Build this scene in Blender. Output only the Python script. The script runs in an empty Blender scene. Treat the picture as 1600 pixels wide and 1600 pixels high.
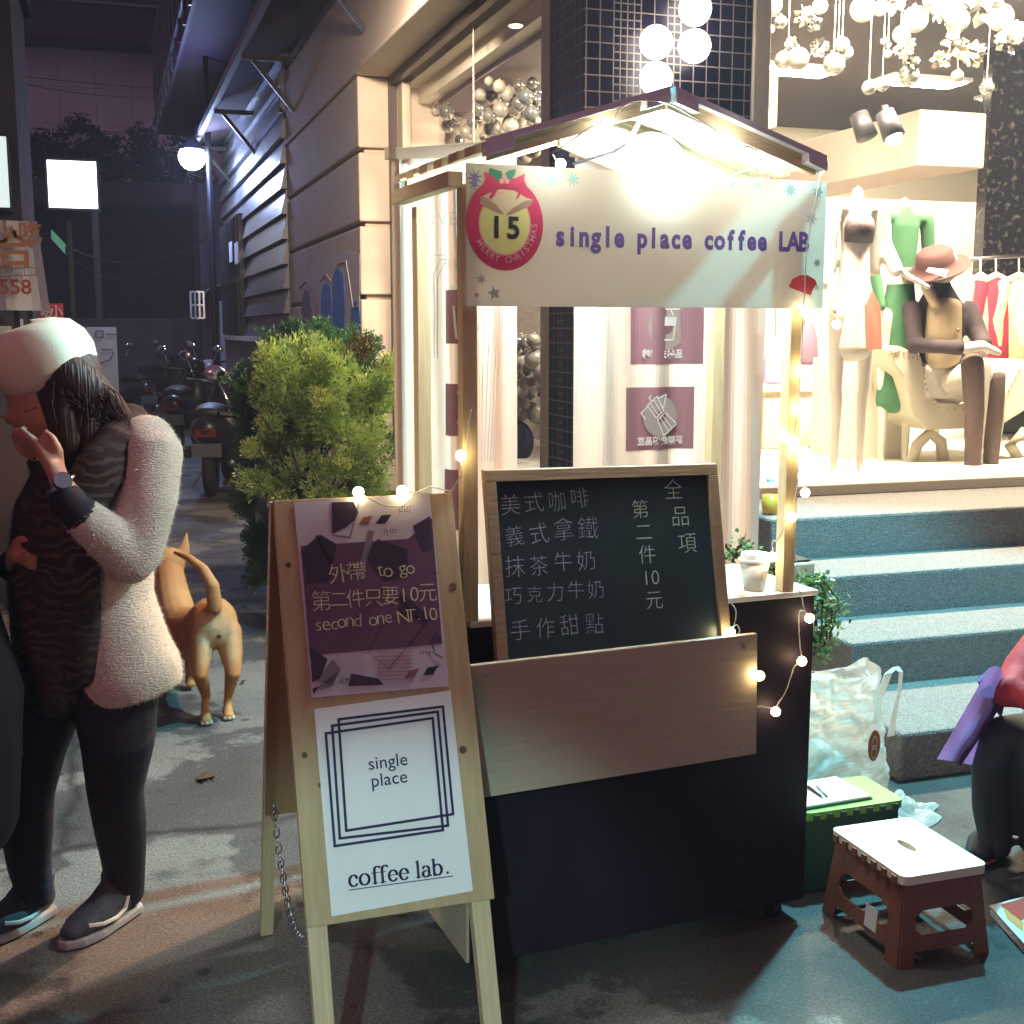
import bpy, math, random
from mathutils import Vector, Matrix
rnd = random.Random(7)
SC = bpy.context.scene
COL = SC.collection
V = Vector
# ------------------------------------------------------------------ camera
YAW = math.radians(18.07); FPX = 1931.0; PITCH = math.atan(285/FPX)
cam_d = bpy.data.cameras.new('camera'); cam = bpy.data.objects.new('camera', cam_d); COL.objects.link(cam)
cam_d.sensor_width = 36; cam_d.lens = 36*FPX/1600; cam_d.clip_end = 300; cam_d.clip_start = 0.05
cam.location = (0, 0, 1.5); cam.rotation_euler = (math.pi/2-PITCH, 0, -YAW)
SC.camera = cam
# ------------------------------------------------------------------ world, exposure, general lights
w = bpy.data.worlds.new('World'); SC.world = w; w.use_nodes = True
nt = w.node_tree; bg = nt.nodes['Background']; out = nt.nodes['World Output']
sky = nt.nodes.new('ShaderNodeTexSky'); sky.sky_type = 'NISHITA'; sky.sun_disc = False
sky.sun_elevation = math.radians(-3); sky.sun_rotation = math.radians(200)
nt.links.new(sky.outputs[0], bg.inputs[0]); bg.inputs[1].default_value = 0.05
bg2 = nt.nodes.new('ShaderNodeBackground'); bg2.inputs[0].default_value = (0.65, 0.39, 0.60, 1); bg2.inputs[1].default_value = 0.17
ad = nt.nodes.new('ShaderNodeAddShader')
nt.links.new(bg.outputs[0], ad.inputs[0]); nt.links.new(bg2.outputs[0], ad.inputs[1]); nt.links.new(ad.outputs[0], out.inputs[0])
SC.view_settings.view_transform = 'Standard'; SC.view_settings.look = 'None'
SC.view_settings.exposure = 0.12; SC.view_settings.gamma = 1.0
SC.cycles.use_denoising = True
SC.cycles.max_bounces = 8; SC.cycles.transparent_max_bounces = 12; SC.cycles.sample_clamp_indirect = 6
SC.cycles.caustics_reflective = False; SC.cycles.caustics_refractive = False

def area(name, loc, target, power, col, sx, sy=None, spread=180):
    l = bpy.data.lights.new(name, 'AREA'); l.energy = power; l.color = col; l.size = sx
    if sy: l.shape = 'RECTANGLE'; l.size_y = sy
    l.spread = math.radians(spread)
    o = bpy.data.objects.new(name, l); COL.objects.link(o); o.location = loc
    o.rotation_euler = (V(target)-V(loc)).to_track_quat('-Z', 'Y').to_euler(); return o
def spot(name, loc, target, power, col, r=.05, ang=90, blend=.5):
    l = bpy.data.lights.new(name, 'SPOT'); l.energy = power; l.color = col; l.shadow_soft_size = r
    l.spot_size = math.radians(ang); l.spot_blend = blend
    o = bpy.data.objects.new(name, l); COL.objects.link(o); o.location = loc
    o.rotation_euler = (V(target)-V(loc)).to_track_quat('-Z', 'Y').to_euler(); return o
def point(name, loc, power, col, r=.05):
    l = bpy.data.lights.new(name, 'POINT'); l.energy = power; l.color = col; l.shadow_soft_size = r
    o = bpy.data.objects.new(name, l); COL.objects.link(o); o.location = loc; return o
# unseen shop ceiling light, assumed lamps out of view, and an added red fill
area('shop_window_light', (4.2, 5.62, 3.42), (4.1, 7.1, 0), 1000, (1, .85, .60), 2.4, .4)
spot('assumed_shop_front_light', (2.75, 4.55, 4.1), (.15, 4.1, 0), 850, (1, .60, .43), .05, 62, .6)  # assumed spot above the shop front, unseen, warms the ground near the dog
spot('assumed_square_lamp_light', (2.75, 3.6, 3.2), (1.7, 2.6, 0), 900, (.19, .82, 1), .06, 112, .25)  # assumed unseen lamp over the steps, placed to suit the stool and cart shadows
spot('assumed_alley_side_light', (-1.3, 4.3, 3.3), (.85, 3.7, 1.4), 210, (1, .84, .60), .05, 48, .6)  # assumed unseen warm spot, added to brighten the stall's left faces
spot('assumed_opposite_stall_light', (-1.0, -1.6, 2.3), (.50, 2.2, .12), 420, (.55, .98, 1), .05, 17.5, .6)  # assumed spot behind the camera, added for the cool light on the lower poster
area('street_red_fill', (-3.5, -2.5, 3.4), (0.2, 3.2, 0), 46, (1, .24, .20), 2.2, 1.2)  # unseen red area light, added to fill the shadows and redden the ground

# ------------------------------------------------------------------ pixel rays (photo pixels, 1600 wide) to points at real places
_th = PITCH
_R = V((math.cos(YAW), -math.sin(YAW), 0)); _F = V((math.sin(YAW)*math.cos(_th), math.cos(YAW)*math.cos(_th), -math.sin(_th)))
_U = V((math.sin(YAW)*math.sin(_th), math.cos(YAW)*math.sin(_th), math.cos(_th))); _C = V((0, 0, 1.5))
def ray(u, v): return _F + _R*((u-800)/FPX) + _U*((800-v)/FPX)
def G(u, v, z=0.0):
    d = ray(u, v); return _C + d*((z-1.5)/d.z)
def PY(u, v, Y):
    d = ray(u, v); return _C + d*(Y/d.y)
def PX(u, v, X):
    d = ray(u, v); return _C + d*(X/d.x)
FL = V((0.732, 2.541, 0)); _a = math.atan2(.064, .903)
E1 = V((math.cos(_a), math.sin(_a), 0)); E2 = V((-math.sin(_a), math.cos(_a), 0)); EZ = V((0, 0, 1))
def S(a, b, z): return FL + E1*a + E2*b + EZ*z
def SB(u, v, b):
    d = ray(u, v); return _C + d*((E2.dot(FL-_C)+b)/E2.dot(d))

# ------------------------------------------------------------------ materials
_M = {}
def mat(name, c, rough=.6, metal=0, c2=None, nscale=20, stretch=None, bump=0, bscale=120, spec=.5, emit=0, ecol=None, kind=None, coat=0):
    if name in _M: return _M[name]
    m = bpy.data.materials.new(name); m.use_nodes = True; t = m.node_tree; N = t.nodes; L = t.links
    p = N['Principled BSDF']; p.inputs['Base Color'].default_value = (*c, 1); p.inputs['Roughness'].default_value = rough
    p.inputs['Metallic'].default_value = metal; p.inputs['Specular IOR Level'].default_value = spec
    p.inputs['Coat Weight'].default_value = coat
    tc = N.new('ShaderNodeTexCoord'); mp = N.new('ShaderNodeMapping'); L.new(tc.outputs['UV'], mp.inputs[0])
    if stretch: mp.inputs['Scale'].default_value = stretch
    if c2:
        n = N.new('ShaderNodeTexNoise'); n.inputs['Scale'].default_value = nscale; n.inputs['Detail'].default_value = 6; n.inputs['Roughness'].default_value = .65
        L.new(mp.outputs[0], n.inputs['Vector'])
        r = N.new('ShaderNodeValToRGB'); r.color_ramp.elements[0].position = .32; r.color_ramp.elements[1].position = .7
        r.color_ramp.elements[0].color = (*c, 1); r.color_ramp.elements[1].color = (*c2, 1)
        L.new(n.outputs[0], r.inputs[0]); L.new(r.outputs[0], p.inputs['Base Color'])
    if bump:
        n2 = N.new('ShaderNodeTexNoise'); n2.inputs['Scale'].default_value = bscale; n2.inputs['Detail'].default_value = 4
        L.new(mp.outputs[0], n2.inputs['Vector'])
        b = N.new('ShaderNodeBump'); b.inputs['Strength'].default_value = bump; b.inputs['Distance'].default_value = .01
        L.new(n2.outputs[0], b.inputs['Height']); L.new(b.outputs[0], p.inputs['Normal'])
    if emit:
        p.inputs['Emission Color'].default_value = (*(ecol or c), 1); p.inputs['Emission Strength'].default_value = emit
    _M[name] = m; return m
def nodes(m): return m.node_tree.nodes, m.node_tree.links, m.node_tree.nodes['Principled BSDF']
def translucent(name, c, amt=.5, rough=.7):
    m = mat(name, c, rough); N, L, p = nodes(m)
    tr = N.new('ShaderNodeBsdfTranslucent'); tr.inputs[0].default_value = (*c, 1)
    mx = N.new('ShaderNodeMixShader'); mx.inputs[0].default_value = amt
    L.new(p.outputs[0], mx.inputs[1]); L.new(tr.outputs[0], mx.inputs[2]); L.new(mx.outputs[0], N['Material Output'].inputs[0]); return m
def glass(name, tint=(1, 1, 1), refl=.12):
    m = mat(name, tint, .02); N, L, p = nodes(m)
    tr = N.new('ShaderNodeBsdfTransparent'); tr.inputs[0].default_value = (*tint, 1)
    gl = N.new('ShaderNodeBsdfGlossy'); gl.inputs['Roughness'].default_value = .03
    fr = N.new('ShaderNodeFresnel'); fr.inputs[0].default_value = 1.22
    ge = N.new('ShaderNodeNewGeometry'); iv = N.new('ShaderNodeMath'); iv.operation = 'SUBTRACT'; iv.inputs[0].default_value = 1; L.new(ge.outputs['Backfacing'], iv.inputs[1])
    mu = N.new('ShaderNodeMath'); mu.operation = 'MULTIPLY'; L.new(fr.outputs[0], mu.inputs[0]); L.new(iv.outputs[0], mu.inputs[1])
    mx = N.new('ShaderNodeMixShader'); L.new(mu.outputs[0], mx.inputs[0]); L.new(tr.outputs[0], mx.inputs[1]); L.new(gl.outputs[0], mx.inputs[2])
    L.new(mx.outputs[0], N['Material Output'].inputs[0]); return m
def wood(name, c, c2, s=(9, 120, 1)):
    return mat(name, c, .55, c2=c2, nscale=1.2, stretch=s, bump=.15, bscale=1.0)

# ground: worn asphalt with patches, specks and stains
def asphalt():
    m = mat('asphalt', (.1, .1, .1), .75); N, L, p = nodes(m)
    tc = N.new('ShaderNodeTexCoord'); o = tc.outputs['Object']
    def noise(s, d=5, r=.6):
        n = N.new('ShaderNodeTexNoise'); n.inputs['Scale'].default_value = s; n.inputs['Detail'].default_value = d; n.inputs['Roughness'].default_value = r
        L.new(o, n.inputs['Vector']); return n.outputs[0]
    def ramp(fac, els):
        r = N.new('ShaderNodeValToRGB'); e = r.color_ramp.elements
        e[0].position, e[0].color = els[0][0], (*els[0][1], 1); e[1].position, e[1].color = els[1][0], (*els[1][1], 1)
        for q, c in els[2:]:
            x = e.new(q); x.color = (*c, 1)
        L.new(fac, r.inputs[0]); return r.outputs[0]
    def mix(f, a, b, mode='MIX'):
        x = N.new('ShaderNodeMix'); x.data_type = 'RGBA'; x.blend_type = mode
        if isinstance(f, float): x.inputs[0].default_value = f
        else: L.new(f, x.inputs[0])
        L.new(a, x.inputs[6]); L.new(b, x.inputs[7]); return x.outputs[2]
    base = ramp(noise(1.1, 6), [(.3, (.095, .088, .085)), (.7, (.20, .185, .17))])
    grain = ramp(noise(130, 3, .7), [(.35, (.45, .45, .45)), (.68, (1.35, 1.35, 1.35))])
    col = mix(1.0, base, grain, 'MULTIPLY')
    vo = N.new('ShaderNodeTexVoronoi'); vo.inputs['Scale'].default_value = 75; L.new(o, vo.inputs['Vector'])
    sp = ramp(vo.outputs['Distance'], [(.10, (1, 1, 1)), (.17, (0, 0, 0))])
    spm = ramp(noise(40, 2), [(.52, (0, 0, 0)), (.6, (1, 1, 1))])
    f = mix(1.0, sp, spm, 'MULTIPLY')
    light = N.new('ShaderNodeRGB'); light.outputs[0].default_value = (.38, .37, .34, 1)
    col = mix(f, col, light.outputs[0])
    dark = ramp(noise(2.3, 8, .7), [(.57, (1, 1, 1)), (.66, (.35, .33, .32))])
    col = mix(.75, col, mix(1.0, col, dark, 'MULTIPLY'))
    patch = ramp(noise(.55, 9, .62), [(.50, (.52, .50, .50)), (.515, (1.25, 1.22, 1.15))])   # old repairs with a hard ragged edge
    col = mix(1.0, col, patch, 'MULTIPLY')
    vc = N.new('ShaderNodeTexVoronoi'); vc.feature = 'DISTANCE_TO_EDGE'; vc.inputs['Scale'].default_value = .55
    wn = N.new('ShaderNodeTexNoise'); wn.inputs['Scale'].default_value = 3.5; wn.inputs['Detail'].default_value = 8; L.new(o, wn.inputs['Vector'])
    wx = N.new('ShaderNodeMix'); wx.data_type = 'RGBA'; wx.inputs[0].default_value = .16; L.new(o, wx.inputs[6]); L.new(wn.outputs['Color'], wx.inputs[7]); L.new(wx.outputs[2], vc.inputs['Vector'])
    col = mix(1.0, col, ramp(vc.outputs['Distance'], [(.0, (.25, .24, .24)), (.012, (1, 1, 1))]), 'MULTIPLY')
    gu = N.new('ShaderNodeTexVoronoi'); gu.inputs['Scale'].default_value = 5.5; L.new(o, gu.inputs['Vector'])
    col = mix(1.0, col, ramp(gu.outputs['Distance'], [(.085, (.45, .43, .42)), (.11, (1, 1, 1))]), 'MULTIPLY')
    L.new(col, p.inputs['Base Color'])
    L.new(ramp(noise(3, 5), [(.3, (.5, .5, .5)), (.7, (.85, .85, .85))]), p.inputs['Roughness'])
    b = N.new('ShaderNodeBump'); b.inputs['Strength'].default_value = .8; b.inputs['Distance'].default_value = .006
    L.new(noise(110, 4, .7), b.inputs['Height']); L.new(b.outputs[0], p.inputs['Normal']); return m

# ------------------------------------------------------------------ mesh builder
ROOT = {}
def tag(o, label=None, cat=None, group=None, kind=None):
    if label: o['label'] = label
    if cat: o['category'] = cat
    if group: o['group'] = group
    if kind: o['kind'] = kind
    return o
def thing(name, label, cat, loc=(0, 0, 0), group=None):
    o = bpy.data.objects.new(name, None); o.empty_display_size = .1; COL.objects.link(o); o.location = loc
    ROOT[o.name] = V(loc); return tag(o, label, cat, group)
def frame(t, side):
    t = t.normalized(); u = V(side); u = u - t*u.dot(t)
    if u.length < 1e-4: u = t.orthogonal()
    u.normalize(); return u, t.cross(u)
class MB:
    def __init__(s): s.v = []; s.f = []; s.mi = []; s.m = 0
    def poly(s, pts):
        n = len(s.v); s.v += [V(p) for p in pts]; s.f.append(tuple(range(n, n+len(pts)))); s.mi.append(s.m); return s
    def hexa(s, P):   # 8 corners: bottom 4 then top 4
        n = len(s.v); s.v += [V(p) for p in P]
        for q in ((3, 2, 1, 0), (4, 5, 6, 7), (0, 1, 5, 4), (1, 2, 6, 5), (2, 3, 7, 6), (3, 0, 4, 7)):
            s.f.append(tuple(n+i for i in q)); s.mi.append(s.m)
        return s
    def obox(s, o, ax, ay, az):
        o, ax, ay, az = V(o), V(ax), V(ay), V(az)
        return s.hexa([o, o+ax, o+ax+ay, o+ay, o+az, o+ax+az, o+ax+ay+az, o+ay+az])
    def box(s, x0, x1, y0, y1, z0, z1): return s.obox((x0, y0, z0), (x1-x0, 0, 0), (0, y1-y0, 0), (0, 0, z1-z0))
    def sbox(s, a0, a1, b0, b1, z0, z1): return s.obox(S(a0, b0, z0), E1*(a1-a0), E2*(b1-b0), EZ*(z1-z0))
    def beam(s, p, q, w, h, up=(0, 0, 1)):
        p, q = V(p), V(q); u, v = frame(q-p, up)   # u ~ up, v sideways
        return s.obox(p-u*h/2-v*w/2, v*w, q-p, u*h)
    def slab(s, pts, off):   # polygon given thickness vector
        n = len(s.v); k = len(pts); off = V(off); s.v += [V(p) for p in pts]+[V(p)+off for p in pts]
        s.f.append(tuple(range(n+k-1, n-1, -1))); s.f.append(tuple(range(n+k, n+2*k))); s.mi += [s.m]*2
        for i in range(k):
            j = (i+1) % k; s.f.append((n+i, n+j, n+k+j, n+k+i)); s.mi.append(s.m)
        return s
    def loft(s, pts, rad, side=(0, 1, 0), n=14, caps=True, dome=True):
        pts = [V(p) for p in pts]; rad = [r if isinstance(r, (tuple, list)) else (r, r) for r in rad]
        if dome and caps:   # rounded ends
            t0 = (pts[0]-pts[1]).normalized(); t1 = (pts[-1]-pts[-2]).normalized(); P = []; Rr = []
            for k in (.95, .75, .45):
                m = min(rad[0]); P.append(pts[0]+t0*m*.7*k); q = math.sqrt(1-k*k); Rr.append((rad[0][0]*q, rad[0][1]*q))
            P += pts; Rr += rad
            for k in (.45, .75, .95):
                m = min(rad[-1]); P.append(pts[-1]+t1*m*.7*k); q = math.sqrt(1-k*k); Rr.append((rad[-1][0]*q, rad[-1][1]*q))
            pts, rad = P, Rr
        b = len(s.v)
        for i, p in enumerate(pts):
            t = pts[min(i+1, len(pts)-1)]-pts[max(i-1, 0)]; u, v = frame(t, side)
            for k in range(n):
                a = 2*math.pi*k/n; s.v.append(p+u*(math.cos(a)*rad[i][0])+v*(math.sin(a)*rad[i][1]))
        for i in range(len(pts)-1):
            for k in range(n):
                j = (k+1) % n; s.f.append((b+i*n+k, b+i*n+j, b+i*n+n+j, b+i*n+n+k)); s.mi.append(s.m)
        if caps:
            s.f.append(tuple(range(b+n-1, b-1, -1))); s.f.append(tuple(b+(len(pts)-1)*n+k for k in range(n))); s.mi += [s.m]*2
        return s
    def cyl(s, p, q, r0, r1=None, n=16): return s.loft([p, q], [r0, r0 if r1 is None else r1], (0.13, .9, .2), n, True, False)
    def tube(s, pts, r, n=6): return s.loft(pts, [r]*len(pts), (0.2, .3, .9), n, True, False)
    def ball(s, c, r, sc=(1, 1, 1), n=16, m=10, rot=None):
        c = V(c); b = len(s.v)
        for i in range(m+1):
            th = math.pi*i/m
            for k in range(n):
                a = 2*math.pi*k/n; q = V((math.sin(th)*math.cos(a)*r*sc[0], math.sin(th)*math.sin(a)*r*sc[1], math.cos(th)*r*sc[2]))
                s.v.append(c+(rot @ q if rot else q))
        for i in range(m):
            for k in range(n):
                j = (k+1) % n; s.f.append((b+i*n+k, b+i*n+n+k, b+i*n+n+j, b+i*n+j)); s.mi.append(s.m)
        return s
    def torus(s, c, ax, R, r, n=24, k=8, sx=1, sy=1):
        u, v = frame(V(ax), (0.1, .2, .97)); pts = [V(c)+u*(R*sx*math.cos(2*math.pi*i/n))+v*(R*sy*math.sin(2*math.pi*i/n)) for i in range(n)]
        b = len(s.v); A = V(ax).normalized()
        for p in pts:
            d = (p-V(c)).normalized()
            for j in range(k):
                a = 2*math.pi*j/k; s.v.append(p+d*(r*math.cos(a))+A*(r*math.sin(a)))
        for i in range(n):
            for j in range(k):
                i2, j2 = (i+1) % n, (j+1) % k; s.f.append((b+i*k+j, b+i2*k+j, b+i2*k+j2, b+i*k+j2)); s.mi.append(s.m)
        return s
    def disc(s, o, xd, yd, r, r0=0, n=40, a0=0, a1=2*math.pi):
        o, xd, yd = V(o), V(xd), V(yd)
        if r0 == 0: return s.poly([o+xd*(r*math.cos(a0+(a1-a0)*i/n))+yd*(r*math.sin(a0+(a1-a0)*i/n)) for i in range(n)])
        for i in range(n):
            A = [a0+(a1-a0)*(i+k)/n for k in (0, 1)]
            s.poly([o+xd*(q*math.cos(t))+yd*(q*math.sin(t)) for q, t in ((r0, A[0]), (r, A[0]), (r, A[1]), (r0, A[1]))])
        return s
    def stroke(s, pts, w, o, xd, yd):   # 2-D polyline with width on a plane
        for (x0, y0), (x1, y1) in zip(pts, pts[1:]):
            l = math.hypot(x1-x0, y1-y0) or 1; nx, ny = -(y1-y0)/l*w/2, (x1-x0)/l*w/2; ex, ey = (x1-x0)/l*w*.35, (y1-y0)/l*w*.35
            s.poly([o+xd*x+yd*y for x, y in ((x0-ex+nx, y0-ey+ny), (x0-ex-nx, y0-ey-ny), (x1+ex-nx, y1+ey-ny), (x1+ex+nx, y1+ey+ny))])
        return s
    def text(s, body, o, xd, yd, size, thin=0, align='CENTER', space=1, jit=0, seed=1):
        o, xd, yd = V(o), V(xd), V(yd); R = random.Random(seed)
        c = bpy.data.curves.new('t', 'FONT'); c.body = body; c.size = size; c.offset = thin; c.align_x = align; c.space_character = space; c.resolution_u = 4
        ob = bpy.data.objects.new('t', c); COL.objects.link(ob)
        dg = bpy.context.evaluated_depsgraph_get(); me = bpy.data.meshes.new_from_object(ob.evaluated_get(dg))
        n = len(s.v); s.v += [o+xd*q.co.x+yd*q.co.y for q in me.vertices]
        for p in me.polygons: s.f.append(tuple(n+i for i in p.vertices)); s.mi.append(s.m)
        bpy.data.objects.remove(ob); bpy.data.curves.remove(c); bpy.data.meshes.remove(me); return s
    def hand_text(s, body, o, xd, yd, size, step, thin=0, seed=1, vert=False):   # handwriting: one glyph at a time, each a little off
        R = random.Random(seed); x = 0
        for ch in body:
            st = step if (ord(ch) > 255 or vert) else step*.62
            if ch != ' ':
                a = R.uniform(-.07, .07); X = xd*math.cos(a)+yd*math.sin(a); Y = yd*math.cos(a)-xd*math.sin(a); k = R.uniform(.92, 1.08)
                q = (o-yd*x+xd*R.uniform(-.04, .04)*size) if vert else (o+xd*(x+st/2)+yd*R.uniform(-.05, .05)*size)
                s.text(ch, q, X*k, Y*k*R.uniform(.95, 1.08), size, thin)
            x += st
        return s
    def build(s, name, m, parent=None, smooth=False, bevel=0, remesh=0, sm=0, uv=True, sub=0):
        loc = ROOT[parent.name] if parent else V((0, 0, 0))
        me = bpy.data.meshes.new(name); me.from_pydata([tuple(p-loc) for p in s.v], [], s.f)
        for k in (m if isinstance(m, (list, tuple)) else [m]): me.materials.append(k)
        me.polygons.foreach_set('material_index', s.mi)
        if smooth: me.polygons.foreach_set('use_smooth', [True]*len(s.f))
        if uv and not remesh: boxuv(me)
        o = bpy.data.objects.new(name, me); COL.objects.link(o)
        if parent: o.parent = parent; ROOT[o.name] = loc
        if remesh:
            r = o.modifiers.new('r', 'REMESH'); r.mode = 'VOXEL'; r.voxel_size = remesh; r.use_smooth_shade = True
            if sm: q = o.modifiers.new('s', 'SMOOTH'); q.factor = .5; q.iterations = sm
            dg = bpy.context.evaluated_depsgraph_get(); nm = bpy.data.meshes.new_from_object(o.evaluated_get(dg))
            o.modifiers.clear(); o.data = nm; bpy.data.meshes.remove(me); me = nm; me.name = name
            if not me.materials:
                for k in (m if isinstance(m, (list, tuple)) else [m]): me.materials.append(k)
            me.polygons.foreach_set('use_smooth', [True]*len(me.polygons)); boxuv(me)
        if bevel:
            q = o.modifiers.new('b', 'BEVEL'); q.width = bevel; q.segments = 2; q.limit_method = 'ANGLE'
        if sub: q = o.modifiers.new('u', 'SUBSURF'); q.levels = sub; q.render_levels = sub
        return o
def boxuv(me):
    ul = me.uv_layers.new(name='UVMap'); d = ul.data
    for p in me.polygons:
        n = p.normal; a = max(range(3), key=lambda i: abs(n[i]))
        for li in p.loop_indices:
            c = me.vertices[me.loops[li].vertex_index].co
            d[li].uv = ((c.y, c.z), (c.x, c.z), (c.x, c.y))[a]
def fuzz(o, n, L, w, m, droop=.3, seed=3, lift=.6):
    """short fibres standing on a surface, in the same mesh"""
    R = random.Random(seed); me = o.data; polys = [p for p in me.polygons]; ar = [p.area for p in polys]
    verts = [v.co.copy() for v in me.vertices]; nv = len(verts); nf = []; extra = []
    for p in R.choices(polys, ar, k=n):
        a, b, c = [verts[p.vertices[i]] for i in (0, 1, 2)]; x, y = R.random(), R.random()
        q = a+(b-a)*x*.9+(c-a)*y*.5; t = p.normal.orthogonal().normalized(); t.rotate(Matrix.Rotation(R.uniform(0, 6.3), 3, p.normal))
        d = (p.normal*lift+t*R.uniform(.2, .8)-EZ*droop*R.random()).normalized()*L*R.uniform(.6, 1.3); sd = d.cross(p.normal).normalized()*w
        k = nv+len(extra); extra += [q-sd, q+sd, q+d]; nf.append((k, k+1, k+2))
    nm = bpy.data.meshes.new(me.name); nm.from_pydata([tuple(q) for q in verts+extra], [], [tuple(p.vertices) for p in polys]+nf)
    for k in me.materials: nm.materials.append(k)
    nm.materials.append(m); i = len(nm.materials)-1
    nm.polygons.foreach_set('material_index', [p.material_index for p in polys]+[i]*len(nf))
    nm.polygons.foreach_set('use_smooth', [True]*len(polys)+[False]*len(nf)); boxuv(nm); o.data = nm
def copy_tree(o, loc=None, rz=None, label=None):
    r = o.copy(); COL.objects.link(r)
    if loc is not None: r.location = loc
    if rz is not None: r.rotation_euler = (0, 0, rz)
    if label: r['label'] = label
    for ch in list(o.children):
        c = ch.copy(); COL.objects.link(c); c.parent = r
        for g in list(ch.children):
            d = g.copy(); COL.objects.link(d); d.parent = c
    return r

# shared materials
CREAMW = mat('cream_render', (.60, .51, .42), .8, c2=(.68, .58, .48), nscale=3, bump=.25, bscale=60)
PINE = wood('pine', (.66, .52, .31), (.76, .64, .42)); PINE_V = wood('pine_upright', (.53, .40, .22), (.66, .53, .32), (120, 6, 1))
PLY = wood('plywood', (.45, .36, .25), (.53, .43, .31), (5, 90, 1)); BLACKL = mat('black_laminate', (.014, .006, .014), .6, c2=(.024, .012, .024), nscale=6, stretch=(1, .3, 1), spec=.2)
WHITE = mat('white_paint', (.8, .78, .74), .5); DARKM = mat('dark_metal', (.03, .027, .035), .45, .6)
STEEL = mat('steel', (.55, .55, .57), .3, 1); BLACKP = mat('black_plastic', (.02, .018, .022), .5)
INK = mat('black_ink', (.02, .015, .04), .5); PAPER = mat('white_paper', (.78, .80, .78), .45, c2=(.83, .84, .82), nscale=6)
CREAMF = mat('cream_frame', (.62, .54, .42), .5)
# ================================================================== SETTING
g = MB(); g.poly([(-40, -20, 0), (40, -20, 0), (40, 70, 0), (-40, 70, 0)]); gr = g.build('ground', asphalt()); tag(gr, kind='structure')

# entrance steps of the shop (exposed aggregate)
def pebble():
    m = mat('pebble_dash', (.2, .2, .2), .8); N, L, p = nodes(m); tc = N.new('ShaderNodeTexCoord')
    v = N.new('ShaderNodeTexVoronoi'); v.inputs['Scale'].default_value = 170; L.new(tc.outputs['Object'], v.inputs['Vector'])
    r = N.new('ShaderNodeValToRGB'); r.color_ramp.elements[0].color = (.11, .105, .105, 1); r.color_ramp.elements[1].color = (.25, .235, .22, 1); r.color_ramp.elements[1].position = .85
    L.new(v.outputs['Color'], r.inputs[0]); L.new(r.outputs[0], p.inputs['Base Color'])
    b = N.new('ShaderNodeBump'); b.inputs['Strength'].default_value = .9; b.inputs['Distance'].default_value = .006; b.invert = True
    L.new(v.outputs['Distance'], b.inputs['Height']); L.new(b.outputs[0], p.inputs['Normal']); return m
PEB = pebble()
st = thing('entrance_steps', 'grey pebble-dash entrance steps climbing to the bright shop window', 'steps', (2.6, 3.4, 0))
nose = [(2.46, 3.36, .17), (2.60, 3.88, .34), (2.66, 4.27, .51), (2.70, 4.66, .69)]
for i, (x, y, z) in enumerate(nose):
    y1 = nose[i+1][1] if i < 3 else 5.27
    m = MB(); m.box(x, 8.5, y, y1+.002*(i < 3)-.004*(i == 3), 0, z)
    m.build('tread' if i < 3 else 'landing', PEB, st, bevel=.012)

# ------------------------------------------------------------------ shop building on the corner
shop = thing('shop_building', 'corner clothes shop with cream grooved wall, navy tiled pillar and bright windows', 'shop', (2.05, 6, 0))
m = MB()   # cream wall along the alley: courses with a groove at each lower edge
XW = 1.763; gz = [0, .28, .70, 1.21, 1.715, 2.23, 2.74, 3.262]
for a, b in zip(gz, gz[1:]):
    m.box(XW, 2.6, 8.90, 12.5, a+.035, b); m.box(XW+.05, 2.6, 8.95, 12.5, a, a+.035)
m.build('rendered_wall', CREAMW, shop, bevel=.012)
m = MB(); m.box(XW, 2.6, 5.2, 12.5, 3.30, 3.95); m.box(XW-.025, 2.6, 5.2, 12.5, 3.262, 3.30); m.build('lintel', CREAMW, shop, bevel=.01)
m = MB(); m.box(2.0, 2.06, 5.7, 8.9, 0, .62); m.build('window_sill', CREAMW, shop)
# side window: dark outer frame, cream inner frame, glass
m = MB(); m.box(1.98, 2.03, 8.83, 8.898, .64, 3.258); m.box(1.98, 2.03, 5.7, 8.83, 3.2, 3.258); m.build('window_casing', mat('dark_bronze', (.06, .035, .035), .4), shop)
sw = MB(); sw.box(2.032, 2.09, 8.68, 8.826, .64, 3.198); sw.box(2.032, 2.09, 5.685, 5.78, .64, 3.25); sw.box(2.032, 2.09, 5.78, 8.68, .62, .68)
sw = sw.build('side_window', CREAMF, shop)
GLS = glass('window_glass')
m = MB(); m.box(2.058, 2.064, 5.78, 7.02, .68, 3.2); m.box(2.058, 2.064, 7.035, 8.68, .68, 3.2); m.build('glass', GLS, sw)
m = MB(); m.box(2.058, 2.066, 7.026, 7.029, .68, 3.2); m.build('joint', mat('joint_grey2', (.4, .36, .32), .5), sw)
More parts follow.
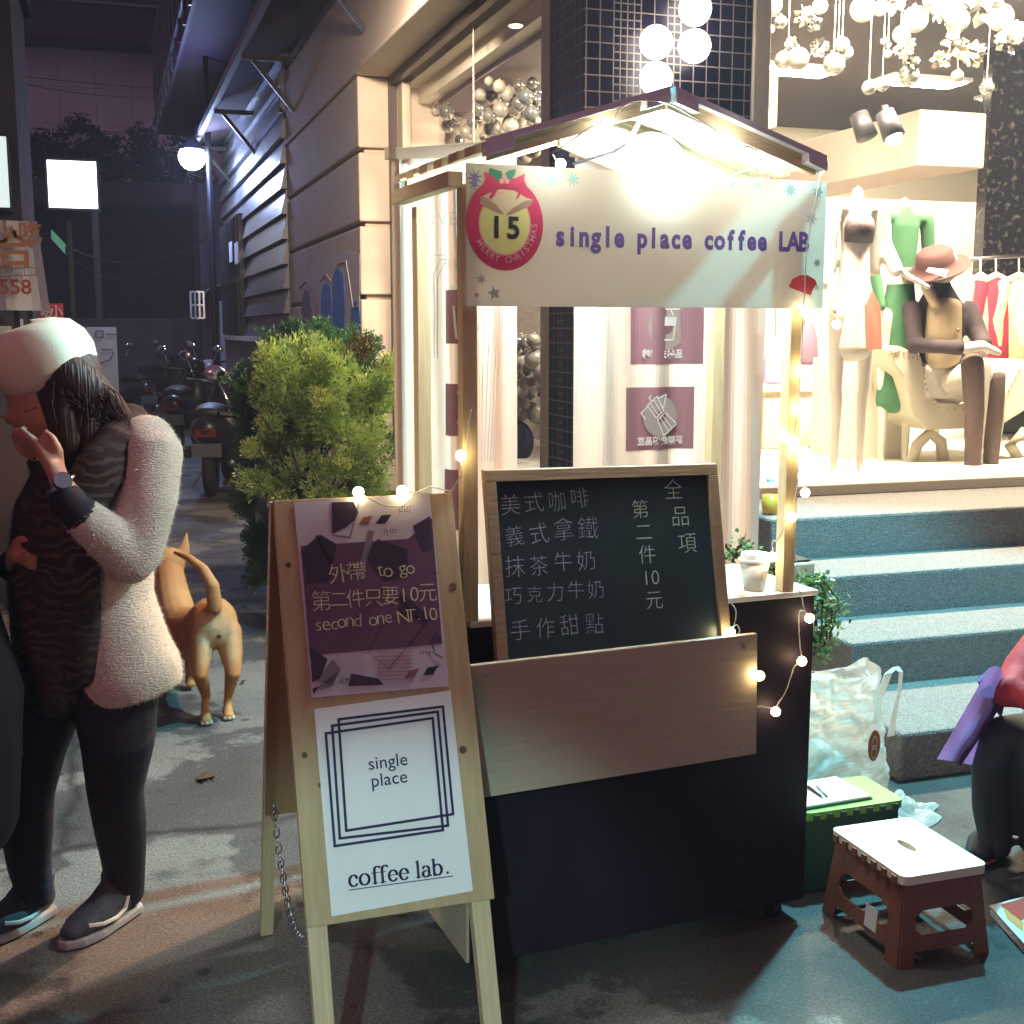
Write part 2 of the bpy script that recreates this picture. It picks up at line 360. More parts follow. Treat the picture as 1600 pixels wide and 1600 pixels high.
# tiled pillar
def tiles():
    m = mat('navy_tiles', (.012, .012, .035), .18); N, L, p = nodes(m); tc = N.new('ShaderNodeTexCoord'); mp = N.new('ShaderNodeMapping'); L.new(tc.outputs['UV'], mp.inputs[0])
    def brick(bw, rh, mortar):
        b = N.new('ShaderNodeTexBrick'); b.offset = 0; b.inputs['Scale'].default_value = 1; b.inputs['Brick Width'].default_value = bw; b.inputs['Row Height'].default_value = rh
        b.inputs['Mortar Size'].default_value = mortar; b.inputs['Mortar Smooth'].default_value = .1; b.inputs['Bias'].default_value = -.2
        b.inputs['Color1'].default_value = (.010, .010, .030, 1); b.inputs['Color2'].default_value = (.030, .025, .06, 1); b.inputs['Mortar'].default_value = (0.30, .25, .22, 1)
        L.new(mp.outputs[0], b.inputs['Vector']); return b
    A = brick(.0645, .0685, .0032); B = brick(.03225, .03425, .0032); nz = N.new('ShaderNodeTexWhiteNoise'); nz.noise_dimensions = '1D'
    sx = N.new('ShaderNodeSeparateXYZ'); L.new(mp.outputs[0], sx.inputs[0]); d = N.new('ShaderNodeMath'); d.operation = 'DIVIDE'; d.inputs[1].default_value = .0645
    L.new(sx.outputs[0], d.inputs[0]); f = N.new('ShaderNodeMath'); f.operation = 'FLOOR'; L.new(d.outputs[0], f.inputs[0]); L.new(f.outputs[0], nz.inputs['W'])
    gt = N.new('ShaderNodeMath'); gt.operation = 'GREATER_THAN'; gt.inputs[1].default_value = .72; L.new(nz.outputs['Value'], gt.inputs[0])
    mx = N.new('ShaderNodeMix'); mx.data_type = 'RGBA'; L.new(gt.outputs[0], mx.inputs[0]); L.new(A.outputs[0], mx.inputs[6]); L.new(B.outputs[0], mx.inputs[7])
    L.new(mx.outputs[2], p.inputs['Base Color'])
    mf = N.new('ShaderNodeMix'); L.new(gt.outputs[0], mf.inputs[0]); L.new(A.outputs['Fac'], mf.inputs[2]); L.new(B.outputs['Fac'], mf.inputs[3])
    rr = N.new('ShaderNodeMapRange'); rr.inputs[3].default_value = .32; rr.inputs[4].default_value = .8; L.new(mf.outputs[0], rr.inputs[0]); L.new(rr.outputs[0], p.inputs['Roughness'])
    b = N.new('ShaderNodeBump'); b.inputs['Strength'].default_value = .6; b.inputs['Distance'].default_value = .003; b.invert = True; L.new(mf.outputs[0], b.inputs['Height']); L.new(b.outputs[0], p.inputs['Normal']); return m
TILE = tiles()
m = MB(); m.box(2.04, 2.855, 5.24, 5.68, 0, 4.4); m.build('tiled_pillar', TILE, shop)
# front window
fw = MB(); fw.box(2.86, 2.945, 5.22, 5.32, .69, 4.4); fw.box(2.945, 8, 5.26, 5.32, .69, .745); fw = fw.build('front_window', CREAMF, shop, bevel=.006)
m = MB(); m.box(2.945, 5.3, 5.286, 5.292, .745, 4.2); m.box(5.306, 8, 5.286, 5.292, .745, 4.2); m.build('glass', GLS, fw)
m = MB(); m.box(2.72, 2.858, 5.10, 5.235, .0, 1.25); m.build('pilaster', mat('brick_render', (.55, .43, .34), .8, c2=(.62, .52, .42), nscale=30, bump=.4), shop)
# interior
BMW = mat('beam_paint', (.26, .19, .15), .7)
SHW = mat('shop_wall', (.82, .76, .62), .6)
m = MB(); m.box(2.0, 15, 5.34, 11.3, .60, .74); m.build('display_floor', mat('white_fur_floor', (.82, .80, .72), .7, bump=.5, bscale=40), shop)
m = MB(); m.box(2.85, 15, 5.34, 11.3, 3.45, 3.5); m.build('ceiling', mat('brown_ceiling', (.050, .032, .030), .8), shop)
m = MB(); m.box(2.1, 2.84, 5.7, 11.3, 3.2, 3.26); m.build('ceiling', SHW, shop)
m = MB(); m.box(2.1, 15, 11.0, 11.1, .742, 3.198); m.box(2.85, 15, 11.0, 11.1, 3.2, 3.448); m.build('back_wall', SHW, shop)
m = MB(); m.box(2.95, 4.1, 9.3, 9.36, .742, 2.75); m.box(4.1, 8.2, 9.3, 9.36, .742, 2.60); m.build('panel', mat('white_panel', (.9, .86, .74), .5), shop)
m = MB(); m.box(2.84, 2.9, 5.7, 9.2, .742, 2.3); m.build('display_backing', mat('grey_board', (.42, .40, .36), .6, c2=(.3, .27, .25), nscale=5, stretch=(1, 6, 1)), shop)
m = MB(); xb = PY(1540, 220, 6.8).x; m.box(xb-.5, xb, 6.8, 10.9, 2.52, 2.86); m.build('ceiling_beam', BMW, shop, bevel=.01)
m = MB(); m.box(3.5, 3.95, 6.9, 10.9, 2.72, 3.05); m.build('ceiling_beam', BMW, shop, bevel=.01)
def blackstone():
    m = mat('black_marble', (.02, .015, .02), .15); N, L, p = nodes(m); tc = N.new('ShaderNodeTexCoord')
    v = N.new('ShaderNodeTexNoise'); v.inputs['Scale'].default_value = 22; v.inputs['Detail'].default_value = 9; L.new(tc.outputs['UV'], v.inputs['Vector'])
    r = N.new('ShaderNodeValToRGB'); r.color_ramp.elements[0].color = (.008, .006, .008, 1); r.color_ramp.elements[0].position = .55; r.color_ramp.elements[1].color = (.13, .11, .09, 1); r.color_ramp.elements[1].position = .78
    L.new(v.outputs[0], r.inputs[0]); L.new(r.outputs[0], p.inputs['Base Color']); return m
m = MB(); xm = PY(1538, 350, 7.5).x; m.box(xm, 8.5, 7.5, 7.6, .742, 3.448); m.build('marble_partition', blackstone(), shop)
m = MB(); m.box(2.9, 3.7, 8.2, 8.7, .742, 1.15); m.build('counter', mat('pleated_cream', (.66, .58, .44), .7, c2=(.45, .38, .28), nscale=2, stretch=(40, 1, 1)), shop)
# graffiti on the cream wall (painted on)
gb = mat('blue_spray', (.03, .16, .75), .6, c2=(.06, .30, .85), nscale=12); gw_ = mat('white_spray', (.6, .58, .6), .6); gp = mat('violet_spray', (.16, .10, .26), .6)
def spray(pxs, mt, off, wd=None):
    m = MB(); P = [PX(u, v, XW-off) for u, v in pxs]
    if wd: m.tube(P, wd, 5)
    else: m.slab(P, (.0025, 0, 0))
    m.build('graffiti', mt, shop)
def blob(u0, u1, v0, v1): return [(u0+3*math.sin(v1), v1), (u0-1, (v0+v1)/2)]+[((u0+u1)/2-(u1-u0)/2*math.cos(k*math.pi/10), v0+22-22*math.sin(k*math.pi/10)) for k in range(11)]+[(u1+2, (v0+v1)/2), (u1-2, v1-6), ((u0+u1)/2, v1+8)]
spray([(472, 470), (476, 430), (492, 408), (515, 396), (545, 392), (562, 398), (562, 520), (540, 532), (505, 528), (480, 515)], mat('lilac_spray', (.66, .60, .62), .7, c2=(.58, .54, .58), nscale=10), .0025)
spray(blob(502, 517, 442, 560), gb, .004); spray(blob(520, 537, 420, 560), gb, .0042); spray(blob(472, 485, 452, 520), gp, .004); spray(blob(548, 562, 470, 600), gb, .004); spray(blob(539, 549, 440, 570), gw_, .004)
spray([(500, 440), (509, 428), (518, 440), (528, 412), (541, 408), (546, 440), (552, 480), (560, 478)], gw_, .004, .006)
spray([(468, 450), (478, 440), (488, 455), (496, 480), (490, 520)], gp, .004, .005)
# assumed wall spot out of the picture above, added to light the cream wall
wl = thing('assumed_wall_spotlight', 'cream spotlight fixed to the shop lintel above the side window', 'lamp', (1.55, 6.2, 3.45))
MB().cyl((1.7, 6.2, 3.5), (1.56, 6.25, 3.42), .05).build('lamp_body', CREAMF, wl, smooth=True)
spot('assumed_wall_spotlight_beam', (1.46, 6.3, 3.33), (1.85, 9.4, 1.7), 430, (1, .80, .58), .04, 88, .8)

# globe lamps on the pillar
GLOB = mat('glowing_globe', (1, .95, .85), .4, emit=7, ecol=(1, .93, .8))
for i, (u, v, wds) in enumerate([(1025, 66, 'second from the bottom of the four round globe lamps'), (1085, 72, 'globe lamp at right directly under the topmost one'), (1086, 14, 'topmost round globe lamp, cut by the picture edge'), (1025, 123, 'lowest round globe lamp, just above the stall roof ridge')]):
    p = PY(u, v, 5.17); L_ = thing('globe_lamp', 'glowing white '+wds+' on the tiled pillar', 'lamp', tuple(p), 'round globe lamps on the tiled pillar')
    MB().ball(p, .073, n=24, m=16).build('globe', GLOB, L_, smooth=True)
    MB().cyl((p.x, 5.236, p.z), (p.x, 5.225, p.z), .045).build('wall_plate', CREAMF, L_)

# ceiling panel lights and track spots inside the shop
for i, (u, v, lb) in enumerate([(1235, 106, 'bright strip light in the brown ceiling, left one beside the window post'), (1440, 124, 'bright strip light in the brown ceiling, right one above the track spots'), (1597, 150, 'strip light in the brown ceiling at the right picture edge')]):
    p = G(u, v, 3.445); L_ = thing('ceiling_light', lb, 'lamp', tuple(p), 'strip lights in the shop ceiling')
    MB().box(p.x-.36, p.x+.36, p.y-.16, p.y+.16, 3.42, 3.449).build('housing', WHITE, L_)
    MB().box(p.x-.33, p.x+.33, p.y-.12, p.y+.12, 3.410, 3.419).build('diffuser', mat('strip_glow', (1, .9, .7), .5, emit=75, ecol=(1, .85, .6)), L_)
pa, pb = PX(1222, 226, 4.0), PX(1396, 174, 4.0)
tk = thing('track_light', 'black ceiling track with two spotlights beside the cream beam', 'lamp', tuple(pa))
MB().beam((4.0, 7.2, 2.70), (4.0, 9.9, 2.70), .04, .04).build('rail', BLACKP, tk)
for (u, v, on) in [(1340, 205, 0), (1381, 203, 1)]:
    p = PX(u, v, 4.0); q = V((4.0, p.y, 2.68)); spot('track_spot_beam', p+V((.05, .12, -.12)), (4.3+.7*on, 9.2, 1.7), 260, (1, .9, .7), .05, 100, .6)
    h = MB(); h.cyl(q, p+EZ*.08, .018); h.cyl(p+EZ*.09, p+V((.03, -.05, -.04)), .05, .06); h = h.build('spot_head', BLACKP, tk, smooth=True)
    if on: MB().ball(p+V((.03, -.05, -.045)), .045).build('lens', mat('lens_glow', (1, .95, .8), .5, emit=8), h, smooth=True)
# round downlight in the side display
p = G(806, 40, 3.045); spot('downlight_beam', p-EZ*.02, p-EZ*1.0+V((.1, .3, 0)), 60, (1, .93, .82), .03, 150, .6); L_ = thing('recessed_downlight', 'small round downlight glowing inside the side window', 'lamp', tuple(p)); MB().cyl(p+EZ*.012, p, .035, .042).build('trim_ring', CREAMF, L_); MB().cyl(p-EZ*.001, p-EZ*.006, .032).build('lens', mat('warm_lens', (1, .85, .5), .5, emit=12, ecol=(1, .8, .45)), L_)
m = MB(); m.box(2.3, 2.83, 5.72, 9.9, 3.05, 3.198); m.build('display_canopy', mat('plum_board', (.32, .25, .27), .6), shop)
MB().box(2.2, 2.3, 5.72, 9.9, 3.09, 3.198).build('display_fascia', SHW, shop)

# ------------------------------------------------------------------ hanging baubles
BAUB = [mat('pearl_bauble', (.50, .47, .40), .28, .35), mat('clear_bauble', (.50, .49, .45), .08, .75), mat('matt_bauble', (.44, .41, .34), .5, .1)]
def bauble(mi):
    m = MB(); m.ball((0, 0, 0), 1, n=20, m=14); m.m = 1; m.cyl((0, 0, .97), (0, 0, 1.16), .2, n=8); return m
protos = []
CAPM = mat('bauble_cap', (.7, .6, .4), .3, 1)
for k in range(3):
    me = bauble(k).build('bauble', [BAUB[k], CAPM], smooth=True); protos.append(me.data); bpy.data.objects.remove(me)
def hang(p, r, k, label, group):
    o = bpy.data.objects.new('bauble', protos[k]); COL.objects.link(o); o.location = p; o.scale = (r, r, r); o.rotation_euler = (rnd.uniform(-.2, .2), rnd.uniform(-.2, .2), rnd.uniform(0, 6))
    tag(o, label, 'bauble', group)
R2 = random.Random(5)
pos = []
BG = 'pale baubles massed inside the side window'
def place_side(u, v, X, r, k):
    p = PX(u, v, X)
    if all((p-q).length > (r+s)*.62 for q, s in pos): pos.append((p, r)); hang(p, r, k, 'pale round bauble in the bunch behind the side window glass', BG); return True
    return False
for (u, v, r, k) in [(782, 112, 16, 2), (768, 98, 9, 2), (786, 120, 10, 2), (738, 115, 13, 2), (727, 112, 9, 0), (760, 110, 10, 2), (780, 135, 10, 2), (811, 134, 9, 1), (832, 130, 9, 1), (795, 147, 12, 2), (771, 150, 13, 1), (822, 152, 12, 1), (838, 157, 9, 1), (748, 170, 11, 1), (782, 171, 12, 0), (805, 170, 11, 1), (765, 182, 10, 1), (830, 178, 12, 1), (740, 190, 11, 1), (796, 192, 11, 1), (779, 200, 7, 0), (750, 148, 9, 0), (735, 130, 9, 1), (764, 127, 7, 2), (687, 150, 12, 1), (680, 172, 7, 0), (698, 175, 12, 1), (678, 190, 11, 1), (699, 197, 10, 1), (676, 208, 11, 1), (690, 222, 14, 0), (716, 220, 12, 1), (728, 206, 10, 0), (736, 213, 6, 0), (703, 240, 11, 0), (668, 180, 9, 1), (655, 140, 8, 2), (722, 237, 9, 1), (668, 232, 9, 0), (756, 214, 7, 0), (820, 243, 12, 0), (822, 228, 7, 1), (840, 190, 7, 0)]:
    X = 2.34+R2.uniform(-.06, .2); d = PX(u, v, X); dist = (d-_C).length; place_side(u, v, X, r*dist/FPX, k)
for i in range(130):   # fill the bunch
    u, v = R2.uniform(655, 856), R2.uniform(100, 250)
    if v < 190-abs(u-790)*.55 and u < 720: continue
    if v < 95+abs(u-785)*.9: continue
    X = 2.30+R2.uniform(.1, .5); place_side(u, v, X, R2.uniform(.030, .062), R2.choice([0, 1, 1, 2]))
for i in range(85):   # lower heap, beside the banners
    u, v = R2.uniform(790, 856), R2.uniform(525, 655); X = 2.30+R2.uniform(0, .25); r = R2.uniform(.035, .065); place_side(u, v, X, r, R2.choice([0, 0, 2, 1]))
for (u, v, r, k) in [(1205, 8, 16, 1), (1281, 10, 11, 0), (1348, 14, 18, 2), (1375, 14, 10, 1), (1430, 30, 18, 0), (1408, 54, 12, 0), (1496, 32, 17, 1), (1563, 27, 18, 1), (1590, 52, 15, 1), (1220, 34, 9, 1), (1253, 48, 0, 0), (1247, 92, 16, 2), (1224, 94, 13, 1), (1316, 70, 11, 1), (1303, 100, 16, 1), (1322, 82, 10, 0), (1358, 137, 10, 2), (1379, 132, 10, 1), (1387, 84, 6, 0), (1420, 118, 15, 1), (1496, 119, 9, 0), (1542, 137, 10, 1), (1203, 46, 7, 0), (1232, 70, 6, 0), (1500, 2, 13, 0), (1454, 0, 11, 0)]:
    if r: 
        Y = 5.75+R2.uniform(-.1, .35); p = PY(u, v, Y); hang(p, r*(p-_C).length/FPX, k, 'round pale bauble hanging from the ceiling of the front window', 'baubles hanging in the front window')
strg = MB()
for (u, v) in [(1358, 125), (1379, 120), (1316, 60), (1303, 85), (1496, 110), (1542, 127), (1310, 60), (1387, 78), (1232, 64), (1408, 40)]:
    p = PY(u, v, 5.85); strg.tube([p, (p.x, p.y, 3.449)], .0022, 4)
tag(strg.build('hanging_threads', mat('thread', (.5, .46, .4), .5)), 'thin pale threads the baubles in the front window hang from', 'thread', kind='stuff')
# crumpled silver and cream foil flowers between the baubles
FOIL = [mat('cream_petal', (.34, .29, .19), .5), mat('silver_petal', (.30, .29, .26), .25, .7)]
for i, (u, v, r) in enumerate([(1255, 26, 15), (1270, 36, 12), (1236, 65, 8), (1280, 75, 14), (1412, 78, 14), (1424, 100, 12), (1492, 68, 18), (1537, 10, 26), (1520, 85, 18), (1465, 5, 24), (1395, 0, 20), (1575, 64, 18), (1470, 95, 14), (1385, 66, 8), (1420, 66, 9)]):
    p = PY(u, v, 5.8); s = r*(p-_C).length/FPX; m = MB()
    for k in range(26):
        d = V((R2.gauss(0, 1), R2.gauss(0, 1), R2.gauss(0, 1))).normalized(); t = d.orthogonal().normalized(); t.rotate(Matrix.Rotation(R2.uniform(0, 6), 3, d)); b = d.cross(t); c = p+d*s*.35
        m.poly([c-t*s*.1, c+d*s*.4-b*s*.35+t*s*.1, c+d*s*.75+t*s*.25, c+d*s*.4+b*s*.35+t*s*.1])
    tag(m.build('foil_flower', FOIL[i % 2]), 'crumpled pale foil flower hanging among the front window baubles', 'ornament', 'foil flowers in the front window')
# ------------------------------------------------------------------ alley: siding house
sd = thing('siding_house', 'dark house with horizontal metal siding, barred window and brick base along the alley', 'house', (1.76, 15, 0))
SIDE = mat('metal_siding', (.12, .115, .135), .34, .35, c2=(.19, .18, .21), nscale=2, stretch=(1, 12, 1), bump=.1, bscale=20)
m = MB(); z = 1.42
while z < 4.4:
    h = .235
    for (y0, y1) in ((12.52, 15.4), (15.404, 19.2)):
        m.hexa([(1.70, y0, z), (2.4, y0, z), (2.4, y1, z), (1.70, y1, z), (1.755, y0, z+h), (2.4, y0, z+h), (2.4, y1, z+h), (1.755, y1, z+h)])
    z += h+.006
m.build('siding', SIDE, sd)
BRK = mat('old_brick', (.17, .12, .13), .85, c2=(.26, .19, .19), nscale=8, bump=.4, bscale=40)
m = MB(); m.box(1.72, 2.4, 12.52, 19.2, 0, 1.36); m.m = 0; m.build('brick_base', BRK, sd); m = MB(); m.box(1.66, 1.76, 12.5, 19.2, 1.36, 1.418); m.build('base_ledge', CREAMW, sd)
wd = MB(); wd.box(1.66, 1.72, 16.2, 18.5, 1.42, 2.95); wd = wd.build('window', mat('night_pane', (.03, .03, .05), .15), sd)
m = MB()
for k in range(9): y = 16.25+k*.275; m.box(1.63, 1.655, y, y+.05, 1.43, 2.93)
m.box(1.625, 1.66, 16.2, 18.5, 2.1, 2.16); m.build('bars', DARKM, wd)
for (u, v) in ((372, 400), (363, 398)): p = PX(u, v, 1.64); m = MB(); m.box(1.61, 1.622, p.y-.3, p.y+.12, p.z-.1, p.z+.16); m.build('shutter', mat('pale_slat', (.6, .6, .62), .5), wd)
# overhanging eaves along the alley
EAV = mat('eave_boards', (.075, .05, .062), .8, c2=(.10, .065, .078), nscale=3, stretch=(10, .5, 1))
aw = thing('eave_awning', 'long dark eave roof over the alley with a pale gutter edge', 'awning', (1.4, 12, 4))
m = MB(); m.slab([(1.30, 6.4, 4.02), (2.1, 6.4, 4.22), (2.1, 19, 4.22), (1.30, 19, 4.02)], (0, 0, .05)); m.build('roof_sheet', EAV, aw)
m = MB(); m.box(1.26, 1.32, 6.4, 19, 3.98, 4.06); m.build('gutter', mat('grey_gutter', (.24, .21, .24), .5), aw)
m = MB(); m.box(1.78, 1.83, 6.4, 19, 3.97, 4.06); m.build('purlin', mat('pale_purlin', (.26, .20, .22), .6), aw)
for y in (8.6, 11.9, 14.9, 17.9): m = MB(); m.beam((1.30, y, 3.955), (1.78, y, 3.955), .05, .05); m.beam((1.4, y, 3.93), (1.76, y, 3.5), .04, .04); m.build('bracket', DARKM, aw)
bl = thing('balcony', 'dark projecting upper balcony at the top of the alley', 'balcony', (1.1, 16, 4.6))
m = MB(); m.box(1.05, 1.9, 13.0, 24, 5.0, 5.16); m.build('floor_slab', EAV, bl)
m = MB(); m.box(1.03, 1.07, 13.0, 24, 4.9, 6.6); m.build('side_panel', mat('balcony_panel', (.10, .07, .09), .7), bl)
m = MB(); m.box(.99, 1.03, 13, 24, 5.14, 5.2)
for k in range(12): m.box(1.0, 1.03, 13.2+k*.9, 13.24+k*.9, 4.9, 6.4)
m.build('railing', mat('rail_grey', (.25, .22, .25), .4, .5), bl)
cg = thing('window_cage', 'dark barred window cage hanging at the top end of the alley', 'window cage', tuple(PY(296, 110, 22)))
m = MB(); p0, p1 = PY(284, 142, 22), PY(312, 92, 22)
for k in range(6): x = p0.x+(p1.x-p0.x)*k/5; m.box(x-.015, x+.015, 22, 22.03, p0.z, p1.z)
for k in range(5): zz = p0.z+(p1.z-p0.z)*k/4; m.box(p0.x, p1.x, 21.96, 21.99, zz-.015, zz+.015)
m.build('bars', DARKM, cg); p0, p1 = PY(276, 92, 22), PY(314, 84, 22)
m = MB(); m.slab([(p0.x, 21.8, p0.z), (p1.x, 21.8, p1.z), (p1.x, 22.6, p1.z+.1), (p0.x, 22.6, p0.z+.1)], (0, 0, .05)); m.build('roof', EAV, cg)

# end of the alley: pale block, trees, fence
fb = thing('apartment_block', 'pale windowless apartment block rising beyond the dark trees', 'building', (0, 36, 0))
a, b = PY(14, 26, 36), PY(335, 260, 36); FBM = mat('pale_tiles', (.78, .66, .66), .8, c2=(.84, .72, .72), nscale=2)
m = MB(); m.box(a.x-1, b.x+2, 36, 37, 0, a.z-.7); m.build('wall', FBM, fb)
m = MB()
for k in range(7): x = a.x+.2+k*.92; m.box(x, x+.02, 35.985, 35.995, 4, a.z-.8)
for k in range(7): m.box(a.x-.9, b.x+1.9, 35.985, 35.994, 5+k*.95, 5.02+k*.95)
m.build('wall_joints', mat('joint_grey', (.6, .5, .5), .8), fb)
m = MB(); m.box(a.x-1.5, b.x+2.5, 34.6, 37, a.z-.7, a.z+.6); m.build('roof_edge', mat('dark_fascia', (.07, .05, .07), .6), fb); m = MB(); m.box(a.x-1.5, b.x+2.5, 34.55, 34.6, a.z+.15, a.z+.22); m.build('gutter', mat('grey_gutter2', (.3, .26, .3), .5), fb)
dh = thing('dark_house', 'unlit dark house closing the end of the alley', 'house', (.3, 27, 0))
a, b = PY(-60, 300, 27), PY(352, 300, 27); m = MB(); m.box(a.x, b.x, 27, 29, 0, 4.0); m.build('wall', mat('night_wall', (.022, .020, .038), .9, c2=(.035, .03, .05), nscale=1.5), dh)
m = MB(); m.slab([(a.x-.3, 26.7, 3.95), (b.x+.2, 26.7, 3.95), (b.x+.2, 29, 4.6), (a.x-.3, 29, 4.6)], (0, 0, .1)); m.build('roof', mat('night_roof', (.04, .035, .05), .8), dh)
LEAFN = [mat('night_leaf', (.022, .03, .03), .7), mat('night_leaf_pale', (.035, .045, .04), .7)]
BARK = mat('bark', (.10, .07, .05), .9, c2=(.05, .035, .03), nscale=12, bump=.5)
def tree(lbl, x, y, zc, R, n, seed):
    T = thing('tree', lbl, 'tree', (x, y, 0), 'dark trees at the end of the alley'); Q = random.Random(seed)
    m = MB(); m.loft([(x, y, 0), (x+.1, y, zc*.5), (x, y, zc)], [.16, .12, .05], n=8)
    for k in range(4): a = Q.uniform(0, 6.3); m.loft([(x, y, zc*.55), (x+math.cos(a)*R*.6, y+math.sin(a)*R*.5, zc+.2)], [.06, .02], n=6)
    m.build('trunk', BARK, T, smooth=True); m = MB(); cl = [V((x+Q.gauss(0, R*.5), y+Q.gauss(0, R*.4), zc+Q.gauss(0, R*.3))) for _ in range(26)]
    for _ in range(n):
        c = Q.choice(cl); d = V((Q.gauss(0, 1), Q.gauss(0, 1), Q.gauss(0, .8))).normalized(); q = c+d*R*.3*Q.random()**.4; t = d.orthogonal().normalized(); t.rotate(Matrix.Rotation(Q.uniform(0, 6), 3, d)); b = d.cross(t); s = Q.uniform(.05, .10)
        m.m = Q.randint(0, 1); m.poly([q-t*s, q-b*s*.5, q+t*s, q+b*s*.5])
    m.build('crown', LEAFN, T)
for i, (u, v, Y, R, lb) in enumerate([(60, 262, 30, 1.0, 'dark leafy tree behind the lit square sign at left'), (115, 238, 31, .95, 'tallest dark tree, its crown rising above the lit square sign'), (185, 250, 30, 1.0, 'dark tree between the lit square sign and the street lamp'), (250, 262, 31, 1.0, 'dark tree just behind the glaring street lamp'), (300, 300, 30, .9, 'low dark tree right of the street lamp pole')]):
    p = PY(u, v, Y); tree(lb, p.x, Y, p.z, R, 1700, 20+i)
fe = thing('sheet_fence', 'grey corrugated sheet fence at the end of the alley', 'fence', (0, 25.5, 0))
a, b = PY(120, 500, 25.5), PY(352, 500, 25.5); m = MB(); m.box(a.x-1, b.x, 25.5, 25.55, 0, 1.72)
for k in range(22): x = a.x-1+k*.22; m.box(x, x+.06, 25.47, 25.5, 0, 1.7)
m.build('sheet', mat('grey_sheet', (.11, .105, .13), .6, c2=(.075, .07, .09), nscale=2), fe)
m = MB()
for k in range(4): x = a.x-.8+k*1.4; m.box(x, x+.08, 25.55, 25.63, 0, 1.8)
m.build('fence_post', DARKM, fe)
# street lamp
lp = PY(300, 245, 17.0); L_ = thing('street_lamp', 'glaring blue-white street lamp on a dark pole at the end of the alley', 'lamp', (lp.x+.22, 17.1, 0))
MB().loft([(lp.x+.22, 17.1, 0), (lp.x+.22, 17.1, lp.z+1.4)], [.05, .035], n=10).build('pole', DARKM, L_, smooth=True)
MB().tube([(lp.x+.22, 17.1, lp.z+.5), (lp.x+.1, 17.05, lp.z+.42), (lp.x, 17, lp.z+.2)], .02).build('arm', DARKM, L_)
MB().loft([(lp.x, 17, lp.z+.24), (lp.x, 17, lp.z+.1)], [.06, .15], n=14).build('shade', DARKM, L_, smooth=True)
MB().ball(lp, .17).build('lamp_globe', mat('lamp_glow', (.8, .95, 1), .5, emit=120, ecol=(.62, .80, 1)), L_, smooth=True)
point('alley_lamp_light', lp-V((.1, .35, .15)), 110, (.28, .38, 1), .15)
# lit square sign board
a, b = PY(73, 250, 21), PY(153, 326, 21); L_ = thing('lit_sign', 'blank square white lightbox shining at the end of the alley', 'sign', ((a.x+b.x)/2, 21, b.z))
MB().box(a.x-.04, b.x+.04, 21.01, 21.2, b.z-.04, a.z+.04).build('case', DARKM, L_); MB().box(a.x, b.x, 20.99, 21.009, b.z, a.z).build('lit_panel', mat('lightbox', (.9, .92, 1), .5, emit=5, ecol=(.92, .95, 1)), L_)
MB().box(b.x-.1, b.x, 21.06, 21.14, 0, b.z-.04).build('post', DARKM, L_)
# left edge: building corner with a lightbox, hanging cloth banner, signs, food stall
lb = thing('left_building', 'dark building edge at the left of the alley', 'building', (-2.6, 8.2, 0))
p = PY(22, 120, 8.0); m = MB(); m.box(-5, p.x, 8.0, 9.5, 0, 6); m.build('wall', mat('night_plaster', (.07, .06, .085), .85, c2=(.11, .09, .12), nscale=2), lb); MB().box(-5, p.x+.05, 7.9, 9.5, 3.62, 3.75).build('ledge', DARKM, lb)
a, b = PY(-60, 205, 7.8), PY(19, 330, 7.8); L_ = thing('lightbox_sign', 'pale bluish lit signboard cut by the left picture edge', 'sign', ((a.x+b.x)/2, 7.8, b.z))
MB().box(a.x, b.x, 7.8, 7.99, b.z, a.z).build('case', DARKM, L_); MB().box(a.x+.02, b.x-.01, 7.785, 7.799, b.z+.02, a.z-.02).build('lit_panel', mat('bluish_lightbox', (.7, .8, .8), .5, emit=.75, ecol=(.8, .98, .95)), L_)
bn = thing('cloth_banner', 'pale hanging cloth banner with red writing ending 1558', 'banner', tuple(PY(40, 480, 7.0)))
X0 = PY(-60, 420, 7.0); xr = PY(78, 485, 7.0); zt, zb = PY(30, 345, 7.0).z, PY(30, 485, 7.0).z; m = MB(); n_ = 10
for k in range(n_):
    f = lambda q: (X0.x+(xr.x-X0.x)*q, 7.0+.02*math.sin(q*9), 0)
    A, B = V(f(k/n_)), V(f((k+1)/n_)); ta = .03*(1-(k/n_)); m.slab([A+EZ*zb, B+EZ*zb, B+V((-.04, 0, 0))*1+EZ*zt, A+V((-.04, 0, 0))+EZ*zt], (0, .004, 0))
m.build('cloth', mat('banner_cloth', (.50, .47, .47), .8, c2=(.58, .55, .54), nscale=4), bn)
RED = mat('red_print', (.42, .08, .05), .6); ORG = mat('orange_print', (.48, .20, .09), .6); o = lambda u, v: PY(u, v, 6.965)
xd, zd = V((1, 0, 0)), EZ
m = MB(); m.text('1558', o(16, 459), xd, zd, .105, .002); m.text('41', o(-14, 459), xd, zd, .105, .002); m.build('phone_number', RED, bn)
m = MB(); m.text('小吃', o(28, 376), xd, zd, .12, .002); m.text('合', o(24, 412), xd, zd, .20, .004); m.build('dish_name', ORG, bn)
m = MB(); m.text('0-2207', o(14, 443), xd, zd, .05); m.text('營業時間', o(5, 429), xd, zd, .055)
P = [(-70, 422), (57, 418), (57, 430), (-70, 434)]
for i in range(4): A, B = o(*P[i]), o(*P[(i+1) % 4]); m.beam(A, B, .004, .006)
m.build('small_print', mat('grey_print', (.25, .2, .22), .6), bn)
rs = thing('red_sign', 'small red sign with white characters above the woman in the beret', 'sign', tuple(PY(81, 490, 9.0)))
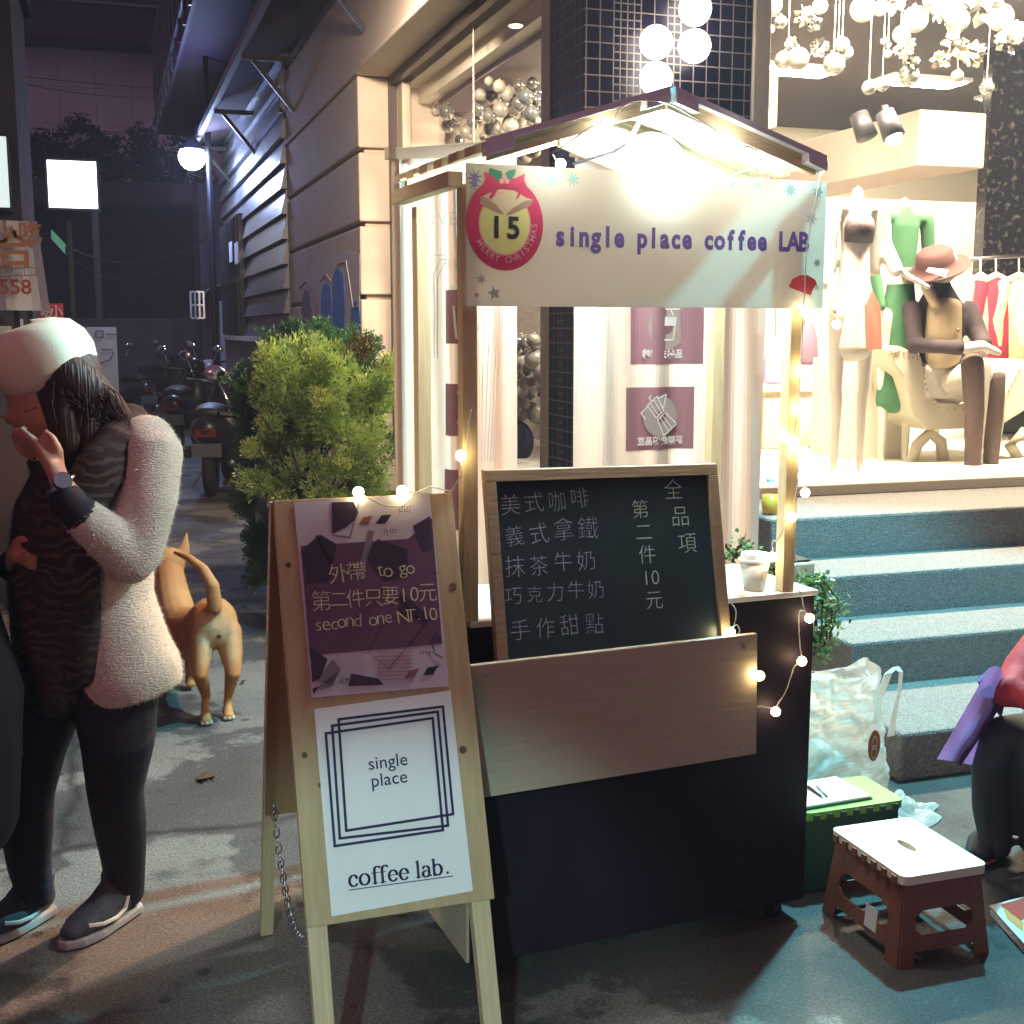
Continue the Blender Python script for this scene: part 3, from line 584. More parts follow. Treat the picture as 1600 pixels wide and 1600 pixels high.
a, b = PY(60, 474, 9.0), PY(101, 530, 9.0); MB().box(a.x, b.x, 9.0, 9.04, b.z, a.z).build('board', mat('red_board', (.40, .03, .07), .5), rs)
m = MB(); m.text('小', PY(88, 494, 8.985), xd, zd, .085, .002); m.text('吃', PY(72, 494, 8.985), xd, zd, .07, .002); m.build('characters', mat('sign_pale', (.45, .35, .35), .6), rs); MB().box(a.x+.08, a.x+.11, 9.0, 9.03, 0, b.z).build('post', DARKM, rs)
gs = thing('street_name_sign', 'small green sign plate tilted in the dark beyond the cloth banner', 'sign', tuple(PY(91, 378, 12)))
MB().slab([PY(80, 358, 12), PY(102, 381, 12), PY(102, 397, 12), PY(80, 373, 12)], (0, .03, 0)).build('plate', mat('green_plate', (.10, .45, .33), .5, emit=.12, ecol=(.2, .8, .6)), gs)
p = PY(106, 390, 12.05); MB().box(p.x, p.x+.04, 12.03, 12.07, 0, p.z+.25).build('post', DARKM, gs)
fs = thing('street_stall', 'dim street stall with shelves under the cloth banner at the left edge', 'stall', tuple(G(20, 760)))
a, b = PY(-60, 486, 7.6), PY(46, 540, 7.6); m = MB(); m.box(a.x, b.x, 7.6, 7.9, 0, 1.0); m.build('cabinet', mat('stall_brown', (.10, .06, .05), .7), fs)
m = MB(); [m.box(x, x+.03, 7.6, 7.63, 1.0, 1.66) for x in (PY(22, 500, 7.6).x, PY(43, 500, 7.6).x, PY(-30, 500, 7.6).x)]; m.build('uprights', DARKM, fs)
m = MB(); m.box(a.x, b.x, 7.58, 7.9, 1.40, 1.425); m.box(a.x, b.x+.03, 7.56, 7.9, 1.62, 1.64); m.build('shelf', DARKM, fs)
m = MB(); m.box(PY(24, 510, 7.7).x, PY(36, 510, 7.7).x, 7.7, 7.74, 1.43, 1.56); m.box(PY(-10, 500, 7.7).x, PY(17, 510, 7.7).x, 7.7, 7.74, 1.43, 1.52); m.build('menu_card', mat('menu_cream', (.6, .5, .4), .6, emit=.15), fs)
m = MB()
for k in range(6): x = PY(6+k*5, 480, 7.55).x; m.box(x, x+.018, 7.54, 7.56, 1.64, 1.70)
m.build('striped_trim', WHITE, fs)
# standing roll-up sign in the alley
p0, p1 = G(143, 692), G(190, 692); y = p0.y; zt = PY(165, 511, y).z; rs = thing('standing_sign', 'tall plain pale standing sign in the alley right of the beret', 'sign', tuple((p0+p1)/2))
MB().box(p0.x, p1.x, y, y+.04, .03, zt).build('panel', mat('pale_panel', (.62, .57, .52), .6), rs); MB().box(p0.x+.02, p1.x-.02, y-.06, y+.12, 0, .03).build('base', DARKM, rs)
m = MB(); a = lambda u, v: PY(u, v, y-.01)
for A, B in (((150, 517), (161, 517)), ((161, 517), (161, 527)), ((161, 527), (150, 527)), ((150, 527), (150, 517)), ((166, 522), (184, 523)), ((159, 546), (176, 547)), ((156, 568), (172, 562)), ((172, 562), (178, 550))): m.beam(a(*A), a(*B), .004, .012)
m.build('print_lines', INK, rs)
# blue canopy doorway far right of the alley
cn = thing('door_canopy', 'curved blue-grey canopy over a doorway beyond the siding house', 'canopy', tuple(PY(335, 475, 21)))
m = MB(); p0 = PY(316, 470, 21); p1 = PY(356, 470, 21); K = 8
for k in range(K):
    t0, t1 = math.pi/2*k/K, math.pi/2*(k+1)/K; f = lambda t: V((p0.x+(p1.x-p0.x)*(1-math.cos(t)), 0, p0.z+.25*math.sin(t)))
    A, B = f(t0), f(t1); m.slab([(A.x, 21, A.z), (B.x, 21, B.z), (B.x, 22.5, B.z), (A.x, 22.5, A.z)], (0, 0, .03))
m.build('canopy_sheet', mat('canopy_blue', (.12, .17, .24), .5), cn); p = PY(351, 520, 20.9); MB().box(p.x-.07, p.x+.05, 20.9, 21.0, 0, p0.z).build('post', mat('pale_blue_post', (.30, .36, .42), .5), cn)
m = MB(); q0, q1 = PY(299, 497, 20.8), PY(318, 456, 20.8)
for k in range(4): x = q0.x+(q1.x-q0.x)*k/3; m.box(x-.015, x+.015, 20.8, 20.83, q0.z, q1.z)
for zz in (q0.z, (q0.z+q1.z)/2, q1.z): m.box(q0.x, q1.x, 20.78, 20.8, zz-.015, zz+.015)
m.build('side_cage', STEEL, cn); m = MB(); m.box(p0.x+.1, p1.x+2, 22.5, 24, 0, 4); m.build('house_wall', mat('night_wall2', (.10, .10, .14), .8), cn)
# wires
m = MB()
def wire(P, Q, sag, r=.008):
    m.tube([P.lerp(Q, k/12)-EZ*sag*4*(k/12)*(1-k/12) for k in range(13)], r, 4)
wire(PY(95, 380, 20), PY(325, 368, 20), .35); wire(PY(100, 395, 19), PY(322, 370, 20), .5); wire(PY(14, 116, 30), PY(300, 140, 30), .05); wire(PY(14, 126, 30), PY(300, 150, 30), .15); wire(PY(20, 198, 30), PY(320, 206, 30), .05)
tag(m.build('overhead_wires', BLACKP), 'thin sagging wires strung across the alley', 'wires', kind='stuff')

# ------------------------------------------------------------------ parked scooters
def scooter():
    t = thing('scooter', 'x', 'scooter', (0, 0, 0), 'scooters parked along the alley')
    BODY = mat('scooter_paint', (.012, .011, .018), .35, coat=.3); TY = mat('tyre', (.02, .02, .02), .85)
    m = MB(); m.loft([(0, -.82, .62), (0, -.55, .60), (0, -.2, .52), (0, .0, .34), (0, .3, .27)], [(.13, .12), (.19, .15), (.19, .16), (.17, .09), (.15, .06)], side=(1, 0, 0)); m.loft([(0, .3, .27), (0, .5, .45), (0, .56, .8), (0, .5, .98)], [(.16, .06), (.20, .08), (.17, .08), (.08, .06)], side=(1, 0, 0)); m.build('body', BODY, t, smooth=True)
    MB().loft([(0, -.72, .76), (0, -.4, .78), (0, -.02, .72)], [(.13, .05), (.15, .06), (.10, .05)], side=(1, 0, 0)).build('seat', BLACKP, t, smooth=True)
    for y in (-.62, .68):
        wh = MB().torus((0, y, .24), (1, 0, 0), .19, .055).build('wheel', TY, t, smooth=True); MB().cyl((-.04, y, .24), (.04, y, .24), .15).build('rim', STEEL, wh, smooth=True)
    MB().beam((0, .55, .5), (0, .68, .26), .12, .05).build('fork', DARKM, t)
    m = MB(); m.tube([(-.34, .38, 1.02), (-.2, .46, 1.0), (0, .5, .98), (.2, .46, 1.0), (.34, .38, 1.02)], .018); m.build('handlebar', BLACKP, t)
    for s in (-1, 1):
        mr = MB(); mr.tube([(s*.25, .42, 1.0), (s*.33, .44, 1.2)], .008, 5); mr.ball((s*.35, .44, 1.25), .055, (1.2, .35, .9)); mr.build('mirror', mat('chrome', (.7, .7, .75), .12, 1), t, smooth=True)
    MB().box(-.09, .09, -.90, -.87, .56, .63).build('tail_light', mat('red_lens', (.16, .012, .015), .3), t); MB().box(-.13, .13, -.86, -.85, .38, .50).build('number_plate', mat('plate_white', (.10, .10, .11), .5), t)
    MB().tube([(.17, -.2, .25), (.2, -.75, .32)], .045, 10).build('exhaust', STEEL, t, smooth=True); MB().tube([(-.1, 0, .25), (-.25, -.1, .02)], .012, 5).build('kick_stand', STEEL, t)
    MB().loft([(0, -.55, .14), (0, -.62, .5)], [(.05, .06), (.08, .1)], n=10).build('engine_case', DARKM, t, smooth=True)
    return t
sc0 = scooter(); p = G(292, 712)
sc0.location = (p.x+.05, p.y+.7, 0); sc0.rotation_euler = (0, 0, math.radians(-14)); sc0['label'] = 'dark scooter with its number plate facing the camera, first in the alley row'
for (u, v, rz, lb) in [(352, 772, -12, 'dark scooter standing sideways against the wall behind the first one'), (470, 965, -4, 'dark scooter mostly hidden behind the two clipped shrubs'), (330, 670, -20, 'dark scooter with white helmets on it, behind the row'), (196, 668, 25, 'scooter showing red and chrome behind the pale standing sign'), (258, 640, -30, 'farthest dark scooter, near the sheet fence')]:
    p = G(u, v); copy_tree(sc0, (p.x, p.y+.5, 0), math.radians(rz), lb)
for (u, v, lb, mt_) in [(326, 574, 'round pale helmet resting on a scooter in the alley', mat('pale_helmet', (.40, .36, .40), .25)), (304, 572, 'round black helmet resting on a scooter in the alley', mat('black_helmet', (.02, .02, .025), .15))]:
    y = G(330, 670).y-.2 if u > 310 else G(292, 712).y+.9; p = PY(u, v, y); h = thing('helmet', lb, 'helmet', tuple(p)); MB().ball(p, .13, (1, 1.05, .95)).build('shell', mt_, h, smooth=True); MB().torus(p-EZ*.06, (0, 0, 1), .125, .012).build('rim', BLACKP, h, smooth=True)

# ------------------------------------------------------------------ clipped shrubs
def leafm(n, c, e=.25): return translucent(n, c, e, .5)
LD = [leafm('dark_spray', (.09, .22, .10)), leafm('mid_spray', (.15, .32, .12)), leafm('deep_spray', (.045, .12, .06))]
LY = [leafm('yellow_spray', (.70, .82, .26)), leafm('lime_spray', (.50, .66, .20)), leafm('bronze_spray', (.17, .10, .045)), leafm('olive_spray', (.22, .34, .09))]
def shrub(name, lbl, Y, lobes, mats, n, seed, per=20, bare=None, ls=.015, plumes=150):
    Q = random.Random(seed); base = PY(lobes[0][0], 700, Y); T = thing(name, lbl, 'shrub', (base.x, Y, 0))
    m = MB(); m.loft([(base.x, Y, 0), (base.x+.02, Y, .5), (base.x, Y, 1.0)], [.035, .03, .015], n=8)
    for k in range(26):
        a = Q.uniform(0, 6.3); z0 = Q.uniform(.2, .8); m.loft([(base.x, Y, z0), (base.x+math.cos(a)*.26, Y+math.sin(a)*.2, z0+.35)], [.012, .004], n=5)
    m.build('trunk', BARK, T, smooth=True)
    L = []
    for (u, v, ru, rv, dy) in lobes: c = PY(u, v, Y+dy); k = (c-_C).length/FPX; L.append((c, ru*k, rv*k))
    wts = [a*b for _, a, b in L]; m = MB(); PLU = []
    for _ in range(plumes):      # upright fan-shaped plumes
        c, ru, rv = Q.choices(L, wts)[0]; d = V((Q.gauss(0, 1), Q.gauss(0, 1), Q.gauss(0, 1))).normalized(); rr = Q.random()**.16
        p = c+V((d.x*ru*rr, d.y*ru*.8*rr, d.z*rv*rr)); ax = (d*.75+V((0, 0, .8))).normalized(); PLU.append((p, ax, Q.uniform(.045, .085), Q.choices(range(len(mats)), [4, 4, .7, 1.5][:len(mats)])[0]))
    for _ in range(n):
        p0, ax, pr, mi = Q.choice(PLU); d = V((Q.gauss(0, 1), Q.gauss(0, 1), Q.gauss(0, 1))).normalized(); rr = Q.random()**.35
        p = p0+d*pr*rr*.8+ax*pr*1.1*Q.random()
        if p.z < .12 or (bare and bare(p, Q)): continue
        up = (d*.6+ax*.9).normalized(); side = up.orthogonal().normalized(); side.rotate(Matrix.Rotation(Q.uniform(0, 6.3), 3, up)); nrm = up.cross(side)
        big = Q.uniform(.6, 1.1); q0 = p-up*.02
        for k in range(per):
            fan = (Q.random()-.5)*1.7; q = q0+(up*math.cos(fan)+side*math.sin(fan))*(.055*big*Q.random()**.6)+nrm*Q.uniform(-.008, .008)
            dd = (up*math.cos(fan)+side*math.sin(fan)+nrm*Q.uniform(-.4, .4)).normalized(); ss = dd.cross(nrm).normalized()
            if Q.random() < .5: ss = (ss*.5+nrm*.8).normalized()
            l = ls*Q.uniform(.7, 1.4); m.m = mi if Q.random() < .8 else Q.randrange(len(mats)); m.poly([q, q+dd*l*.7+ss*l*.38, q+dd*l*1.7, q+dd*l*.7-ss*l*.38])
    m.build('crown', mats, T); return T
shrub('dark_shrub', 'dark green clipped conifer shrub, taller and behind the yellow-green one', 6.75, [(480, 560, 56, 42, 0), (432, 622, 48, 48, 0), (475, 625, 64, 56, 0), (412, 700, 28, 66, 0), (424, 790, 36, 76, 0), (535, 590, 50, 50, .1), (414, 860, 20, 46, 0), (440, 880, 34, 56, 0)], LD, 7500, 4, ls=.010, plumes=260)
def bare(p, Q): return p.z < .95 and p.x > .75 and Q.random() < .55
shrub('yellow_shrub', 'yellow-green conifer shrub with browning lower branches, in front of the dark one', 6.1, [(480, 592, 62, 38, 0), (570, 590, 42, 44, 0), (530, 640, 78, 50, 0), (440, 655, 50, 44, 0), (585, 690, 32, 80, 0), (420, 730, 38, 60, 0), (510, 730, 90, 70, 0), (455, 800, 60, 60, 0), (565, 800, 50, 60, 0)], LY, 7600, 9, bare=bare, ls=.010)
# ================================================================== coffee stall
SW_, SD_ = .905, .36
sl = thing('coffee_stall', 'small wooden coffee stall with black counter, four posts and a slatted gable roof', 'market stall', tuple(S(.45, .15, 0)))
m = MB(); m.sbox(0, SW_, 0, .018, .06, .852); m.build('front_panel', BLACKL, sl, bevel=.002)
m = MB(); m.sbox(-.006, .012, .0185, SD_, .06, .852); m.build('side_panel', PLY, sl); m = MB(); m.sbox(SW_-.012, SW_+.006, .0185, SD_, .06, .852); m.build('side_panel', PLY, sl)
m = MB(); m.sbox(.014, SW_-.014, SD_-.016, SD_, .06, .852); m.build('back_panel', BLACKL, sl)
m = MB(); m.sbox(.0, SW_+.008, -.004, SD_+.01, .8525, .866); m.build('countertop', WHITE, sl, bevel=.002)
for a in (.05, SW_-.06):
    for b in (.03, SD_-.05):
        c = MB(); c.m = 0; c.cyl(S(a-.012, b+.02, .026), S(a+.012, b+.02, .026), .026, n=18); c.sbox(a-.018, a+.018, b, b+.05, .05, .06); c.build('caster', BLACKP, sl, smooth=False)
PW = .034
for (a, b, z1) in ((-.012, .0, 1.80), (.812, .0, 1.80), (-.005, .335, 1.785), (.806, .335, 1.785)):
    m = MB(); m.sbox(a, a+PW, b+.003, b+.003+PW, .8665, z1); m.build('post', PINE_V, sl, bevel=.002)
m = MB(); m.sbox(-.046, -.0125, -.006, .40, 1.792, 1.824); m.build('eave_beam', PINE, sl, bevel=.002); m = MB(); m.sbox(.8465, .876, -.006, .40, 1.792, 1.824); m.build('eave_beam', PINE, sl, bevel=.002)
# gable roof: rafters with dark edge strips, slats lying across them
RZ, EZ0, AC, AL, AR = 1.990, 1.868, .378, -.012, .750
GREYE = mat('grey_edge_strip', (.86, .90, .94), .45)
def roofp(a, b, dz=0): return S(a, b, (RZ-(RZ-EZ0)*abs(a-AC)/(AC-AL))+dz)
for b in (-.16, .38):
    for (a0, a1) in ((AL, AC-.004), (AR, AC+.004)):
        m = MB(); p, q = roofp(a0, b, -.020), roofp(a1, b, -.020); m.slab([p, q, q-EZ*.020, p-EZ*.020], E2*.022); m.build('rafter', PINE, sl)
for sgn, (a0, a1) in ((0, (AL-.01, AC-.006)), (1, (AR+.01, AC+.006))):
    m = MB(); p, q = roofp(a0, -.186, .002), roofp(a1, -.186, .002); m.slab([p, q, q-EZ*.013, p-EZ*.013], E2*.022)
    m.build('edge_strip', GREYE, sl)
    f = lambda t: a0+(a1-a0)*t
    for (t0, t1) in ((0, .13), (.86, 1)):
        m = MB(); p, q = roofp(f(t0), -.189, -.0115), roofp(f(t1), -.189, -.0115); m.slab([p, q, q-EZ*.019, p-EZ*.019], E2*.045); m.build('corner_bracket', GREYE, sl)
    m = MB(); nsl = 9
    for k in range(nsl):
        b0 = -.163+k*.066; p, q = roofp(a0, b0, -.0195+.0008*(k % 2)), roofp(a1, b0, -.0195+.0008*(k % 2)); ext = .012*((k*7) % 3-1)*(p-q).normalized()
        m.slab([p+ext, q, q+EZ*.018, p+ext+EZ*.018], E2*.056)
    m.build('roof_slats', PINE, sl)
# plywood apron hung on the counter front
m = MB(); P = [S(-.035, -.100, .500), S(.683, -.100, .507), S(.676, -.100, .800), S(-.035, -.100, .797)]; m.slab(P, E2*.015); m.build('apron_board', PLY, sl, bevel=.002)
for a, z in ((.0, .53), (.0, .77), (.64, .53), (.64, .77)): m = MB(); m.cyl(S(a, -.1005, z), S(a, -.1025, z), .0045, n=10); m.build('screw', STEEL, sl)
for a in (.1, .55): m = MB(); m.sbox(a, a+.03, -.0845, -.0005, .52, .78); m.build('apron_bracket', PINE, sl)

# chalkboard leaning behind the apron
cb = thing('chalkboard', 'framed blackboard menu with chalk Chinese writing, leaning on the stall front', 'chalkboard', tuple(S(.33, -.06, .78)))
q0, q1, q2, q3 = S(.044, .035, 1.193), S(.632, .035, 1.184), S(.640, -.078, .70), S(.040, -.078, .70)
cx = (q1-q0).normalized(); cz = ((q0-q3).normalized()); cz = (cz-cx*cz.dot(cx)).normalized(); cn_ = cx.cross(cz)  # towards the stall
W_, H_ = (q1-q0).length, (q0-q3).length; CP = lambda x, z, d=0: q0+cx*x-cz*z-cn_*d*(1 if cn_.dot(E2) > 0 else -1)
m = MB(); m.slab([CP(.02, .02), CP(W_-.02, .02), CP(W_-.02, H_), CP(.02, H_)], E2*.006)
sl8 = mat('slate', (.010, .024, .030), .38, c2=(.024, .045, .050), nscale=4); m.build('slate', sl8, cb)
FRM = wood('brown_frame', (.24, .16, .095), (.31, .22, .13)); m = MB(); fwid = .026
m.slab([CP(0, 0, .012), CP(W_, 0, .012), CP(W_, fwid, .012), CP(0, fwid, .012)], E2*.022); m.slab([CP(0, fwid+.0005, .012), CP(fwid, fwid+.0005, .012), CP(fwid, H_, .012), CP(0, H_, .012)], E2*.022); m.slab([CP(W_-fwid, fwid+.0005, .012), CP(W_, fwid+.0005, .012), CP(W_, H_, .012), CP(W_-fwid, H_, .012)], E2*.022)
m.build('frame', FRM, cb, bevel=.0015)
CHK = mat('chalk', (.46, .50, .62), .9, c2=(.24, .26, .34), nscale=45); CHG = mat('green_chalk', (.55, .75, .60), .9, c2=(.32, .44, .36), nscale=45)
def onboard(u, v):
    d = ray(u, v); n = cx.cross(cz); return _C+d*(n.dot(CP(0, 0, .0015)-_C)/n.dot(d))
m = MB()
for txt, (u0, v0), (u1, v1), sz in (('美式咖啡', (780, 803), (925, 790), .052), ('義式拿鐵', (786, 852), (938, 838), .053), ('抹茶牛奶', (786, 900), (936, 887), .053), ('巧克力牛奶', (786, 942), (948, 930), .046), ('手作甜點', (794, 1000), (948, 985), .052)):
    A, B = onboard(u0, v0), onboard(u1, v1); X = (B-A).normalized(); Y = (cz-X*cz.dot(X)).normalized(); m.hand_text(txt, A, X, Y, sz*.95, (B-A).length/len(txt), -.015*sz, (u0+v0) % 99)
m.build('chalk_menu', CHK, cb)
m = MB()
for txt, (u, v), (u1, v1), sz in (('全品項', (1040, 778), (1062, 862), .052), ('第二件10元', (988, 808), (1010, 950), .047)):
    A, B = onboard(u, v), onboard(u1, v1); dn = (B-A); k = 5 if '第' in txt else 3; items = ['第', '二', '件', '10', '元'] if k == 5 else list(txt)
    for i, ch in enumerate(items): m.text(ch, A+dn*(i/(k-1))+cx*.022, cx, cz, sz, -.012*sz)
m.build('chalk_price', CHG, cb)

# name banner across the front posts
bn = thing('name_banner', 'white stall banner reading single place coffee LAB with a Christmas wreath number 15', 'banner', tuple(S(.44, -.02, 1.55)))
BC = translucent('banner_vinyl', (.82, .77, .70), .50, .5)
BO, BX = S(-.008, -.012, 1.549), E1; BW, BH = .897, .292
m = MB(); m.slab([BO, BO+E1*BW, BO+E1*BW+EZ*BH, BO+EZ*BH], E2*.003); m.build('cloth', BC, bn)
def bp(u, v, d=.0012):
    p = SB(u, v, -.012-d); return p
BL = mat('banner_ink', (.11, .07, .30), .6); REDM = mat('wreath_red', (.52, .035, .12), .6); YEL = mat('wreath_yellow', (.72, .74, .28), .6); PINKL = mat('wreath_pink', (.75, .36, .40), .6)
m = MB(); A, B = bp(866, 383), bp(1263, 392); ln = (B-A).length
t_ = 'single place coffee LAB'; st_ = ln/len(t_)
for i, ch in enumerate(t_):
    if ch != ' ': m.text(ch, A+E1*(st_*(i+.5))+EZ*(B.z-A.z)*(i/22), E1*.95, EZ*1.12, .053, .0022)
m.build('name_letters', BL, bn)
c = bp(789, 350); R_ = (bp(847, 350)-c).length; zs = R_*1.08
# wreath, number, bells, bow and holly
m = MB(); m.disc(c, E1*1, EZ*1.1, R_*1.03, R_*.70); m.build('wreath_ring', REDM, bn)
m = MB(); m.disc(c-E2*.0002, E1, EZ*1.1, R_*.70, R_*.66); m.build('wreath_line', PINKL, bn); m = MB(); m.disc(c, E1, EZ*1.1, R_*.66); m.build('wreath_face', YEL, bn)
m = MB(); m.text('15', c-E2*.0012-EZ*.028, E1, EZ, .062, .0016, space=1.25); m.build('stall_number', INK, bn)
m = MB()
for i, ch in enumerate('MERRY CHRISTMAS'):
    a = math.radians(213+i*10.4); rr = R_*.79; e = V(E1)*math.cos(a)+EZ*math.sin(a)*1.1
    if ch != ' ':
        tx = E1*(-math.sin(a))+EZ*math.cos(a); ty = -(E1*math.cos(a)+EZ*math.sin(a)); m.text(ch, c+e*rr-E2*.0012-ty*.006, tx, ty, .019, .0002)
m.build('wreath_letters', PINKL, bn)
BEL = mat('bell_cream', (.66, .58, .40), .6); BEB = mat('bell_brown', (.36, .24, .18), .6); GRN = mat('holly_green', (.03, .22, .14), .6)
def on(pts, d=.0014): return [bp(u, v, d) for u, v in pts]
m = MB(); m.poly(on([(772, 296), (788, 296), (790, 330), (786, 336), (750, 318), (755, 306), (768, 300)])); m.poly(on([(786, 296), (804, 298), (824, 310), (834, 312), (800, 332), (790, 336)], .0016)); m.build('bells', BEL, bn)
m = MB(); m.poly(on([(749, 306), (758, 308), (776, 320), (788, 336), (776, 332), (756, 322)], .0018)); m.poly(on([(834, 311), (828, 322), (806, 332), (790, 337), (800, 326), (820, 314)], .0020)); m.build('bell_mouths', BEB, bn)
m = MB(); m.poly(on([(756, 268), (774, 276), (788, 280), (784, 294), (762, 291), (754, 290), (758, 280)], .0022)); m.poly(on([(820, 271), (806, 278), (790, 280), (792, 294), (812, 291), (823, 291), (819, 282)], .0022)); m.poly(on([(772, 294), (778, 296), (768, 312), (774, 318), (764, 308)], .0022)); m.poly(on([(804, 294), (810, 300), (806, 314), (812, 306), (814, 298)], .0022)); m.build('bow', REDM, bn)
m = MB(); m.poly(on([(765, 262), (774, 265), (784, 268), (788, 280), (778, 284), (772, 276), (764, 274)], .0024)); m.poly(on([(806, 264), (796, 266), (788, 272), (792, 284), (800, 279), (805, 272)], .0024)); m.build('holly', GRN, bn)
m = MB(); [m.disc(bp(u, v, .0028), E1, EZ, .0055, n=14) for u, v in ((784, 283), (792, 283), (788, 276))]; m.build('berries', PINKL, bn)
STB = mat('star_blue', (.30, .50, .52), .7); STG = mat('star_grey', (.46, .50, .50), .7); FLK = mat('flake_blue', (.22, .22, .46), .7)
def star(m, u, v, r, n=5, q=.45, d=.0014):
    o_ = bp(u, v, d); P = []
    for k in range(2*n): a = math.pi/2+math.pi*k/n+.2; s = r*(1 if k % 2 == 0 else q); P.append(o_+E1*(s*math.cos(a))+EZ*(s*math.sin(a)))
    m.poly(P)
m = MB(); star(m, 863, 281, .016); star(m, 895, 280, .017, 8, .4); star(m, 1145, 289, .013); star(m, 1184, 290, .013, 6, .4); star(m, 1278, 300, .016, 7, .5); star(m, 1235, 297, .019, 8, .4); m.build('blue_stars', STB, bn)
m = MB(); star(m, 752, 436, .013, 6, .4); star(m, 772, 458, .016); star(m, 1277, 411, .012, 8, .4); star(m, 1268, 342, .018, 7, .45); m.build('grey_stars', STG, bn)
m = MB(); star(m, 742, 277, .02, 8, .3); star(m, 741, 288, .014, 6, .3, .0017); m.build('snowflake', FLK, bn); m = MB(); star(m, 745, 461, .006, 6, .7); m.build('dot', PINKL, bn)
m = MB(); m.poly(on([(1232, 448), (1238, 436), (1250, 430), (1262, 430), (1274, 437), (1277, 446), (1272, 449), (1266, 462)])); m.build('santa_hat', mat('hat_red', (.60, .07, .10), .6), bn)
m = MB(); m.poly(on([(1231, 449), (1266, 461), (1264, 469), (1230, 457)], .0016)); m.disc(bp(1276, 449, .0016), E1, EZ, .006, n=14); m.build('hat_trim', mat('hat_white', (.80, .80, .76), .6), bn)

# LED work lamp under the ridge
LEDP = S(.455, .035, 1.868); lt = thing('stall_lamp', 'blinding cool white floodlight hanging under the stall roof ridge, half behind the banner top', 'lamp', tuple(LEDP))
m = MB(); m.loft([LEDP+E2*.030-EZ*.022, LEDP-EZ*.022], [.07, .092], (0, 0, 1), n=32, dome=False); m.build('lamp_housing', BLACKP, lt, bevel=.003)
m = MB(); m.loft([LEDP-E2*.0005-EZ*.022, LEDP-E2*.008-EZ*.022, LEDP-E2*.014-EZ*.022], [.088, .086, .06], (0, 0, 1), n=32, dome=False); m.build('led_panel', mat('led_glow', (.9, 1, 1), .4, emit=230, ecol=(.74, .97, 1)), lt, bevel=.002)
m = MB(); m.beam(LEDP-E1*.05+E2*.015+EZ*.0555, LEDP-E1*.03+E2*.015+EZ*.088, .012, .004, E2); m.beam(LEDP+E1*.05+E2*.015+EZ*.0555, LEDP+E1*.03+E2*.015+EZ*.088, .012, .004, E2); m.build('hanging_bracket', STEEL, lt)
MB().tube([LEDP+EZ*.04+E2*.031, LEDP+EZ*.065+E2*.08, LEDP+EZ*.05+E2*.2, S(.40, .34, 1.90)], .004).build('cord', BLACKP, lt)
spot('stall_lamp_beam', tuple(S(.455, .085, 1.87)), tuple(S(.455, .62, 1.5)), 55, (.82, .96, 1), .04, 172, .2)

# paper cup on the counter
p = S(.765, .055, .8665); cp = thing('paper_cup', 'white paper coffee cup with lid on the counter beside the blackboard', 'cup', tuple(p))
CUPM = mat('cup_white', (.80, .76, .68), .5)
MB().loft([p+EZ*.0005, p+EZ*.072], [.026, .037], n=28, dome=False).build('cup_body', CUPM, cp, smooth=True)
MB().loft([p+EZ*.0725, p+EZ*.078, p+EZ*.079, p+EZ*.092], [.040, .040, .036, .034], n=28, dome=False).build('lid', WHITE, cp)
m = MB(); A = p+EZ*.03-E2*.0332; m.stroke([(0, .016), (.003, .02), (.028, .02), (.030, .016), (.030, .0)], .002, A, E1, EZ); m.stroke([(0, .016), (0, 0)], .002, A, E1, EZ); m.build('printed_mark', mat('kraft_print', (.45, .36, .22), .6), cp)
p = S(.695, .05, .8665); ac = thing('acrylic_box', 'clear acrylic box half hidden behind the blackboard edge', 'box', tuple(p)); m = MB()
AC_ = glass('acrylic', (.95, .97, .95)); m.sbox(.65, .72, .03, .033, .867, .925); m.build('wall', AC_, ac); m = MB(); m.sbox(.65, .72, .15, .153, .867, .925); m.build('wall', AC_, ac); m = MB(); m.sbox(.648, .722, .028, .156, .9255, .929); m.build('cover', AC_, ac)

# string of warm bulbs
sg = thing('string_lights', 'string of small warm round bulbs wound over stall roof, post, counter and folding sign', 'string lights', tuple(S(.8, -.1, .9)))
WIRE = mat('clear_wire', (.62, .60, .55), .4); BLB = mat('warm_bulb', (1, .85, .5), .4, emit=30, ecol=(1, .80, .42)); BLW = mat('white_bulb', (1, .98, .9), .4, emit=90, ecol=(1, .97, .88))
def bulb(u, v, b, r=.0115, mt_=BLB, dirv=(0, 0, -1)):
    p = SB(u, v, b); d = V(dirv).normalized(); MB().ball(p, r, n=14, m=10).build('bulb', mt_, sg, smooth=True); return p
def wirepx(P):
    m = MB(); pts = [SB(u, v, b) for u, v, b in P]; q = []
    for i in range(len(pts)-1):
        for k in range(6):
            t = k/6; p0 = pts[max(i-1, 0)]; p1, p2 = pts[i], pts[i+1]; p3 = pts[min(i+2, len(pts)-1)]
            q.append(.5*((2*p1)+(p2-p0)*t+(2*p0-5*p1+4*p2-p3)*t*t+(3*p1-p0-3*p2+p3)*t**3)+V((rnd.gauss(0, .0006), 0, rnd.gauss(0, .0006))))
    q.append(pts[-1]); m.tube(q, .0016, 5); m.build('wire', WIRE, sg, smooth=True)
for (u, v, b) in ((876, 256, -.08), (1137, 228, -.19), (1192, 261, -.12), (1217, 266, -.12), (1284, 262, -.1), (950, 206, -.17)): bulb(u, v, b, .0105, BLW)
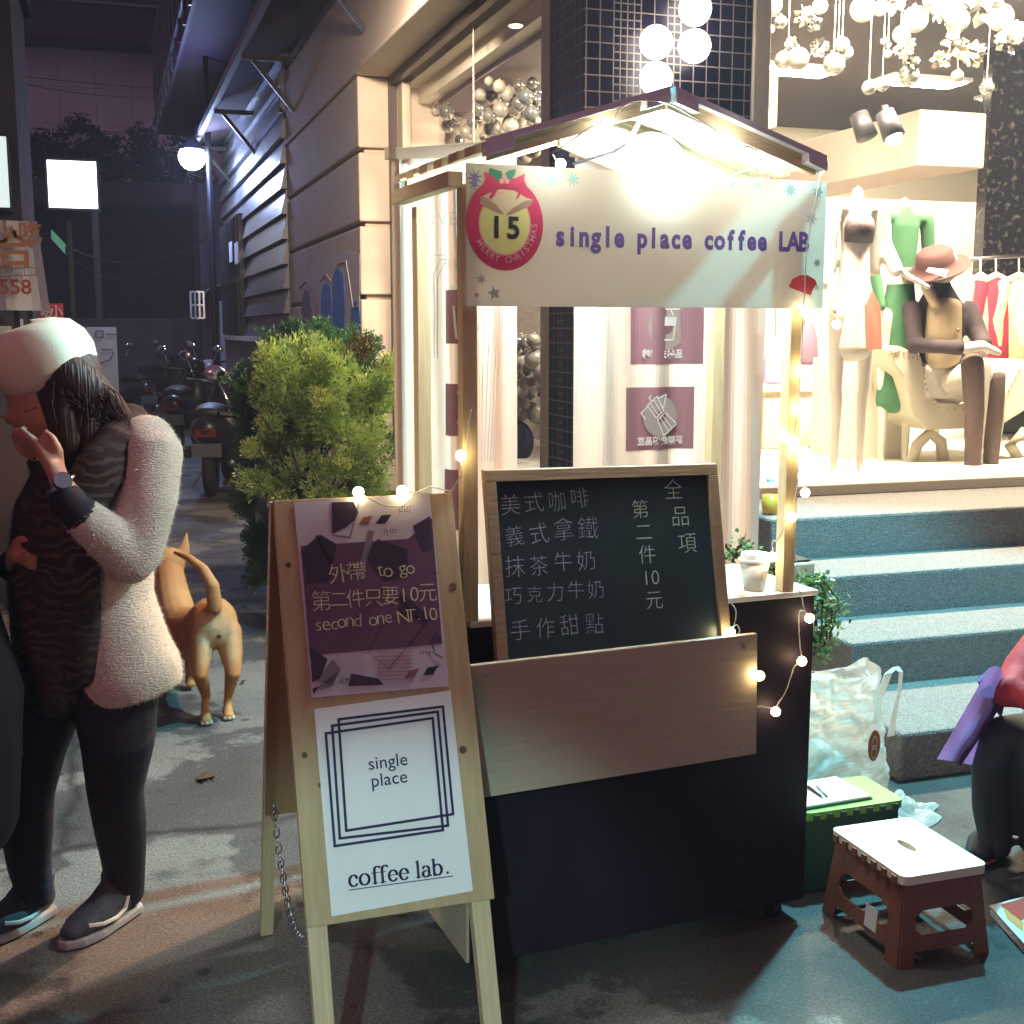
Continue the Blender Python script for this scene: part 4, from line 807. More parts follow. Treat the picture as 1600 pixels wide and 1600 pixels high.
for (u, v, b) in ((1259, 488, -.03), (1307, 507, .3), (1259, 580, -.02), (1254, 640, -.02), (1222, 682, .02), (1241, 690, -.02), (1256, 705, -.02), (1237, 808, -.02), (1258, 770, .05), (1207, 870, .0), (1265, 966, -.02), (1253, 1033, -.03), (1187, 1056, -.115), (1212, 1112, -.03), (1141, 988, -.085), (720, 712, -.02)): bulb(u, v, b)
wirepx([(862, 240, -.19), (868, 248, -.12), (876, 254, -.08)]); wirepx([(862, 240, -.19), (940, 190, -.195), (950, 205, -.17), (975, 165, -.195), (1030, 158, -.2), (1090, 186, -.195), (1132, 215, -.195), (1137, 226, -.19)]); wirepx([(1137, 226, -.19), (1178, 232, -.195), (1188, 248, -.15), (1192, 258, -.12), (1160, 268, -.02), (1140, 275, -.02)]); wirepx([(1188, 248, -.15), (1214, 262, -.12), (1250, 262, -.1), (1284, 260, -.1)])
wirepx([(1284, 262, -.1), (1262, 380, -.03), (1256, 480, -.03), (1250, 580, -.02), (1246, 640, -.02), (1240, 690, -.02), (1248, 740, -.02), (1237, 806, -.02)]); wirepx([(1237, 800, -.02), (1216, 842, -.01), (1208, 846, 0), (1207, 866, 0)]); wirepx([(1237, 808, -.02), (1243, 870, .02), (1250, 900, .0), (1246, 918, -.01), (1252, 930, -.012), (1256, 950, -.02), (1262, 962, -.02)])
wirepx([(1258, 954, -.02), (1248, 958, -.02), (1248, 980, -.02), (1250, 1010, -.02), (1252, 1028, -.03), (1240, 1045, -.02), (1228, 1080, -.02), (1215, 1100, -.02), (1212, 1108, -.03), (1195, 1104, -.02), (1182, 1104, -.02)]); wirepx([(1142, 941, -.02), (1150, 955, -.02), (1147, 975, -.02), (1141, 985, -.085), (1150, 976, -.03), (1156, 985, -.03), (1156, 1000, -.03), (1178, 1050, -.03)]); wirepx([(720, 712, -.02), (732, 700, -.02), (730, 680, -.01), (736, 640, -.02)])

# ------------------------------------------------------------------ roll-up display banners behind the stall, seen from the back
RB = translucent('rollup_fabric', (.76, .64, .54), .42, .6); PLUM = translucent('plum_print', (.27, .13, .15), .35, .6); WPR = translucent('white_print', (.9, .85, .78), .5, .6); GLN = mat('grey_line', (.45, .42, .40), .6); DSC = translucent('mauve_disc', (.42, .32, .28), .35, .6)
def rollup(name, lbl, uv0, uv1, vt, b0, b1, bend=0):
    T = thing(name, lbl, 'roll-up banner', tuple(SB(uv0[0], 900, b0).xy)+(0,)); A, B = SB(uv0[0], uv0[1], b0), SB(uv1[0], uv1[1], b1); A.z = B.z = 0; zt = SB(uv0[0], vt, b0).z; nn = 48
    nrm = (B-A).cross(EZ).normalized(); nrm = nrm if nrm.y < 0 else -nrm
    f = lambda t, z: A.lerp(B, t)+EZ*z+nrm*bend*(.35*math.sin(t*9+z*.9)+.18*math.sin(t*23-z*1.3)+.10*math.sin(t*41+z*2.1))
    m = MB(); zs_ = [.07+(zt-.07)*k/16 for k in range(17)]
    for i in range(nn):
        for j in range(16): m.poly([f(i/nn, zs_[j]), f((i+1)/nn, zs_[j]), f((i+1)/nn, zs_[j+1]), f(i/nn, zs_[j+1])])
    m.build('fabric', RB, T, smooth=True)
    m = MB(); d = (B-A).normalized(); m.obox(A-d*.02-nrm*.05, (B-A)+d*.04, nrm*.1, EZ*.065); m.build('base_case', STEEL, T)
    m = MB(); m.obox(A-d*.008-nrm*.012+EZ*zt, (B-A)+d*.016, nrm*.024, EZ*.03); m.build('top_rail', CREAMF, T, bevel=.004); m = MB(); M_ = A.lerp(B, .5)-nrm*.03; m.cyl(M_+EZ*.06, M_+EZ*(zt+.01), .009, n=10); m.build('pole', STEEL, T)
    return T, f, nrm, d, A, B, zt
def cell(T, f, nrm, t0, t1, z0, z1, mt_, name, o_=.003, slope=0):
    m = MB(); k = 24
    for i in range(k):
        a, b = t0+(t1-t0)*i/k, t0+(t1-t0)*(i+1)/k; m.poly([f(a, z0)+nrm*o_, f(b, z0)+nrm*o_, f(b, z1)+nrm*o_, f(a, z1)+nrm*o_])
    return m.build(name, mt_, T)
# right-hand one
T, f, nrm, d, A, B, zt = rollup('display_banner', 'white display banner with plum coffee-pot squares, seen from behind between the stall posts', (893, 700), (1192, 700), 245, .62, .66, .05)
def tz(u, v):
    r_ = ray(u, v); n_ = nrm; p = _C+r_*(n_.dot(A-_C)/n_.dot(r_)); return (p-A).dot(d)/(B-A).length, p.z
def onb(u, v, o_=.006): t, z = tz(u, v); return f(t, z)+nrm*o_
for (ul, ur, vt_, vb, word, icon) in ((990, 1094, 455, 574, '單品義式咖啡', 'cup'), (980, 1080, 600, 708, '莊園級精品豆', 'pot'), (985, 1088, 300, 420, '手沖咖啡', 'cup')):
    t0, _ = tz(ul, vb-10); t1, _ = tz(ur, vb); _, z0 = tz((ul+ur)/2, vb-5); _, z1 = tz((ul+ur)/2, vt_+5)
    cell(T, f, nrm, t0, t1, z0, z1, PLUM, 'printed_square'); cc = f((t0+t1)/2, (z0+z1)/2+.01)+nrm*.0045; s = (z1-z0)
    m = MB(); m.disc(cc+EZ*.01*0-EZ*s*.02, d, EZ, s*.32, s*.1, n=30); m.build('disc', DSC, T)
    m = MB(); e = f((t0+t1)/2, z0+s*.10)+nrm*.0065; m.text(word, e, -d, EZ, s*.135, .0012, space=1.1); m.build('printed_words', WPR, T)
    m = MB(); o_ = cc+nrm*.002
    if icon == 'cup':
        m.stroke([(-.15*s, .12*s), (-.10*s, -.20*s), (.10*s, -.20*s), (.15*s, .12*s), (-.15*s, .12*s)], .02*s, o_, d, EZ); m.poly([o_+d*x*s+EZ*y*s for x, y in ((-.145, .12), (-.125, 0), (.125, 0), (.145, .12))])
        m.stroke([(-.15*s, .34*s), (.2*s, .34*s), (.2*s, .24*s), (-.15*s, .24*s)], .022*s, o_, d, EZ); m.stroke([(.05*s, .24*s), (.09*s, .16*s)], .022*s, o_, d, EZ); m.stroke([(-.05*s, .24*s), (-.09*s, .16*s)], .022*s, o_, d, EZ)
    else:
        r_ = Matrix.Rotation(math.radians(38), 2); K = lambda P: [tuple((r_ @ V((x*s, y*s)))) for x, y in P]
        m.stroke(K([(-.15, -.30), (.15, -.30), (.09, -.02), (-.09, -.02), (-.15, -.30)]), .022*s, o_, d, EZ); m.stroke(K([(-.09, .02), (.09, .02), (.13, .28), (-.10, .28), (-.09, .02)]), .022*s, o_, d, EZ)
        m.stroke(K([(.1, .05), (.28, .2), (.13, .24)]), .022*s, o_, d, EZ); m.stroke(K([(-.10, .26), (-.26, .26), (-.26, .14)]), .022*s, o_, d, EZ); m.stroke(K([(-.04, -.28), (-.025, -.04)]), .018*s, o_, d, EZ); m.stroke(K([(.04, -.28), (.025, -.04)]), .018*s, o_, d, EZ); m.stroke(K([(-.03, .04), (-.04, .26)]), .018*s, o_, d, EZ); m.stroke(K([(.03, .04), (.05, .26)]), .018*s, o_, d, EZ); m.stroke(K([(0, .28), (0, .36), (.05, .36)]), .022*s, o_, d, EZ)
    m.build('printed_icon', WPR, T)
m = MB()
for u in (948, 952.5, 957): m.tube([onb(u, 480, .004), onb(u-6, 600, .004), onb(u-14, 735, .004)], .0009, 4)
m.build('border_lines', GLN, T)
# left-hand one, turned away and showing a strip of its print
T, f, nrm, d, A, B, zt = rollup('display_banner', 'white display banner with plum squares and thin curved lines, left of the stall posts', (632, 700), (806, 700), 250, .75, .50, .05)
for (v0, v1, word) in ((445, 545, 'A.O.'), (592, 690, 'roast'), (727, 838, 'es')):
    t0, _ = tz(692, v1); t1, _ = tz(752, v1); _, z0 = tz(720, v1-8); _, z1 = tz(720, v0+8); cell(T, f, nrm, t0, t1, z0, z1, PLUM, 'printed_square')
    m = MB(); s = z1-z0; m.text(word, f(t0+(t1-t0)*.48, z0+s*.08)+nrm*.005, -d, EZ, .034, .0006); m.build('printed_words', WPR, T)
    m = MB(); o_ = f(t0+(t1-t0)*.55, z0+s*.55)+nrm*.006
    if v0 < 500: m.stroke([(-.03, .02), (-.022, -.06), (.03, -.06)], .008, o_, d, EZ); m.stroke([(-.04, .07), (.04, .07)], .010, o_, d, EZ); m.stroke([(-.01, .07), (-.01, .045)], .008, o_, d, EZ)
    elif v0 < 700: m.stroke([(.02, .08), (-.02, .04), (.02, 0), (-.02, -.04), (.03, -.07)], .007, o_, d, EZ)
    else: m.stroke([(.0, .06), (.03, -.03), (-.02, -.04)], .008, o_, d, EZ)
    m.build('printed_icon', WPR, T)
m = MB()
for k in (0, 7, 13): m.tube([onb(q[0], q[1], .004) for q in [(672+k*.6, 560), (671+k*.6, 420+k), (674+k, 398+k), (690, 398+k), (712, 408+k*.8), (735, 416+k)]], .0012, 4)
for k in range(6): m.tube([onb(764+k*5, 478, .004), onb(762+k*4.5, 560, .004), onb(760+k*3, 720, .004)], .0008, 4)
m.tube([onb(766, 480, .004), onb(757, 512, .004), onb(742, 530, .004)], .001, 4)
m.build('border_lines', GLN, T); m = MB(); m.text('BOVEDA', onb(700, 352, .005), d, EZ, .05, -.0012, space=1.2); m.build('faint_letters', GLN, T)
# rolled fabric edge at its left
E_ = thing('rolled_cloth', 'cream cloth hanging in soft upright folds at the left of the display banners', 'cloth', tuple(SB(640, 900, .8).xy)+(0,)); m = MB(); a0, b0 = SB(617, 700, .80), SB(676, 700, .80); zt = SB(640, 250, .8).z
ks = 24
for i in range(ks):
    g2 = lambda q: a0.lerp(b0, q)*1+E2*.018*math.sin(q*16)
    p, q = g2(i/ks), g2((i+1)/ks); m.poly([V((p.x, p.y, .35)), V((q.x, q.y, .35)), V((q.x, q.y, zt)), V((p.x, p.y, zt))])
m.build('cloth', translucent('cream_cloth', (.72, .60, .50), .3, .8), E_, smooth=True); m = MB(); m.obox(V((a0.x-.01, a0.y-.02, zt)), E1*.13, E2*.04, EZ*.03); m.build('top_rail', CREAMF, E_); m = MB(); m.cyl(V((a0.x+.05, a0.y+.03, 0)), V((a0.x+.05, a0.y+.03, zt)), .01); m.build('pole', STEEL, E_)

# ------------------------------------------------------------------ folding A-board
AF = thing('folding_sign', 'wooden folding A-board sign with two posters, standing left of the stall', 'sign', (.42, 2.35, 0))
ap = V((.312, 2.528, 1.155)); wv = V((math.cos(math.radians(1)), math.sin(math.radians(1)), 0)); nv_ = V((wv.y, -wv.x, 0)); FOOT = .42; WA = .38
fp = lambda x, s, off=0: ap+wv*x+nv_*FOOT*s-EZ*1.155*s+fn*off
fd = (nv_*FOOT-EZ*1.155).normalized(); fn = wv.cross(fd).normalized(); fn = fn if fn.y < 0 else -fn; LEN = math.hypot(FOOT, 1.155)
m = MB(); m.slab([fp(0, 0), fp(WA, 0), fp(WA, .685), fp(0, .685)], -fn*.018); m.build('front_board', wood('pine_board', (.42, .30, .15), (.54, .41, .23), (40, 5, 1)), AF, bevel=.002)
for x in (.004, WA-.044):
    m = MB(); m.slab([fp(x, .55, -.0185), fp(x+.04, .55, -.0185), fp(x+.036, .995, -.0185), fp(x, .995, -.0185)], -fn*.03); m.build('leg', PINE_V, AF, bevel=.002)
rp = lambda x, s, off=0: ap-fn*.02+wv*x-nv_*.40*s-EZ*1.15*s
m = MB(); m.slab([rp(0, 0), rp(WA, 0), rp(WA, .68), rp(0, .68)], nv_*-.016); m.build('rear_board', wood('pine_dark', (.34, .21, .10), (.44, .29, .15), (40, 5, 1)), AF)
for x in (-.002, WA-.038):
    m = MB(); m.slab([rp(x, 0), rp(x+.03, 0), rp(x+.03, .995), rp(x, .995)], -nv_*.03-EZ*.001); m.build('leg', PINE_V, AF)
m = MB()   # hanging chain
p0, p1 = fp(.01, .70, -.04), rp(.02, .66)
for k in range(34):
    t = k/33; c = p0.lerp(p1, t)-EZ*.20*4*t*(1-t)*.6; ax = wv if k % 2 else nv_; m.torus(c, ax, .0085, .0020, 12, 5, 1.45, .75)
m.build('chain', STEEL, AF, smooth=True)
m = MB()
for (x, s) in ((.345, .44), (.022, .42), (.36, .165), (.02, .11), (.05, .47)): m.disc(fp(x, s, .0008), wv, fd, .006+.002*(x > .3), n=14)
m.build('wood_knots', mat('knot', (.12, .065, .035), .7), AF)
def fpx(u, v, off=.002):
    d = ray(u, v); return _C+d*(fn.dot(ap+fn*off-_C)/fn.dot(d))
def sheet(pxs, off, mt_, name, par): m = MB(); m.poly([fpx(u, v, off) for u, v in pxs]); return m.build(name, mt_, par)
UPP = sheet([(459, 785), (671, 770), (702, 1072), (487, 1090)], .002, mat('poster_white', (.55, .54, .60), .28, c2=(.60, .59, .63), nscale=3), 'upper_poster', AF)
PVI = mat('poster_plum', (.115, .055, .105), .3, c2=(.14, .07, .12), nscale=6); PDK = mat('poster_dark', (.05, .035, .065), .3); PGY = mat('poster_grey', (.22, .20, .25), .3); PBR = mat('poster_brown', (.26, .12, .10), .3)
sheet([(470, 853), (638, 842), (675, 809), (691, 1006), (484, 1024)], .0028, PVI, 'plum_field', UPP)
m = MB(); q = lambda *P: m.poly([fpx(u, v, .0034) for u, v in P])
q((518, 785), (552, 784), (560, 800), (555, 812), (540, 824), (519, 834)); q((471, 860), (500, 835), (526, 850), (515, 908), (480, 912)); q((570, 870), (590, 842), (636, 858), (640, 900), (600, 908)); q((645, 822), (672, 806), (676, 858), (660, 862)); q((625, 925), (668, 960), (668, 975), (622, 955)); q((484, 1010), (512, 1030), (500, 1060), (488, 1066)); q((488, 1076), (500, 1072), (490, 1085)); q((548, 1052), (590, 1060), (600, 1070), (545, 1072)); m.build('dark_shapes', PDK, UPP)
m = MB(); q((560, 785), (562, 783), (548, 842), (520, 838), (521, 835), (546, 838)); q((500, 1070), (530, 1048), (520, 1072), (498, 1078)); q((492, 838), (496, 835), (522, 880), (516, 884)); q((558, 900), (575, 828), (585, 830), (566, 905)); q((492, 1064), (520, 1030), (532, 1046), (518, 1070)); m.build('grey_shapes', PGY, UPP)
m = MB(); q((560, 820), (568, 808), (582, 806), (575, 819)); q((632, 1060), (640, 1048), (655, 1044), (648, 1057)); m.build('brown_diamonds', PBR, UPP)
m = MB(); q((587, 818), (596, 805), (612, 804), (602, 818)); q((661, 1055), (668, 1043), (685, 1040), (676, 1054))
for (u0, v0, du, dv, k) in ((624, 792, 4.2, 3.6, 16), (601, 828, 4.2, 3.4, 12), (657, 1018, 4.4, 3.2, 9), (532, 1060, 4, 3.4, 14), (667, 895, 4, 8, 6)):
    for i in range(k):
        u, v = u0+(i % 5)*du+rnd.uniform(-1.2, 1.2), v0+(i//5)*dv+rnd.uniform(-1, 1); m.disc(fpx(u, v, .0036), wv, fd, .0016, n=6)
m.build('black_marks', INK, UPP)
m = MB()
for k in range(9):
    v = 1014+k*6; P = [(590+x*4, v-(x*4)*.03+(1.3 if x % 2 else -1.3)) for x in range(15)]
    for A_, B_ in zip(P, P[1:]): m.beam(fpx(*A_, .0036), fpx(*B_, .0036), .0009, .0006, fn)
m.build('red_waves', mat('wave_red', (.30, .12, .16), .4), UPP)
m = MB()
for k in range(11):
    for x in range(12):
        u, v = 522+x*4.3, 1028+k*4.2-x*.3; m.beam(fpx(u, v, .0036), fpx(u+2, v-2, .0036), .0008, .0005, fn)
m.build('blue_hatching', mat('hatch_blue', (.20, .24, .42), .4), UPP)
# thin shape outlines drawn on the poster
m = MB()
for P in ([(622, 930), (575, 1020), (608, 1045), (665, 975), (622, 930)], [(690, 1000), (680, 990), (674, 1005), (680, 1022), (692, 1028)]):
    for A_, B_ in zip(P, P[1:]): m.beam(fpx(*A_, .0037), fpx(*B_, .0037), .0022 if P[0][0] > 680 else .001, .0006, fn)
m.build('outlines', PDK, UPP)
PEN = mat('paint_pen', (.78, .82, .44), .7, c2=(.50, .52, .30), nscale=30); m = MB()
for txt, (u0, v0), (u1, v1), sz in (('外帶', (517, 908), (573, 904), .047), ('to go', (590, 902), (648, 896), .044), ('第二件只要10元', (489, 952), (682, 936), .045), ('second one NT.10', (492, 986), (684, 967), .043)):
    A_, B_ = fpx(u0, v0, .0042), fpx(u1, v1, .0042); X = (B_-A_).normalized(); Y = fn.cross(X); Y = Y if Y.z > 0 else -Y
    k = sum(1 if ord(c_) > 255 else .62 for c_ in txt); m.hand_text(txt, A_, X, Y, sz*.92, (B_-A_).length/k, -.012*sz, len(txt))
m.build('pen_writing', PEN, UPP)
LOW = sheet([(491, 1108), (704, 1079), (739, 1392), (518, 1432)], .002, PAPER, 'lower_poster', AF)
INKB = mat('blue_black_ink', (.025, .018, .075), .4); m = MB()
for P in ([(509, 1146), (676, 1122), (692, 1297), (523, 1322)], [(519, 1134), (684, 1112), (700, 1290), (531, 1310)], [(529, 1124), (692, 1104), (708, 1272), (541, 1298)]):
    for i in range(4):
        A_, B_ = fpx(*P[i], .0030), fpx(*P[(i+1) % 4], .0030); e_ = (B_-A_).normalized()*.0020; m.beam(A_-e_, B_+e_, .0052, .0006, fn)
m.build('logo_squares', INKB, LOW)
m = MB(); X = (fpx(640, 1192)-fpx(573, 1201)).normalized(); Y = fn.cross(X); Y = Y if Y.z > 0 else -Y
m.text('single', fpx(607, 1199, .0034), X, Y, .036, .0001, space=1.02); m.text('place', fpx(609, 1226, .0034), X, Y, .036, .0001, space=1.02); m.build('logo_words', INKB, LOW)
# serif lettering 'coffee lab.' drawn with thick and thin strokes
m = MB(); A_, B_ = fpx(545, 1386, .0034), fpx(708, 1364, .0034); X = (B_-A_).normalized(); Y = fn.cross(X); Y = Y if Y.z > 0 else -Y; U_ = (B_-A_).length/5.08
def pen(pts, o_, tk=.125, tn=.04):
    m2 = []
    for (x0, y0), (x1, y1) in zip(pts, pts[1:]):
        l = math.hypot(x1-x0, y1-y0); wd = tn+(tk-tn)*abs(y1-y0)/max(l, 1e-6); m.stroke([(x0*U_+o_, y0*U_), (x1*U_+o_, y1*U_)], wd*U_, A_, X, Y)
arc = lambda cx_, cy_, rx, ry, a0, a1, n=14: [(cx_+rx*math.cos(math.radians(a0+(a1-a0)*i/n)), cy_+ry*math.sin(math.radians(a0+(a1-a0)*i/n))) for i in range(n+1)]
def letter(ch, x):
    o_ = x*U_
    if ch == 'c': pen(arc(.25, .25, .2, .25, 40, 320), o_); pen([(.38, .42), (.40, .36)], o_)
    elif ch == 'o': pen(arc(.27, .25, .22, .25, 0, 360, 22), o_)
    elif ch == 'f': pen([(.15, 0), (.15, .56)]+arc(.30, .60, .15, .16, 180, 40, 8), o_); pen([(.02, .48), (.32, .48)], o_, .05); pen([(.03, .02), (.29, .02)], o_, .05)
    elif ch == 'e': pen([(.06, .28), (.43, .28)], o_); pen(arc(.25, .25, .2, .25, 8, 320), o_)
    elif ch == 'l': pen([(.12, .74), (.12, 0)], o_); pen([(0, .02), (.25, .02)], o_, .05); pen([(.02, .72), (.12, .74)], o_, .05)
    elif ch == 'a': pen(arc(.2, .35, .15, .14, 160, 0, 7)+[(.35, .06), (.44, .02)], o_); pen(arc(.2, .13, .16, .14, 70, 330, 12), o_)
    elif ch == 'b': pen([(.1, .74), (.1, .02)], o_); pen(arc(.27, .25, .2, .25, 150, -150, 14), o_); pen([(0, .72), (.1, .74)], o_, .05)
    elif ch == '.': m.disc(A_+X*(o_+.08*U_)+Y*(.05*U_), X, Y, .065*U_, n=12)
for ch, x in zip('coffeelab.', (0, .46, 1.02, 1.36, 1.74, 2.23, 2.98, 3.26, 3.72, 4.34)): letter(ch, x*1.09)
m.stroke([(0, -.14*U_), (5.05*U_, -.14*U_)], .045*U_, A_, X, Y); m.build('serif_words', INKB, LOW)
for (u, v, o_) in ((560, 769, .012), (628, 767, .012)):
    p = fpx(u, v, o_); MB().ball(p, .0115, n=14, m=10).build('bulb', BLB, sg, smooth=True)
m = MB(); P = [fpx(u, v, o_) for u, v, o_ in ((558, 768, .01), (575, 778, .012), (600, 790, .014), (625, 792, .014), (643, 780, .014), (645, 765, .012), (628, 766, .01))]; m.tube(P, .0016, 5); m.tube([fpx(628, 767, .01), fpx(650, 770, -.02), fpx(672, 760, -.05), SB(705, 768, -.02), SB(722, 740, -.02), SB(720, 714, -.02)], .0016, 5); m.build('wire', WIRE, sg, smooth=True)
# ================================================================== things on the ground at the right
def fold_stool(name, lbl, o, ax, ay, L, Wd, H, topm, bodym, holes=True, inset=.03):
    """folding step stool: o = base corner nearest the camera, ax, ay unit directions along the base"""
    T = thing(name, lbl, 'stool', tuple(o)); ax, ay = V(ax).normalized(), V(ay).normalized(); th = .006
    c = o+ax*L/2+ay*Wd/2
    def P(x, y, z):   # x, y in -1..1 on the tapering sides
        k = z/H; return c+ax*(x*(L/2-inset*k))+ay*(y*(Wd/2-inset*k))+EZ*z
    zt = H-.024
    def side(fixed, s, name):
        m = MB(); nrm = (ax if fixed == 'x' else ay)*s*th
        Q = lambda t, z: (P(s, t, z) if fixed == 'x' else P(t, s, z))
        def pl(t0, t1, z0, z1): m.slab([Q(t0, z0), Q(t1, z0), Q(t1, z1), Q(t0, z1)], -nrm)
        lim = .965
        if not holes: pl(-lim, lim, .004, zt)
        else:
            pl(-lim, -.66, 0, zt); pl(.66, lim, 0, zt); pl(-.66, .66, zt*.66, zt); pl(-.66, .66, zt*.17, zt*.36)
            m.slab([Q(-.66, zt*.58), Q(-.5, zt*.66), Q(-.66, zt*.66)], -nrm); m.slab([Q(.66, zt*.58), Q(.66, zt*.66), Q(.5, zt*.66)], -nrm)
            m.slab([Q(-.66, zt*.36), Q(-.5, zt*.36), Q(-.66, zt*.44)], -nrm); m.slab([Q(.66, zt*.36), Q(.66, zt*.44), Q(.5, zt*.36)], -nrm)
        m.build(name, bodym, T, bevel=.0015)
    side('x', -1, 'side_frame'); side('x', 1, 'side_frame'); side('y', -1, 'end_frame'); side('y', 1, 'end_frame')
    # top plate with rounded corners and a hand hole, castellated hinge edges along the long sides
    lx, ly = L/2-inset+.012, Wd/2-inset+.012; r = .02; out_ = []
    for sx, sy, a0 in ((1, 1, 0), (-1, 1, 90), (-1, -1, 180), (1, -1, 270)):
        for k in range(6): a = math.radians(a0+k*18); out_.append((sx*(lx-r)+r*math.cos(a), sy*(ly-r)+r*math.sin(a)))
    inn = [(.013*math.cos(t*math.pi/12)*(1), .036*math.sin(t*math.pi/12)) for t in range(24)]
    if L > Wd: inn = [(y, x) for x, y in inn]; inn = inn[::-1]
    m = MB(); W3 = lambda q, z: c+ax*q[0]+ay*q[1]+EZ*z
    n = 24
    ang = lambda q: math.atan2(q[1], q[0]) % (2*math.pi)
    out_.sort(key=ang); inn.sort(key=ang)
    for i in range(n):
        j = (i+1) % n
        m.poly([W3(out_[i], H), W3(out_[j], H), W3(inn[j], H), W3(inn[i], H)]); m.poly([W3(out_[i], H-.022), W3(inn[i], H-.022), W3(inn[j], H-.022), W3(out_[j], H-.022)])
        m.poly([W3(out_[i], H-.022), W3(out_[j], H-.022), W3(out_[j], H), W3(out_[i], H)]); m.poly([W3(inn[i], H-.022), W3(inn[i], H), W3(inn[j], H), W3(inn[j], H-.022)])
    m.build('top', topm, T, bevel=.002)
    m = MB()
    for s in (-1, 1):
        for k in range(7):
            t = -.8+k*1.6/6
            if L > Wd: p = c+ax*(t*lx)+ay*(s*(ly-.002))+EZ*(H-.026); m.obox(p-ax*.009, ax*.018, ay*(s*.008), EZ*.020)
            else: p = c+ay*(t*ly)+ax*(s*(lx-.002))+EZ*(H-.026); m.obox(p-ay*.009, ay*.018, ax*(s*.008), EZ*.020)
    m.build('hinge_knuckles', bodym, T, bevel=.001); return T, P
BRN = mat('brown_plastic', (.20, .075, .045), .5, bump=.05, bscale=200); CRM = mat('cream_plastic', (.82, .76, .60), .4, bump=.06, bscale=300)
T, P = fold_stool('step_stool', 'brown folding step stool with a cream top in front of the steps', V((1.715, 2.315, 0)), (1, 0, 0), (0, 1, 0), .265, .335, .225, CRM, BRN, inset=.024)
m = MB(); m.slab([P(-1, -.12, .045), P(-1, -.42, .045), P(-1, -.42, .100), P(-1, -.12, .100)], (-.0015, 0, 0)); m.build('price_sticker', mat('sticker', (.7, .7, .68), .5), T)
GRT = mat('green_plastic', (.22, .50, .10), .4); GRB = mat('dark_green_plastic', (.02, .085, .06), .5)
T, P = fold_stool('step_stool', 'green folding step stool with a paper pad on it, beside the black counter', V((1.715, 2.735, 0)), (1, .02, 0), (0, 1, 0), .315, .20, .225, GRT, GRB, holes=False, inset=.014)
pd = thing('paper_pad', 'white paper pad on dark backing lying on the green stool', 'paper pad', (1.83, 2.84, .226)); xa = V((math.cos(.06), math.sin(.06), 0)); ya = V((-xa.y, xa.x, 0)); c = V((1.71, 2.757, .2262))
MB().obox(c, xa*.235, ya*.165, EZ*.004).build('backing_board', mat('dark_board', (.06, .05, .06), .6), pd); MB().obox(c+xa*.003+ya*.003+EZ*.0042, xa*.228, ya*.158, EZ*.006).build('sheets', PAPER, pd, bevel=.001)
for i, (dx, mt_, lb, r_) in enumerate([(.095, mat('navy_pen', (.04, .05, .16), .3), 'dark blue pen lying on the white paper pad', 1.45), (.112, mat('clear_pen', (.6, .62, .6), .2), 'pale pen beside the dark blue pen on the paper pad', 1.3)]):
    a = c+xa*dx+ya*.04+EZ*.0138; q = thing('pen', lb, 'pen', tuple(a)); dd = xa*math.cos(r_)+ya*math.sin(r_); MB().tube([a, a+dd*.075], .0035, 8).build('barrel', mt_, q, smooth=True); MB().loft([a-dd*.0005, a-dd*.011], [.003, .0008], n=8, dome=False).build('tip', STEEL, q); MB().obox(a+dd*.045+EZ*.0037, dd*.03, dd.cross(EZ)*.002, EZ*.001).build('clip', STEEL, q)

# crumpled plastic carrier bag against the steps
BAG = translucent('bag_plastic', (.84, .88, .84), .5, .2); _N, _L, _p = nodes(BAG); _t = _N.new('ShaderNodeBsdfTransparent'); _x = _N.new('ShaderNodeMixShader'); _x.inputs[0].default_value = .28; _s = _N['Material Output'].inputs[0].links[0].from_socket; _L.new(_s, _x.inputs[1]); _L.new(_t.outputs[0], _x.inputs[2]); _L.new(_x.outputs[0], _N['Material Output'].inputs[0]); Q = random.Random(12)
bg_ = thing('plastic_bag', 'large crumpled white plastic carrier bag with an orange print, standing by the steps', 'bag', (2.12, 3.16, 0)); 
def bagshape(z, a):
    hw = .20-.05*(z/.46)+.03*math.sin(z*9); hd = .10-.02*z/.46; return V((2.07+.02*z+hw*math.cos(a)*(1 if abs(math.cos(a)) < .8 else .97), 3.17+hd*math.sin(a)+.06*z, z))
from mathutils import noise as NZ
m = MB(); na, nz_ = 110, 70; vid = []
for j in range(nz_+1):
    z = .46*j/nz_
    for i in range(na):
        a = 2*math.pi*i/na; sx = math.copysign(abs(math.cos(a))**.55, math.cos(a)); sy = math.copysign(abs(math.sin(a))**.6, math.sin(a))
        hw = .195-.045*(z/.46); hd = .10-.045*(z/.46); p = V((2.065+.015*z+hw*sx, 3.17+hd*sy+.05*z, z))
        R1 = lambda f, o: 1-2*abs(NZ.noise(p*f+V((o, o*.7, o*1.3))))
        q = NZ.noise(p*6)*.020+R1(9, 1)*.014+R1(19, 4)*.010+R1(41, 7)*.005; top = .012*math.sin(a*2+1)+.03*NZ.noise(V((a, 0, 3))) if j == nz_ else 0
        if z < .01: q *= .3
        m.v.append(p+V((sx, sy, 0)).normalized()*(q-.015)+EZ*(top*(j/nz_)**6+NZ.noise(p*12)*.010*(0 < j)))
for j in range(nz_):
    for i in range(na): k = (i+1) % na; m.f.append((j*na+i, j*na+k, (j+1)*na+k, (j+1)*na+i)); m.mi.append(0)
m.build('bag_body', BAG, bg_)
